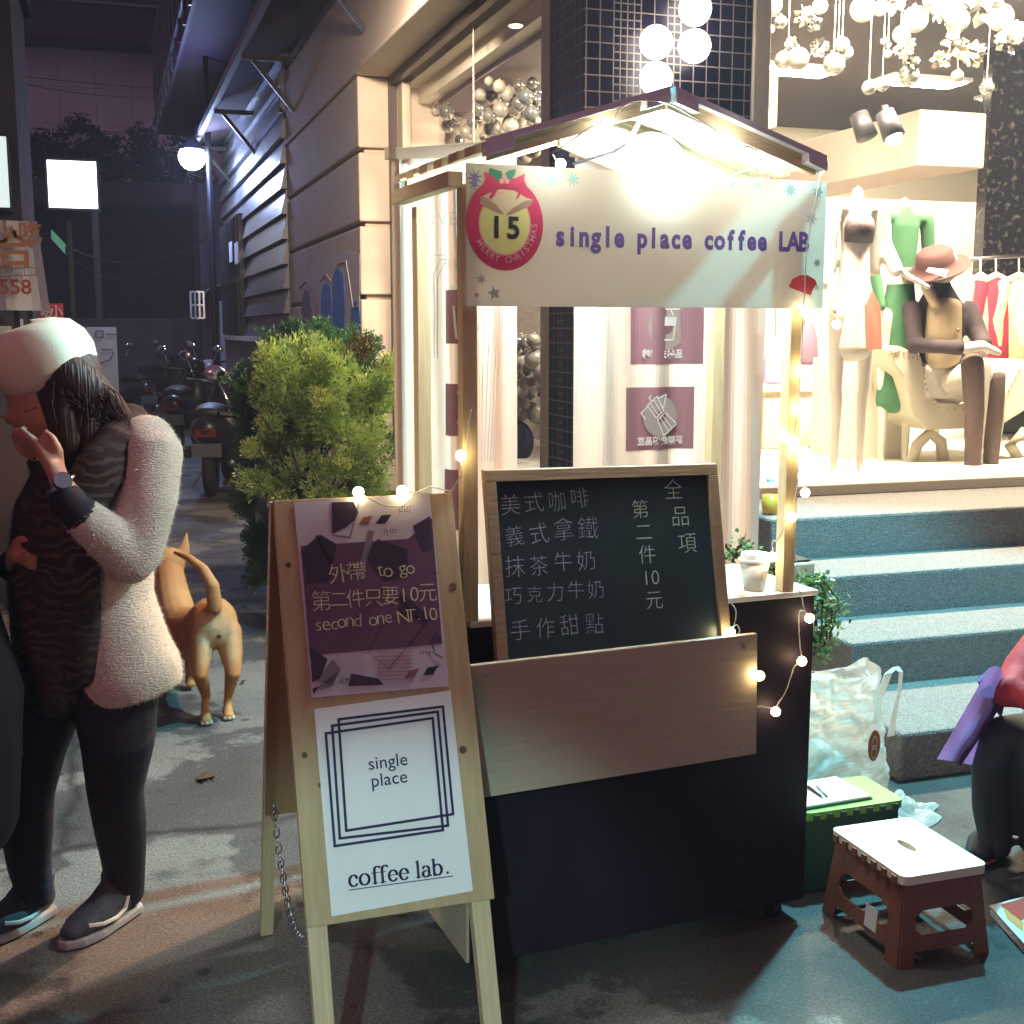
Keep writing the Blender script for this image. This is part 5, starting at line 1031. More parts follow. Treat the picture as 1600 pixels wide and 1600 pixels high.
m = MB(); hp = [PY(u, v, y) for u, v, y in ((1368, 1130, 3.10), (1376, 1085, 3.09), (1388, 1052, 3.10), (1400, 1042, 3.12), (1408, 1050, 3.14), (1406, 1075, 3.14), (1398, 1110, 3.13), (1392, 1150, 3.12))]
for k in range(len(hp)-1): d = (hp[k+1]-hp[k]).normalized(); w1, w2 = .011+.004*math.sin(k), .011+.004*math.sin(k+1); m.slab([hp[k]-V((w1, .004, 0)), hp[k]+V((w1, 0, 0)), hp[k+1]+V((w2, 0, 0)), hp[k+1]-V((w2, .004, 0))], (0, .004, 0))
m.build('handle', BAG, bg_)
m = MB()   # white wadding inside, seen through the front
for k in range(22): m.ball((2.05+Q.uniform(-.11, .11), 3.18+Q.uniform(-.03, .03), Q.uniform(.05, .26)), Q.uniform(.03, .048), (1, .7, 1.1), 10, 7)
m.build('contents', mat('teal_wrap', (.62, .80, .76), .5), bg_, remesh=.012, sm=2)
m = MB(); o_ = PY(1366, 1165, 3.03); m.disc(o_, V((.55, .15, 0)), EZ, .048, n=24); m.build('orange_print', mat('orange_ink', (.55, .18, .05), .5), bg_)
m = MB(); [m.disc(o_-V((0, .001, 0))+EZ*dz, V((.55, .15, 0)), EZ, .022, .017, n=20) for dz in (.008, -.02)]; m.build('print_rings', WHITE, bg_)
# second loose bag flattened on the ground
lb_ = MB(); na, nr = 40, 12; c0 = G(1400, 1275)
for j in range(nr+1):
    for i in range(na):
        a = 2*math.pi*i/na; r = j/nr; p = c0+V((math.cos(a)*.15*r*(1+.25*math.sin(a*5)), math.sin(a)*.10*r*(1+.2*math.sin(a*4+1)), 0)); h = .004+(1-r)*.05*(1+1.2*NZ.noise(p*14))+abs(NZ.noise(p*30))*.03*(1-r*.7); lb_.v.append(p+EZ*max(.003, h))
for j in range(nr):
    for i in range(na): k = (i+1) % na; lb_.f.append((j*na+i, j*na+k, (j+1)*na+k, (j+1)*na+i)); lb_.mi.append(0)
tag(lb_.build('plastic_wrap', BAG), 'flattened piece of crumpled clear plastic on the ground behind the brown stool', 'plastic wrap')

# white planter trough with bushy and trailing plants behind the counter
PL_ = translucent('plant_leaf', (.10, .22, .07), .25, .5); PL2 = translucent('plant_leaf_pale', (.24, .36, .14), .25, .5); PLM = [PL_, PL2]
def planter(lbl, u0, u1, v, b, zt):
    A, B = SB(u0, v, b), SB(u1, v, b); T = thing('planter', lbl, 'planter', (A.x, A.y, 0), 'planters behind the stall'); m = MB(); m.obox((A.x, A.y, .0), V((B.x-A.x, B.y-A.y, 0)), E2*.16, EZ*zt); m.build('trough', mat('planter_white', (.66, .68, .60), .6), T, bevel=.006); m = MB(); m.obox(V((A.x+.01, A.y+.01, zt+.001)), V((B.x-A.x-.02, B.y-A.y, 0)), E2*.13, EZ*.006); m.build('soil', mat('soil', (.06, .04, .03), .9), T)
planter('pale tall planter box at the right end of the counter, under the trailing plant', 1225, 1270, 1000, .42, .84)
def plant(name, lbl, stems, n, ls, seed, trail=False):
    Q = random.Random(seed); b0 = stems[0][0]; T = thing(name, lbl, 'plant', tuple(b0)); m = MB(); L = MB()
    for P in stems:
        pts = []
        for i in range(len(P)-1):
            for k in range(5): pts.append(P[i].lerp(P[i+1], k/5)+V((Q.gauss(0, .004), Q.gauss(0, .004), 0)))
        pts.append(P[-1]); m.loft(pts, [.003]*len(pts), n=5)
        for _ in range(n):
            i = Q.randrange(len(pts)//4, len(pts)); c = pts[i]+V((Q.gauss(0, .014), Q.gauss(0, .014), Q.gauss(0, .012))); d = V((Q.gauss(0, 1), Q.gauss(0, 1), Q.gauss(.2, .7))).normalized(); t = d.orthogonal().normalized(); t.rotate(Matrix.Rotation(Q.uniform(0, 6), 3, d)); s = ls*Q.uniform(.7, 1.3); L.m = Q.randint(0, 1)
            L.poly([c, c+d*s*.5+t*s*.4, c+d*s*1.1, c+d*s*.5-t*s*.4])
    m.build('stem', BARK, T); L.build('leaves', PLM, T)
k = lambda u, v, b=.45: SB(u, v, b)
plant('potted_plant', 'small upright plant seen behind the paper cup', [[k(1148, 900), k(1146, 870), k(1135, 850)], [k(1146, 878), k(1155, 858), k(1160, 845)], [k(1146, 870), k(1170, 860), k(1180, 862)]], 45, .016, 3)
plant('bushy_plant', 'bushy green plant just left of the right-hand post', [[k(1205, 925), k(1200+dx, 890-abs(dx)*.2), k(1200+dx*2, 872+abs(dx)*.6)] for dx in (-14, -6, 3, 12, 22)], 70, .016, 5)
plant('trailing_plant', 'green trailing plant spilling over the planter beside the steps', [[k(1240, 900, .44), k(1258+dx, 905+dy, .40), k(1265+dx*1.4, 940+dy*1.6, .36), k(1258+dx*1.6, 985+dy*2.4, .34)] for dx, dy in ((-8, 0), (0, 4), (8, 2), (15, 8), (24, 6), (30, -4), (-4, 14), (8, 16), (20, 14))]+[[k(1262, 985, .34), k(1254, 1020, .33), k(1252, 1052, .33), k(1256, 1062, .33)], [k(1268, 985, .34), k(1276, 1010, .33), k(1280, 1022, .33)]], 62, .017, 8)
# juice bottle on the landing
p = G(1203, 803, .69); bt = thing('drink_bottle', 'clear bottle of orange drink standing on the top landing behind the post', 'bottle', tuple(p))
MB().loft([p+EZ*.004, p+EZ*.085], [.036, .037], n=24, dome=False).build('drink', mat('orange_drink', (.85, .42, .06), .3, emit=.05), bt, smooth=True)
MB().loft([p+EZ*.001, p+EZ*.11, p+EZ*.128, p+EZ*.14], [.040, .041, .03, .018], n=24, dome=False).build('bottle_body', glass('bottle_clear', (.97, .96, .9)), bt, smooth=True); MB().cyl(p+EZ*.1405, p+EZ*.158, .02).build('cap', WHITE, bt)
# magazines on the ground at right edge
mg = thing('magazine_stack', 'colourful magazine leaning open on the ground at the right edge', 'magazine', tuple(G(1580, 1440))); a, b, c_, d_ = G(1546, 1418, .02), G(1620, 1500, .02), G(1680, 1440, .035), G(1600, 1404, .03)
m = MB(); m.slab([a, b, c_, d_], (0, 0, .006)); m.build('cover', mat('cover_art', (.75, .70, .60), .35), mg); m = MB(); m.slab([a+V((.0, -.004, -.018)), b+V((0, -.004, -.018)), c_-EZ*.02, d_-EZ*.02], (0, 0, .012)); m.build('pages', PAPER, mg)
for (q0, q1, q2, q3), col, nm_ in ((((.25, .05), (.9, .05), (.9, .35), (.3, .45)), (.55, .06, .04), 'red_shape'), (((.35, .5), (.9, .42), (.9, .62), (.4, .7)), (.14, .45, .16), 'green_shape'), (((.4, .74), (.92, .66), (.9, .9), (.45, .92)), (.12, .2, .6), 'blue_shape'), (((.1, .3), (.25, .1), (.3, .5), (.15, .6)), (.75, .3, .08), 'orange_shape')):
    f = lambda q: (a.lerp(d_, q[0])).lerp(b.lerp(c_, q[0]), q[1])+EZ*.0075; m = MB(); m.poly([f(q) for q in (q0, q1, q2, q3)]); m.build(nm_, mat(nm_, col, .4), mg)
# ================================================================== people, dog, mannequins
SKIN = mat('skin', (.45, .235, .155), .5, c2=(.50, .27, .18), nscale=25, bump=.05, bscale=200)
def body(name, par, mt_, chains, balls=(), vox=.012, sm=3):
    m = MB()
    for P, R, *s in chains: m.loft(P, R, s[0] if s else (0, 1, 0), n=16)
    for b in balls: m.ball(*b)
    return m.build(name, mt_, par, remesh=vox, sm=sm)
# ---- woman in the beret; photo pixels at her distance
YW = 3.05
def W(u, v, dy=0.0): return PY(u, v, YW+dy)
X1, Y1 = (1, 0, 0), (0, 1, 0)
wm = thing('person', 'woman in a cream beret, fluffy cream cardigan and striped scarf, hand raised to her mouth', 'person', tuple(G(120, 1455)))
hand = []
# palm from the wrist to the knuckles, four curled fingers, thumb from the palm side
chains = [
 ([W(150, 1060, .03), W(140, 950, .02), W(140, 820, .02), W(150, 720, .02), W(135, 690, .02)], [(.105, .13), (.10, .12), (.12, .13), (.13, .12), (.07, .07)], Y1),
 ([W(140, 690, .02), W(105, 655, .02)], [.055, .055]),
 ([W(90, 700, .02), W(78, 655, .02), W(72, 600, .02), W(75, 560, .02)], [(.05, .045), (.082, .085), (.085, .095), (.07, .08)], Y1),
 ([W(74, 715, .02), W(60, 692, .02), W(55, 660, .02), W(55, 625, .02)], [(.028, .022), (.045, .042), (.056, .05), (.06, .05)], Y1),
 ([W(46, 612, .0), W(24, 645, -.005), W(13, 657, -.005)], [(.018, .02), (.017, .017), (.012, .013)], Y1),   # nose
 ([W(28, 680, -.02), W(26, 681, .03)], [(.012, .012)]*2), ([W(32, 692, -.02), W(30, 692, .03)], [(.012, .011)]*2), ([W(24, 622, -.02), W(40, 612, -.045), W(58, 614, -.055)], [.010, .011, .008]),   # lips
 ([W(235, 700, -.09), W(222, 790, -.12), W(205, 878, -.13)], [.05, .045, .04]), ([W(205, 878, -.13), W(150, 820, -.17), W(98, 762, -.20)], [.04, .036, .026]),
 ([W(98, 762, -.20), W(86, 732, -.19), W(68, 706, -.15)], [(.026, .02), (.036, .020), (.040, .018)], (.5, 0, -.8)),
 ([W(180, 720, .17), W(120, 800, .2), W(60, 880, .14)], [.05, .045, .038]), ([W(60, 880, .14), W(40, 885, .05), W(25, 880, -.06)], [.036, .03, .025]),
 ([W(25, 872, -.06), W(30, 862, -.09), W(38, 870, -.12)], [(.03, .02), (.036, .022), (.032, .02)], Y1),
 ([W(165, 1040, -.0), W(182, 1120, -.02), W(178, 1230, .0), W(186, 1290, .06), W(198, 1398, .14)], [.09, .085, .055, .052, .036]),
 ([W(75, 1040, .06), W(55, 1140, .08), W(42, 1240, .08), W(44, 1300, .10), W(56, 1402, .15)], [.09, .075, .052, .05, .036])]
for k, (u, v, dy, l) in enumerate([(70, 698, -.165, 1.0), (63, 702, -.145, 1.08), (59, 709, -.125, 1.02), (57, 718, -.105, .85)]):
    a = W(u, v, dy); b = a+V((-.030, -.004, .022))*l; c = b+V((-.018, .024, .016))*l; d_ = c+V((.006, .026, .0))*l; chains.append(([a, b, c, d_], [.0105, .0095, .0088, .0072]))
a = W(92, 724, -.18); chains.append(([a, a+V((.0, -.01, .032)), a+V((-.012, .004, .056)), a+V((-.026, .018, .068))], [.013, .0115, .010, .008]))
for k in range(4):
    a = W(36+k*1.5, 862+k*6, -.13+.002*k); chains.append(([a, a+V((.012, -.022, -.006)), a+V((.030, -.014, -.014)), a+V((.028, .006, -.018))], [.009, .0085, .008, .007]))
a = W(24, 850, -.10); chains.append(([a, a+V((.012, -.02, .016)), a+V((.032, -.026, .010))], [.011, .009, .008]))
balls = [(W(92, 655, -.062), .018, (1, .5, 1.5), 10, 8), (W(50, 622, -.018), .022, (1.2, .9, .5), 10, 8)]
body('body', wm, SKIN, chains, balls, .0062, 3)
# closed eye, brow, mouth
m = MB(); m.tube([W(33, 640, -.036), W(40, 643, -.047), W(50, 640, -.055), W(57, 636, -.058)], .0022, 6); m.tube([W(30, 622, -.030), W(42, 616, -.048), W(57, 618, -.058)], .0030, 6); m.build('eyelashes', mat('lash', (.03, .015, .015), .6), wm)
MB().tube([W(20, 686, -.006), W(26, 687, -.022), W(34, 684, -.034)], .0035, 6).build('mouth', mat('lip', (.30, .09, .08), .4), wm)
HAIR = mat('brown_hair', (.022, .011, .012), .62, c2=(.060, .028, .024), nscale=2.2, stretch=(60, 5, 1), bump=.9, bscale=2.2, spec=.3)
hb = MB(); Q = random.Random(3)
hb.loft([W(86, 560, .03), W(100, 600, .02), W(112, 650, .02), W(118, 700, .02), W(110, 740, .0)], [(.09, .09), (.105, .095), (.105, .085), (.09, .06), (.05, .03)], Y1, n=18)
hb.loft([W(105, 592, -.05), W(140, 618, -.065), W(172, 646, -.06), W(208, 672, -.04)], [(.055, .06), (.055, .055), (.042, .045), (.016, .018)], Y1, n=20)
hb.loft([W(98, 600, -.05), W(104, 650, -.075), W(112, 700, -.085), W(122, 752, -.10)], [(.05, .045), (.046, .042), (.045, .038), (.02, .014)], Y1, n=20)
hb.loft([W(120, 610, -.03), W(140, 660, -.07), W(145, 700, -.09), W(138, 740, -.11)], [(.05, .05), (.05, .045), (.04, .035), (.015, .012)], Y1, n=20)
for k in range(260):
    u0, d0 = Q.uniform(80, 150), Q.uniform(-.10, .02); t = Q.random(); e = (W(205+Q.uniform(-25, 12), 655+Q.uniform(-12, 25), d0) if t < .5 else W(70+Q.uniform(0, 60), 735+Q.uniform(-25, 25), d0-.02))
    hb.loft([W(u0, 600-(u0-80)*.12, -.085+Q.uniform(-.012, .01)) if t < .6 else W(u0, 592, d0), W(u0+(Q.uniform(10, 38) if t < .5 else Q.uniform(-7, 12)), 630+Q.uniform(-18, 12), (-.108+Q.uniform(-.014, .02)) if t < .6 else d0-.02), W(u0+(Q.uniform(30, 58) if t < .5 else Q.uniform(-12, 12)), 650+(Q.uniform(-10, 14) if t < .5 else 35), (-.10+Q.uniform(-.02, .03)) if t < .6 else d0-.02), e], [.0010, .0016, .0013, .0003], n=3)
hb.build('hair', HAIR, wm, smooth=True)
WOOL = mat('cream_wool', (.80, .73, .56), .95, c2=(.74, .67, .51), nscale=14, bump=.12, bscale=220); WOF = mat('wool_fibre', (.82, .75, .58), .9)
m = MB(); n_, cB = 40, W(62, 560, .0)
rotb = Matrix.Rotation(math.radians(-7), 3, 'Y')
prof = [(0, .075), (.05, .075), (.09, .068), (.118, .048), (.128, .018), (.124, -.012), (.112, -.040), (.098, -.060), (.090, -.068), (.08, -.066)]
for i, (r, z) in enumerate(prof):
    for k in range(n_):
        a = 2*math.pi*k/n_; pl_ = (1+.06*math.sin(a*5+1.5)*max(0, 1-abs(z+.02)/.06)); p = V((r*math.cos(a)*.95*pl_-.012*z*8, r*math.sin(a)*.95*pl_, z*1.06+.010*math.cos(a)-.006*max(0, math.sin(a*3+1))*(r > .1))); m.v.append(cB+V((.0, .02, .0))+rotb @ p)
for i in range(len(prof)-1):
    for k in range(n_): j = (k+1) % n_; m.f.append((i*n_+k, (i+1)*n_+k, (i+1)*n_+j, i*n_+j)); m.mi.append(0)
bt_ = m.build('beret', WOOL, wm, smooth=True, sub=0); fuzz(bt_, 2500, .0035, .0003, WOF, .2, lift=.25)
# cardigan: torso with open front, sleeves
CARD = mat('cardigan_knit', (.82, .77, .66), .95, c2=(.60, .57, .50), nscale=55, stretch=(1, 2.2, 1), bump=.6, bscale=120); CDF = mat('cardigan_fibre', (.84, .80, .70), .9)
cd = MB()
cd.loft([W(196, 690, .02), W(185, 740, .02), W(165, 830, .02), W(165, 930, .02), W(180, 1010, .02), W(196, 1050, .02), W(202, 1078, .02)], [(.12, .085), (.155, .100), (.15, .112), (.15, .112), (.155, .128), (.16, .135), (.15, .132)], Y1, n=24, dome=False)
cd.loft([W(226, 690, -.06), W(238, 705, -.10), W(232, 780, -.13), W(212, 868, -.14)], [.07, .072, .066, .060]); cd.loft([W(210, 878, -.14), W(165, 838, -.175), W(128, 806, -.195)], [.060, .054, .046])
cd.loft([W(190, 710, .14), W(130, 800, .2), W(70, 875, .15)], [.07, .065, .055])
co = cd.build('cardigan', CARD, wm, remesh=.011, sm=4); fuzz(co, 16000, .009, .0005, CDF, .7)
NAVY = mat('navy_rib', (.02, .018, .035), .9)
m = MB(); m.loft([W(130, 808, -.195), W(100, 775, -.20)], [.043, .036], n=18); m.build('cuff', NAVY, wm, smooth=True); MB().loft([W(60, 888, .12), W(18, 884, -.03)], [.045, .036]).build('cuff', NAVY, wm, smooth=True)
m = MB(); c = W(95, 757, -.2); ax = (W(78, 735, -.20)-W(98, 762, -.20)).normalized(); m.torus(c, ax, .031, .0055, 24, 8, 1, .85); wb = m.build('wristwatch', STEEL, wm, smooth=True); q = W(97, 752, -.236); MB().cyl(q+V((.0, .005, -.002)), q-V((-.002, .006, -.004)), .021, .019, 20).build('watch_face', mat('watch_glass', (.55, .6, .66), .08, .8), wb)
# striped scarf / waistcoat hanging down the front
def zebra():
    m = mat('striped_fur', (.05, .03, .03), .9); N, L, p = nodes(m); tc = N.new('ShaderNodeTexCoord'); w_ = N.new('ShaderNodeTexWave'); w_.bands_direction = 'Z'; w_.inputs['Scale'].default_value = 12; w_.inputs['Distortion'].default_value = 14; w_.inputs['Detail'].default_value = 3; w_.inputs['Detail Scale'].default_value = .9
    L.new(tc.outputs['Object'], w_.inputs['Vector']); r = N.new('ShaderNodeValToRGB'); r.color_ramp.elements[0].position = .55; r.color_ramp.elements[0].color = (.028, .016, .018, 1); r.color_ramp.elements[1].position = .78; r.color_ramp.elements[1].color = (.085, .065, .05, 1)
    nz = N.new('ShaderNodeTexNoise'); nz.inputs['Scale'].default_value = 7; L.new(tc.outputs['Object'], nz.inputs['Vector']); mr = N.new('ShaderNodeMapRange'); mr.inputs[1].default_value = .4; mr.inputs[2].default_value = .62; L.new(nz.outputs[0], mr.inputs[0]); mm = N.new('ShaderNodeMix'); mm.data_type = 'RGBA'; mm.inputs[6].default_value = (.03, .018, .02, 1); L.new(mr.outputs[0], mm.inputs[0]); L.new(r.outputs[0], mm.inputs[7])
    L.new(w_.outputs[0], r.inputs[0]); L.new(mm.outputs[2], p.inputs['Base Color']); return m
ZB = zebra(); ZF = mat('dark_fibre', (.05, .03, .03), .9)
m = MB(); m.loft([W(110, 735, .0), W(92, 800, .0), W(82, 900, .01), W(84, 1000, .02), W(92, 1072, .03)], [(.13, .075), (.165, .10), (.165, .102), (.165, .095), (.15, .08)], Y1, n=24)
m.loft([W(212, 668, -.03), W(188, 690, -.11), W(160, 730, -.15), W(128, 780, -.165), W(112, 850, -.155), W(116, 960, -.135), W(122, 1060, -.10)], [(.035, .05), (.035, .055), (.03, .06), (.03, .06), (.03, .062), (.03, .06), (.03, .05)], Y1, n=14)
m.loft([W(205, 660, .02), W(180, 676, .1), W(120, 700, .12), W(70, 730, .08)], [.05, .05, .05, .05])
vo_ = m.build('striped_waistcoat', ZB, wm, remesh=.011, sm=3); fuzz(vo_, 6000, .010, .0006, ZF, .6)
LEG = mat('navy_leggings', (.014, .012, .024), .75, bump=.55, bscale=16, stretch=(.5, 1.6, 1))
body('leggings', wm, LEG, [([W(150, 1030, .02), W(182, 1100, -.02), W(184, 1160, -.03), W(180, 1235, .0), W(188, 1290, .05), W(193, 1340, .09), W(197, 1396, .13)], [.115, .103, .088, .068, .065, .056, .047]),
  ([W(95, 1030, .06), W(62, 1110, .08), W(50, 1170, .08), W(42, 1240, .08), W(42, 1300, .10), W(46, 1350, .13), W(55, 1400, .15)], [.11, .098, .082, .066, .063, .054, .045])], (), .011, 3)
SHG = mat('trainer_grey', (.10, .11, .13), .7, c2=(.05, .05, .07), nscale=60); SOLE = mat('trainer_sole', (.45, .46, .46), .6); 
def shoe(heel, toe, z0=.0):
    h, t = V(heel), V(toe); h.z = t.z = 0; d = (t-h).normalized(); s = V((-d.y, d.x, 0)); Ln = (t-h).length; P = lambda f, z: h+d*Ln*f+EZ*z
    m = MB(); m.loft([P(.02, .062), P(.25, .062), P(.55, .052), P(.8, .043), P(.97, .036)], [(.036, .042), (.042, .045), (.046, .036), (.043, .026), (.028, .016)], s, n=16); m.loft([P(.16, .055), P(.14, .125)], [.042, .050], n=16, dome=False); m.loft([P(.20, .10), P(.50, .07)], [.036, .030], n=14)
    sh = m.build('shoe', SHG, wm, remesh=.006, sm=2)
    m = MB(); m.slab([P(f, .003)+s*w_ for f, w_ in ((-.07, .02), (-.04, .036), (.3, .043), (.65, .049), (.9, .04), (1.06, .014), (1.06, -.014), (.9, -.04), (.65, -.049), (.3, -.043), (-.04, -.036), (-.07, -.02))], EZ*.024); m.build('sole', SOLE, sh, bevel=.006)
    for sg_ in (-1, 1):
        m = MB(); pts = [(.30, .052), (.40, .036), (.55, .040), (.75, .052), (.62, .047), (.45, .046)]; f2 = lambda f, z, o_: P(f, z)+s*sg_*(.046-.012*abs(f-.5)+o_)
        pts = [(.22, .075, -.003), (.30, .048, .001), (.45, .040, .002), (.65, .043, .003), (.82, .052, -.006)]; m.tube([f2(*q) for q in pts], .0055, 6); m.build('side_stripe', WHITE, sh)
    m = MB()
    for k in range(4): f = .34+.07*k; m.tube([P(f, .095-.014*k)-s*.022, P(f+.01, .102-.014*k), P(f, .095-.014*k)+s*.022], .003, 5)
    m.build('laces', mat('lace', (.4, .42, .45), .7), sh)
shoe(G(205, 1425), G(104, 1484)); shoe(G(72, 1428), G(-25, 1478))

# ---- passer-by whose dark coat just enters at the left edge
pb = thing('person', 'person in a dark navy coat standing cut off at the left picture edge', 'person', tuple(G(-140, 1560)))
YP = pb.location.y; Wp = lambda u, v, dy=0: PY(u, v, YP+dy)
body('body', pb, SKIN, [([Wp(-150, 560), Wp(-150, 470)], [(.07, .085), (.07, .085)]), ([Wp(-150, 640), Wp(-150, 560)], [.05, .05]), ([Wp(-150, 1050), Wp(-150, 690)], [.085, .085])] + [([Wp(-150+s*50, 1040), Wp(-150+s*50, 1300), Wp(-150+s*50, 1560)], [.075, .055, .04]) for s in (-1, 1)], (), .014, 3)
COAT = mat('navy_coat', (.008, .007, .016), .9, c2=(.014, .011, .024), nscale=6)
body('coat', pb, COAT, [([Wp(-150, 640), Wp(-150, 700), Wp(-145, 900), Wp(-140, 1080), Wp(-138, 1290)], [(.12, .10), (.155, .12), (.165, .13), (.235, .17), (.225, .17)], X1), ([Wp(-215, 700), Wp(-225, 850), Wp(-210, 1000)], [.06, .055, .05]), ([Wp(-85, 700), Wp(-72, 850), Wp(-80, 1000)], [.06, .055, .05])], (), .014, 3)
body('trousers', pb, LEG, [([Wp(-150+s*52, 1200), Wp(-150+s*52, 1530)], [.075, .06]) for s in (-1, 1)], (), .014, 2)
MB().loft([Wp(-150, 585, .03), Wp(-150, 500, .02), Wp(-150, 455, .01)], [(.085, .1), (.095, .11), (.05, .06)]).build('hair', HAIR, pb, smooth=True)
for s in (-1, 1): m = MB(); q = G(-140+s*52, 1565); m.loft([q+V((0, .1, .04)), q+V((0, -.12, .035))], [(.04, .04), (.04, .03)]); m.build('shoe', BLACKP, pb, smooth=True)

# ---- person sitting on a low seat at the right edge
sp = thing('person', 'seated person in a red top and dark trousers cut off at the right edge', 'person', tuple(G(1570, 1335)))
o_ = G(1570, 1340); YS = 2.74; Ws = lambda u, v, dy=0: PY(u, v, YS+dy)
body('body', sp, SKIN, [([Ws(1730, 1130, .2), Ws(1745, 1000, .15), Ws(1740, 930, .1)], [(.12, .14), (.14, .14), (.07, .07)]), ([Ws(1738, 925, .05), Ws(1732, 870, .0)], [.05, .05]), ([Ws(1730, 870), Ws(1725, 800)], [(.07, .085), (.075, .09)]), ([Ws(1655, 1148, .1), Ws(1574, 1162, -.01)], [.055, .045]), ([Ws(1574, 1165, -.01), Ws(1568, 1325, 0)], [.035, .030]), ([Ws(1720, 1148, .1), Ws(1640, 1158, -.05)], [.055, .045]), ([Ws(1638, 1160, -.05), Ws(1640, 1320, -.05)], [.045, .035])], (), .014, 3)
body('red_jacket', sp, mat('red_fabric', (.50, .035, .04), .75, c2=(.36, .02, .03), nscale=10, bump=.3, bscale=30), [([Ws(1730, 1140, .16), Ws(1745, 1000, .15), Ws(1740, 940, .1)], [(.15, .17), (.16, .17), (.08, .08)]), ([Ws(1670, 975, .05), Ws(1612, 1048, .0)], [.062, .058]), ([Ws(1608, 1052, .0), Ws(1592, 1082, -.06), Ws(1650, 1100, -.14)], [.054, .05, .045])], (), .012, 2)
TRS = mat('dark_trousers', (.035, .035, .05), .75, c2=(.05, .05, .07), nscale=10); 
body('trousers', sp, TRS, [([Ws(1655, 1145, .1), Ws(1578, 1152, -.02)], [.075, .062]), ([Ws(1576, 1152, -.02), Ws(1560, 1200, .0), Ws(1562, 1260, .01), Ws(1570, 1325, .0)], [.058, .050, .052, .042]), ([Ws(1720, 1145, .1), Ws(1640, 1155, -.06)], [.085, .075]), ([Ws(1636, 1155, -.06), Ws(1640, 1320, -.06)], [.072, .055])], (), .012, 3)
for (u, dy) in ((1548, 0), (1640, -.06)):
    q = G(u, 1338); m = MB(); m.loft([q+V((.06, .02, .05)), q+V((-.01, -.01, .045)), q+V((-.06, -.05, .035))], [(.045, .045), (.045, .04), (.036, .025)]); sh = m.build('shoe', mat('black_suede', (.015, .013, .018), .8), sp, smooth=True); MB().tube([q+V((.03, -.048, .022)), q+V((-.04, -.075, .022)), q+V((-.09, -.065, .022)), q+V((-.095, -.04, .022))], .004, 6).build('orange_trim', mat('orange_trim', (.6, .14, .05), .5), sh)
MB().loft([Ws(1738, 890, .07), Ws(1732, 835, .045), Ws(1726, 780, .02)], [(.085, .09), (.105, .1), (.06, .07)]).build('hair', HAIR, sp, smooth=True)
sp.location.x -= .03
lo = thing('low_stool', 'dark low stool mostly hidden under the seated person', 'stool', (Ws(1680, 1200, .15).x, YS+.15, 0)); c = Ws(1680, 1190, .17); m = MB(); m.cyl((c.x, c.y, .30), (c.x, c.y, .33), .16); m.build('seat', BLACKP, lo)
for a in (0, 1, 2, 3): MB().cyl((c.x+.1*math.cos(a*1.57), c.y+.1*math.sin(a*1.57), .30), (c.x+.13*math.cos(a*1.57), c.y+.13*math.sin(a*1.57), 0), .014).build('leg', DARKM, lo)
# purple cloth bag hanging from the arm
bgp = thing('cloth_bag', 'purple cloth bag hanging open beside the seated person', 'bag', tuple(Ws(1500, 1200)))
PUR = translucent('purple_lit', (.44, .24, .60), .35, .8); m = MB(); nt_, ns_ = 16, 10
for i in range(nt_+1):
    for k in range(ns_+1):
        t, q = i/nt_, k/ns_; wv_ = .012*math.sin(t*5+q*4)+.006*math.sin(t*13-q*7)
        m.v.append(Ws(1545-81*t+q*(22+34*t)+5*math.sin(q*3), 1044+142*t+q*(14-4*t)-9*math.sin(q*math.pi)*(1-t), -.10+.12*q*(.6+.4*t)+wv_))
for i in range(nt_):
    for k in range(ns_): a = i*(ns_+1)+k; m.f.append((a, a+1, a+ns_+2, a+ns_+1)); m.mi.append(0)
m.build('flap', PUR, bgp, smooth=True)
m = MB(); m.slab([Ws(1545, 1050, -.02), Ws(1470, 1180, -.04), Ws(1502, 1196, -.03), Ws(1560, 1110, .0)], (0.01, .012, 0)); m.slab([Ws(1548, 1046, -.03), Ws(1530, 1066, -.05), Ws(1565, 1120, -.0), Ws(1575, 1080, .02)], (0, .01, 0)); m.build('side', mat('purple_shaded', (.09, .04, .16), .8), bgp)  # flap colour lightened as if lit, this side a shaded copy
# ---- dog, seen from behind
dg_ = thing('dog', 'ginger short-haired dog standing with its back to the camera, tail curled up', 'dog', (.33, 4.85, 0))
D = lambda u, v, Y=4.76: PY(u, v, Y)
def furm():
    m = mat('ginger_fur', (.50, .20, .055), .75); N, L, p = nodes(m); tc = N.new('ShaderNodeTexCoord'); n = N.new('ShaderNodeTexNoise'); n.inputs['Scale'].default_value = 4; L.new(tc.outputs['Object'], n.inputs['Vector']); r = N.new('ShaderNodeValToRGB'); r.color_ramp.elements[0].color = (.38, .12, .03, 1); r.color_ramp.elements[0].position = .35; r.color_ramp.elements[1].color = (.52, .24, .08, 1); r.color_ramp.elements[1].position = .65; L.new(n.outputs[0], r.inputs[0]); vd = N.new('ShaderNodeVectorMath'); vd.operation = 'DISTANCE'; vd.inputs[1].default_value = tuple(PY(340, 1000, 4.68)-V((.33, 4.85, 0))); L.new(tc.outputs['Object'], vd.inputs[0]); mr = N.new('ShaderNodeMapRange'); mr.inputs[1].default_value = .05; mr.inputs[2].default_value = .13; mr.inputs[3].default_value = .65; mr.inputs[4].default_value = 0; L.new(vd.outputs['Value'], mr.inputs[0]); mm = N.new('ShaderNodeMix'); mm.data_type = 'RGBA'; mm.inputs[7].default_value = (.66, .47, .26, 1); L.new(mr.outputs[0], mm.inputs[0]); L.new(r.outputs[0], mm.inputs[6]); L.new(mm.outputs[2], p.inputs['Base Color']); return m
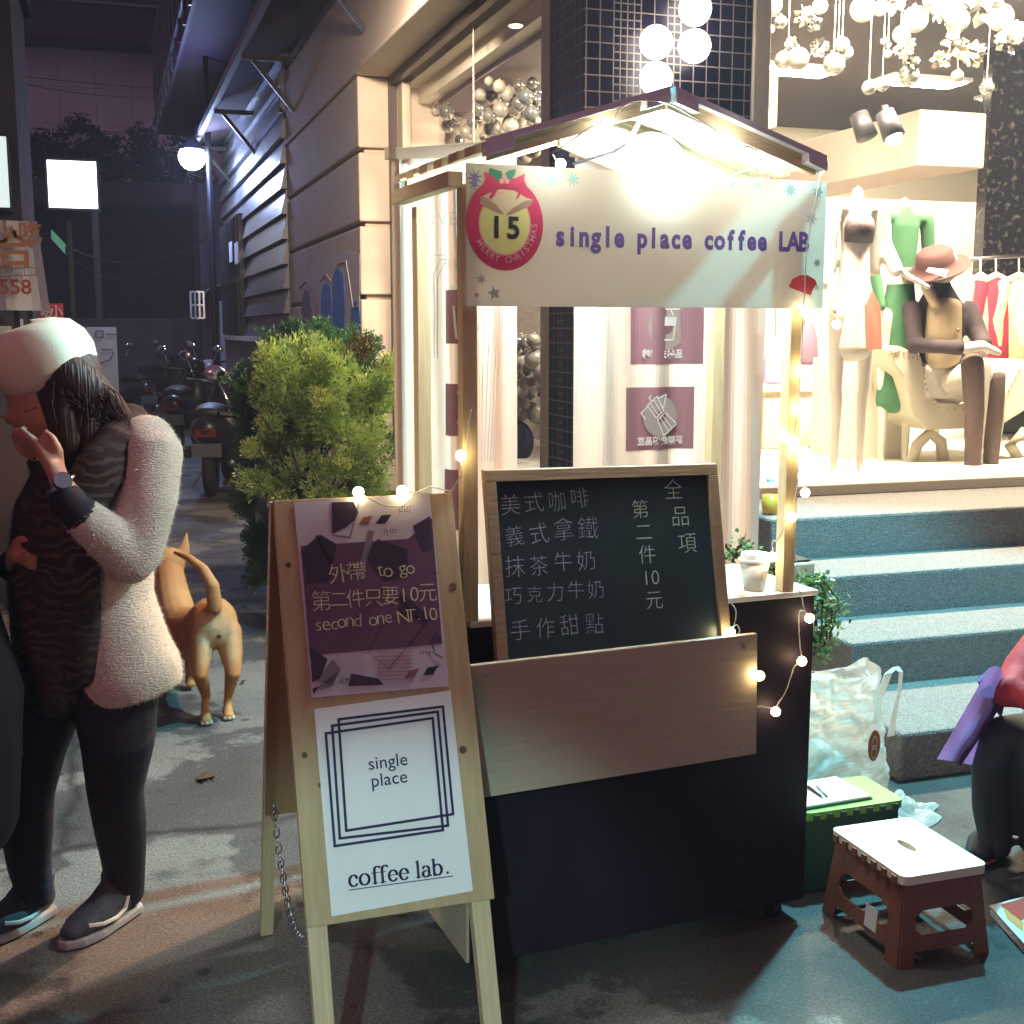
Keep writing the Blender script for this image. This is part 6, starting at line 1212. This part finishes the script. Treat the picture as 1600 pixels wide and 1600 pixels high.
FUR = furm()
def gy(p): p = V(p); p.z = .012; return p
pawL, pawR = G(322, 1130), G(357, 1122)
db = MB()
db.loft([D(334, 972, 4.78), D(326, 976, 4.9), D(312, 985, 5.0), D(292, 990, 5.13), D(272, 985, 5.25)], [(.092, .10), (.088, .10), (.078, .088), (.095, .11), (.075, .09)], X1, n=18)
db.loft([D(276, 960, 5.22), D(268, 920, 5.30), D(262, 890, 5.36)], [(.08, .085), (.068, .07), (.062, .062)], X1); db.loft([D(264, 880, 5.36), D(258, 878, 5.44), D(250, 892, 5.55)], [(.07, .07), (.065, .06), (.03, .028)], X1)
for (hx, hv, kx, kv, hk, hkv, paw, s) in ((316, 985, 312, 1052, 322, 1086, pawL, -1), (357, 985, 364, 1050, 358, 1082, pawR, 1)):
    db.loft([D(hx, hv, 4.80), D((hx+kx)/2, hv+32, 4.76), D(kx, kv, 4.70), D(hk, hkv, 4.80), paw+V((0, .03, .05)), paw+V((0, .0, .02))], [(.050, .08), (.046, .066), (.031, .042), (.019, .024), (.016, .018), (.019, .021)], X1, n=12); db.loft([paw+V((0, .03, .022)), paw+V((0, -.035, .016))], [(.022, .018), (.022, .014)], X1)
for (u, Y) in ((262, 5.2), (298, 5.22)):
    q = gy(PY(u, 1080, Y)); q.y = Y; db.loft([D(u+6, 1000, Y), D(u+3, 1050, Y), q+V((0, 0, .06)), q+V((0, 0, .02))], [(.045, .05), (.03, .032), (.02, .022), (.022, .024)], X1); db.loft([q+V((0, .03, .016)), q+V((0, -.03, .014))], [(.022, .016), (.022, .014)], X1)
db.loft([D(336, 950, 4.72), D(332, 915, 4.72), D(318, 890, 4.75), D(296, 872, 4.82), D(272, 862, 4.9)], [.030, .026, .021, .016, .009])
for s, (u, v) in ((1, (290, 838)), (-1, (246, 842))): db.loft([D(u-s*6, 872, 5.36), D(u-s*2, 856, 5.37), D(u+s*2, v-6, 5.38)], [(.03, .016), (.026, .013), (.005, .004)], X1)
do = db.build('body', FUR, dg_, remesh=.008, sm=3); fuzz(do, 16000, .010, .0005, mat('ginger_hair', (.52, .24, .08), .8), .6, lift=.35)
m = MB(); m.ball(D(336, 957, 4.682), .007, (1, .6, 1.3), 10, 8); m.ball(D(343, 994, 4.708), .009, (1, .6, 1), 10, 8); m.build('dark_skin', mat('dark_skin', (.10, .03, .025), .6), dg_)
m = MB()
for q in (pawL, pawR):
    for k in (-1, 0, 1): m.ball(q+V((k*.013, -.035+.004*abs(k), .012)), .010, (1, 1.2, 1), 8, 6)
m.build('toes', mat('pale_toes', (.66, .50, .36), .7), dg_)

# ---- shop window mannequins
MQ = mat('mannequin_white', (.85, .80, .70), .3)
def mannequin(lbl, u, vfoot, vhead, Y, arms, head=False):
    p = PY(u, vfoot, Y); T = thing('mannequin', lbl, 'mannequin', (p.x, Y, p.z), None); h = PY(u, vhead, Y).z-p.z; B = lambda x, z, y=0: V((p.x+x*h, Y+y*h, p.z+z*h))
    ch = [([B(0, .52), B(0, .60), B(0, .68), B(0, .76), B(0, .82)], [(.095, .065), (.07, .055), (.078, .06), (.095, .06), (.05, .04)], X1), ([B(-.085, .80), B(.085, .80)], [.034, .034]), ([B(0, .82), B(0, .855), B(0, .862)], [.034, .030, .012])]
    if head: ch.append(([B(0, .905), B(0, .935), B(0, .955)], [(.040, .048), (.046, .055), (.040, .05)], X1))
    for s in (-1, 1):
        ch.append(([B(s*.05, .5), B(s*.05, .28), B(s*.045, .25), B(s*.045, .04), B(s*.045, .01, -.03)], [(.05, .055), (.034, .036), (.033, .034), (.02, .022), (.02, .012)], X1))
    ch += [([B(*q) for q in a], [.026, .022, .017, .015][:len(a)]) for a in arms]
    return T, B, h, ch
T, B, h, ch = mannequin('headless standing white mannequin in a cream jacket with coral panel and black lace top', 1322, 752, 215, 5.75, [[(-.08, .78, 0), (-.105, .62, -.02), (-.10, .5, -.06)], [(.08, .78, 0), (.112, .64, -.02), (.16, .60, -.06), (.20, .575, -.08)]])
body('body', T, MQ, ch, (), .014, 2)
m = MB(); m.loft([B(0, .705, -.012), B(0, .745, -.018), B(0, .765, -.012)], [(.080, .062), (.086, .070), (.082, .064)], X1, dome=False, n=24); m.build('lace_top', mat('black_lace', (.03, .018, .02), .7, c2=(.09, .06, .06), nscale=60), T, smooth=True)
body('jacket', T, mat('cream_jacket', (.86, .82, .72), .7), [([B(0, .395), B(0, .5), B(0, .62), B(0, .685)], [(.118, .10), (.104, .085), (.085, .068), (.078, .058)], X1), ([B(-.080, .802, .0), B(-.098, .70, 0), B(-.106, .58, -.02)], [.050, .042, .038], X1), ([B(.080, .802, .0), B(.098, .70, 0), B(.118, .62, -.04)], [.050, .042, .038], X1),
 ([B(-.045, .81, .01), B(-.078, .80, .01)], [.034, .036], X1), ([B(.045, .81, .01), B(.078, .80, .01)], [.034, .036], X1), ([B(-.062, .80, .015), B(-.070, .72, .02), B(-.075, .62, .012)], [(.03, .045)]*3, X1), ([B(.062, .80, .015), B(.070, .72, .02), B(.075, .62, .012)], [(.03, .045)]*3, X1)], (), .012, 4)
m = MB(); m.slab([B(-.03, .395, -.118), B(.02, .395, -.119), B(.022, .52, -.098), B(.0, .565, -.088), B(-.026, .52, -.097)], (0, -.012, 0)); m.build('coral_panel', mat('coral', (.38, .15, .10), .7), T)
T, B, h, ch = mannequin('headless standing mannequin in a long green dress with a cream sash, back turned', 1394, 735, 238, 6.15, [[(.088, .78, 0), (.116, .64, .015), (.108, .48, -.02)], [(-.088, .78, 0), (-.112, .64, -.015), (-.1, .50, -.05)]])
body('body', T, MQ, ch, (), .014, 2); GD = mat('green_dress', (.028, .10, .042), .85, c2=(.045, .14, .062), nscale=4)
body('dress', T, GD, [([B(0, .22), B(0, .32), B(0, .5), B(0, .61), B(0, .68), B(0, .78), B(0, .83)], [(.12, .09), (.115, .085), (.108, .078), (.08, .06), (.088, .066), (.102, .066), (.04, .04)], X1), ([B(-.09, .80), B(.09, .80)], [.04, .04]), ([B(.088, .79), B(.116, .64, .015), B(.108, .50, -.02)], [.042, .036, .026]), ([B(-.088, .79), B(-.112, .64, -.015), B(-.1, .52, -.05)], [.042, .036, .026])], (), .012, 2)
m = MB(); m.loft([B(0, .595), B(0, .645)], [(.084, .068), (.084, .068)], X1, dome=False, caps=False, n=24); m.tube([B(.06, .62, -.05), B(.085, .60, -.06), B(.07, .57, -.07), B(.05, .60, -.07)], .02, 8); m.build('sash', mat('cream_sash', (.78, .76, .55), .7), T, smooth=True)
# seated mannequin with hat
YM = 5.85; K = lambda u, v, dy=0: PY(u, v, YM+dy)
T = thing('mannequin', 'seated mannequin in brown hat, grey sweater and long brown socks', 'mannequin', tuple(K(1540, 745)))
body('body', T, MQ, [([K(1475, 620, .25), K(1470, 540, .22), K(1466, 480, .2)], [(.13, .1), (.11, .09), (.15, .09)], X1), ([K(1466, 475, .2), K(1470, 430, .17)], [.05, .05]), ([K(1470, 428, .16), K(1474, 405, .15)], [(.075, .085), (.075, .085)]),
  ([K(1480, 600, .25), K(1535, 575, -.08), K(1528, 640, -.06), K(1522, 735, -.02)], [.075, .06, .05, .035]), ([K(1500, 610, .25), K(1560, 585, -.02), K(1556, 650, -.0), K(1548, 735, -.0)], [.075, .06, .05, .035]),
  ([K(1425, 480, .2), K(1430, 540, .1), K(1500, 545, -.1), K(1535, 540, -.14), K(1562, 552, -.16)], [.045, .04, .033, .03, .02]), ([K(1510, 480, .2), K(1525, 520, .1), K(1545, 548, -.08)], [.045, .04, .025])], (), .014, 2)
SWT = mat('grey_brown_knit', (.022, .012, .016), .9, c2=(.036, .021, .026), nscale=30)
body('sweater', T, SWT, [([K(1475, 600, .25), K(1470, 540, .22), K(1466, 485, .2), K(1468, 445, .18)], [(.15, .115), (.13, .105), (.165, .10), (.065, .065)], X1), ([K(1425, 482, .2), K(1430, 540, .1), K(1500, 543, -.1)], [.058, .055, .045]), ([K(1512, 482, .2), K(1527, 520, .1), K(1538, 538, -.03)], [.058, .055, .045])], (), .012, 2)
body('cream_top', T, mat('cream_silk', (.42, .32, .20), .5), [([K(1474, 560, .13), K(1474, 520, .11), K(1476, 478, .10)], [(.105, .085), (.108, .085), (.105, .07)], X1), ([K(1446, 446, .10), K(1462, 478, .06)], [(.03, .03), (.03, .03)], X1)], (), .010, 2)
body('skirt', T, mat('pale_skirt', (.72, .68, .58), .7), [([K(1478, 600, .22), K(1512, 590, .06), K(1530, 582, -.02)], [(.13, .09), (.12, .085), (.10, .075)], X1)], (), .012, 3)
MB().ball(K(1497, 516, .015), .012).build('button', mat('bronze', (.2, .12, .06), .4, .6), T)
m = MB(); hc = K(1462, 416, .12); hr = Matrix.Rotation(math.radians(-22), 3, 'Y') @ Matrix.Rotation(math.radians(14), 3, 'X')
for i, (r, z) in enumerate([(.0, .10), (.07, .10), (.095, .08), (.105, .03), (.11, .0), (.17, -.012), (.185, -.008), (.17, -.022), (.10, -.012)]):
    for k in range(28): a = 2*math.pi*k/28; m.v.append(hc+hr @ V((r*math.cos(a)*1.05, r*math.sin(a), z)))
for i in range(8):
    for k in range(28): j = (k+1) % 28; m.f.append((i*28+k, (i+1)*28+k, (i+1)*28+j, i*28+j)); m.mi.append(0)
m.build('hat', mat('brown_felt', (.055, .018, .016), .9), T, smooth=True)
m = MB(); m.slab([K(1452, 418, .0), K(1482, 421, -.02), K(1478, 433, -.02), K(1448, 424, .0)], (0, .006, 0)); m.build('price_tag', PAPER, T)
SCK = mat('brown_sock', (.06, .035, .03), .9, c2=(.085, .052, .042), nscale=40)
m = MB(); m.loft([K(1519, 565, -.07), K(1523, 640, -.06), K(1519, 736, -.03), K(1510, 738, -.1)], [.062, .056, .042, .03]); m.loft([K(1553, 590, -.01), K(1553, 650, 0), K(1547, 738, .0), K(1545, 745, -.08)], [.062, .054, .040, .03]); m.build('socks', SCK, T, smooth=True)
# sleigh seat
YC = 6.0; K2 = lambda u, v, dy=0: PY(u, v, YC+dy); T = thing('sleigh_seat', 'cream studded sleigh seat under the seated mannequin', 'seat', tuple(K2(1480, 745))); LTH = mat('cream_leather', (.78, .72, .56), .4)
SH = [(1390, 545), (1405, 540), (1440, 556), (1448, 600), (1466, 628), (1530, 634), (1570, 612), (1598, 560), (1610, 570), (1605, 640), (1560, 668), (1450, 672), (1425, 650), (1412, 590), (1398, 572)]
m = MB(); m.slab([K2(u, v, -.02) for u, v in SH], (0, .5, 0)); m.build('shell', LTH, T, bevel=.012)
m = MB(); m.slab([K2(u, v, -.03) for u, v in ((1452, 568), (1505, 572), (1508, 622), (1446, 625), (1444, 590))], (0, .45, 0)); m.build('cushion', mat('white_fur_cushion', (.85, .82, .74), .8), T, bevel=.03)
m = MB()
for A_, B_ in zip(SH[:7], SH[1:8]):
    for k in range(5): q = K2(A_[0]+(B_[0]-A_[0])*k/5, A_[1]+(B_[1]-A_[1])*k/5+9, -.024); m.ball(q, .006, n=6, m=4)
m.build('studs', mat('brass', (.5, .38, .18), .3, 1), T)
for u0 in (1445, 1590):
    m = MB(); m.tube([K2(u0+(-25 if u0 < 1500 else 12), 735, .1), K2(u0-12, 695, .1), K2(u0+8, 676, .1), K2(u0+25, 690, .1), K2(u0+30, 735, .1)], .035, 10); m.build('leg', LTH, T, smooth=True)
m = MB(); m.box(K2(1370, 700).x, K2(1470, 700).x, 6.3, 6.7, .742, K2(1380, 560, .3).z); m.build('white_plinth', MQ); o9 = bpy.data.objects['white_plinth']; tag(o9, 'white plinth block beside the sleigh seat', 'plinth')
o9.name = 'display_plinth'
# clothes rail
T = thing('clothes_rail', 'metal clothes rail holding garments at the back right of the shop', 'clothes rail', tuple(PY(1560, 700, 7.0))); p0, p1 = PY(1478, 407, 7.0), PY(1660, 396, 7.0)
MB().tube([p0, p1], .014, 8).build('rail', STEEL, T, smooth=True); m = MB(); m.tube([p0, (p0.x, 7.0, .745)], .014, 8); m.tube([p1, (p1.x, 7.0, .745)], .014, 8); m.build('upright', STEEL, T)
for i, (u, col, lb, v1, wd) in enumerate([(1510, (.62, .52, .42), 'beige garment hanging at the left end of the rail', 560, 26), (1532, (.40, .33, .28), 'taupe garment on the rail, left of the red one', 560, 28), (1556, (.42, .02, .045), 'bright red garment hanging on the rail', 590, 34), (1592, (.66, .52, .30), 'patterned cream and gold garment right of the red one', 620, 36), (1625, (.75, .66, .50), 'cream garment on the rail at the picture edge', 600, 34)]):
    Yg = 6.95-.03*i; C_ = lambda x, v, dy=0: PY(x, v, Yg+dy); g_ = thing('garment', lb, 'garment', tuple(C_(u, v1)), 'garments on the shop rail'); mt_ = mat('garment_%d' % i, col, .85, c2=tuple(c*.6 for c in col), nscale=8 if i != 3 else 25, bump=.4, bscale=20)
    m = MB(); m.loft([C_(u, v1), C_(u, 500), C_(u, 455), C_(u, 436)], [(wd*.0036, .07), (wd*.0032, .07), (wd*.0034, .06), (wd*.0012, .03)], X1, n=16, dome=False); m.loft([C_(u-wd*.7, 446), C_(u-wd*1.0, 500), C_(u-wd*.95, 540)], [.05, .05, .04]); m.build('cloth', mt_, g_, smooth=True)
    m = MB(); m.tube([C_(u, 436), C_(u, 415), C_(u, 404)], .006, 6); m.loft([C_(u-wd*.8, 443), C_(u, 430), C_(u+wd*.8, 443)], [.02, .025, .02]); m.build('hanger', CREAMF, g_, smooth=True)
# pendant shade and clutter in the shop
p = PY(1300, 245, 5.6)
T = thing('shoe_display', 'low shelf with shoes and small goods behind the green dress', 'shelf', tuple(PY(1250, 700, 7))); m = MB(); a, b = PY(1195, 612, 7.0), PY(1275, 650, 7.0); m.box(a.x, b.x, 7, 7.3, .745, a.z); m.build('bench', mat('pleat_fabric', (.70, .62, .48), .7, c2=(.52, .44, .33), nscale=2, stretch=(30, 1, 1)), T); m = MB(); m.box(a.x-.03, b.x+.03, 6.97, 7.33, a.z+.001, a.z+.04); m.build('bench_top', MQ, T)
for (u, v, lb) in ((1210, 560, 'folded violet cloth hanging above the pleated bench'), (1262, 530, 'dark cloth hanging right of the stall post in the shop')):
    c = PY(u, v, 7.1); g_ = thing('garment', lb, 'garment', tuple(c)); m = MB(); m.loft([c-EZ*.14, c, c+EZ*.12], [(.08, .04), (.07, .04), (.03, .02)], X1); m.build('cloth', mat('violet_cloth' if u < 1230 else 'plum_cloth', (.35, .25, .45) if u < 1230 else (.12, .07, .10), .8), g_, smooth=True)
    MB().tube([c+EZ*.13, c+EZ*.5], .006, 6).build('hanger', STEEL, g_)
T = thing('navy_cap', 'navy cloth hat with a button on the floor of the side window', 'hat', tuple(PX(800, 690, 2.3))); c = PX(806, 690, 2.33); MB().ball(c, .13, (.8, 1.2, 1), 20, 14).build('crown', mat('navy_cloth', (.02, .02, .06), .8), T, smooth=True); MB().ball(c+V((-.1, -.08, -.03)), .014).build('button', CREAMF, T, smooth=True); MB().loft([c-EZ*.1, c-EZ*.12], [(.16, .2), (.17, .22)], X1, dome=False).build('brim', mat('navy_cloth', (.02, .02, .06), .8), T, smooth=True)

# ------------------------------------------------------------------ scraps on the asphalt
LFM = mat('dry_leaf', (.13, .06, .03), .8, c2=(.07, .035, .02), nscale=30)
for (u, v, sz, lb) in ((322, 1218, .055, 'curled dry brown leaf clump on the ground between the woman and the folding sign'), (382, 1068, .03, 'small dry leaf on the ground right of the dog'), (640, 1512, .025, 'small dry leaf lying under the folding sign'), (1120, 1560, .02, 'tiny dry leaf on the wet-looking ground in front of the counter')):
    p = G(u, v); m = MB(); Q = random.Random(u)
    for k in range(5 if sz > .04 else 2):
        a = Q.uniform(0, 6.3); d = V((math.cos(a), math.sin(a), .15)); t = V((-d.y, d.x, .1)); o_ = p+V((Q.uniform(-.4, .4)*sz, Q.uniform(-.4, .4)*sz, .004)); m.poly([o_-d*sz*.6, o_-t*sz*.3+EZ*.008, o_+d*sz*.6+EZ*.012, o_+t*sz*.3+EZ*.004])
    tag(m.build('dry_leaf', LFM), lb, 'leaf', 'dry leaves on the street')
# ------------------------------------------------------------------ thin haze added over the whole street for glow round the lamps
hz = MB(); hz.box(-45, 45, -25, 75, -1, 16); hz = hz.build('haze', None, uv=False); hz.data.materials.clear()
hm = bpy.data.materials.new('glow_haze'); hm.use_nodes = True; _t = hm.node_tree; _t.nodes.remove(_t.nodes['Principled BSDF'])
pv = _t.nodes.new('ShaderNodeVolumePrincipled'); pv.inputs['Color'].default_value = (.86, .82, .92, 1); pv.inputs['Density'].default_value = .0032; pv.inputs['Anisotropy'].default_value = .0
_t.links.new(pv.outputs[0], _t.nodes['Material Output'].inputs['Volume']); hz.data.materials.append(hm); tag(hz, 'thin pale haze hanging in the street air', kind='stuff')
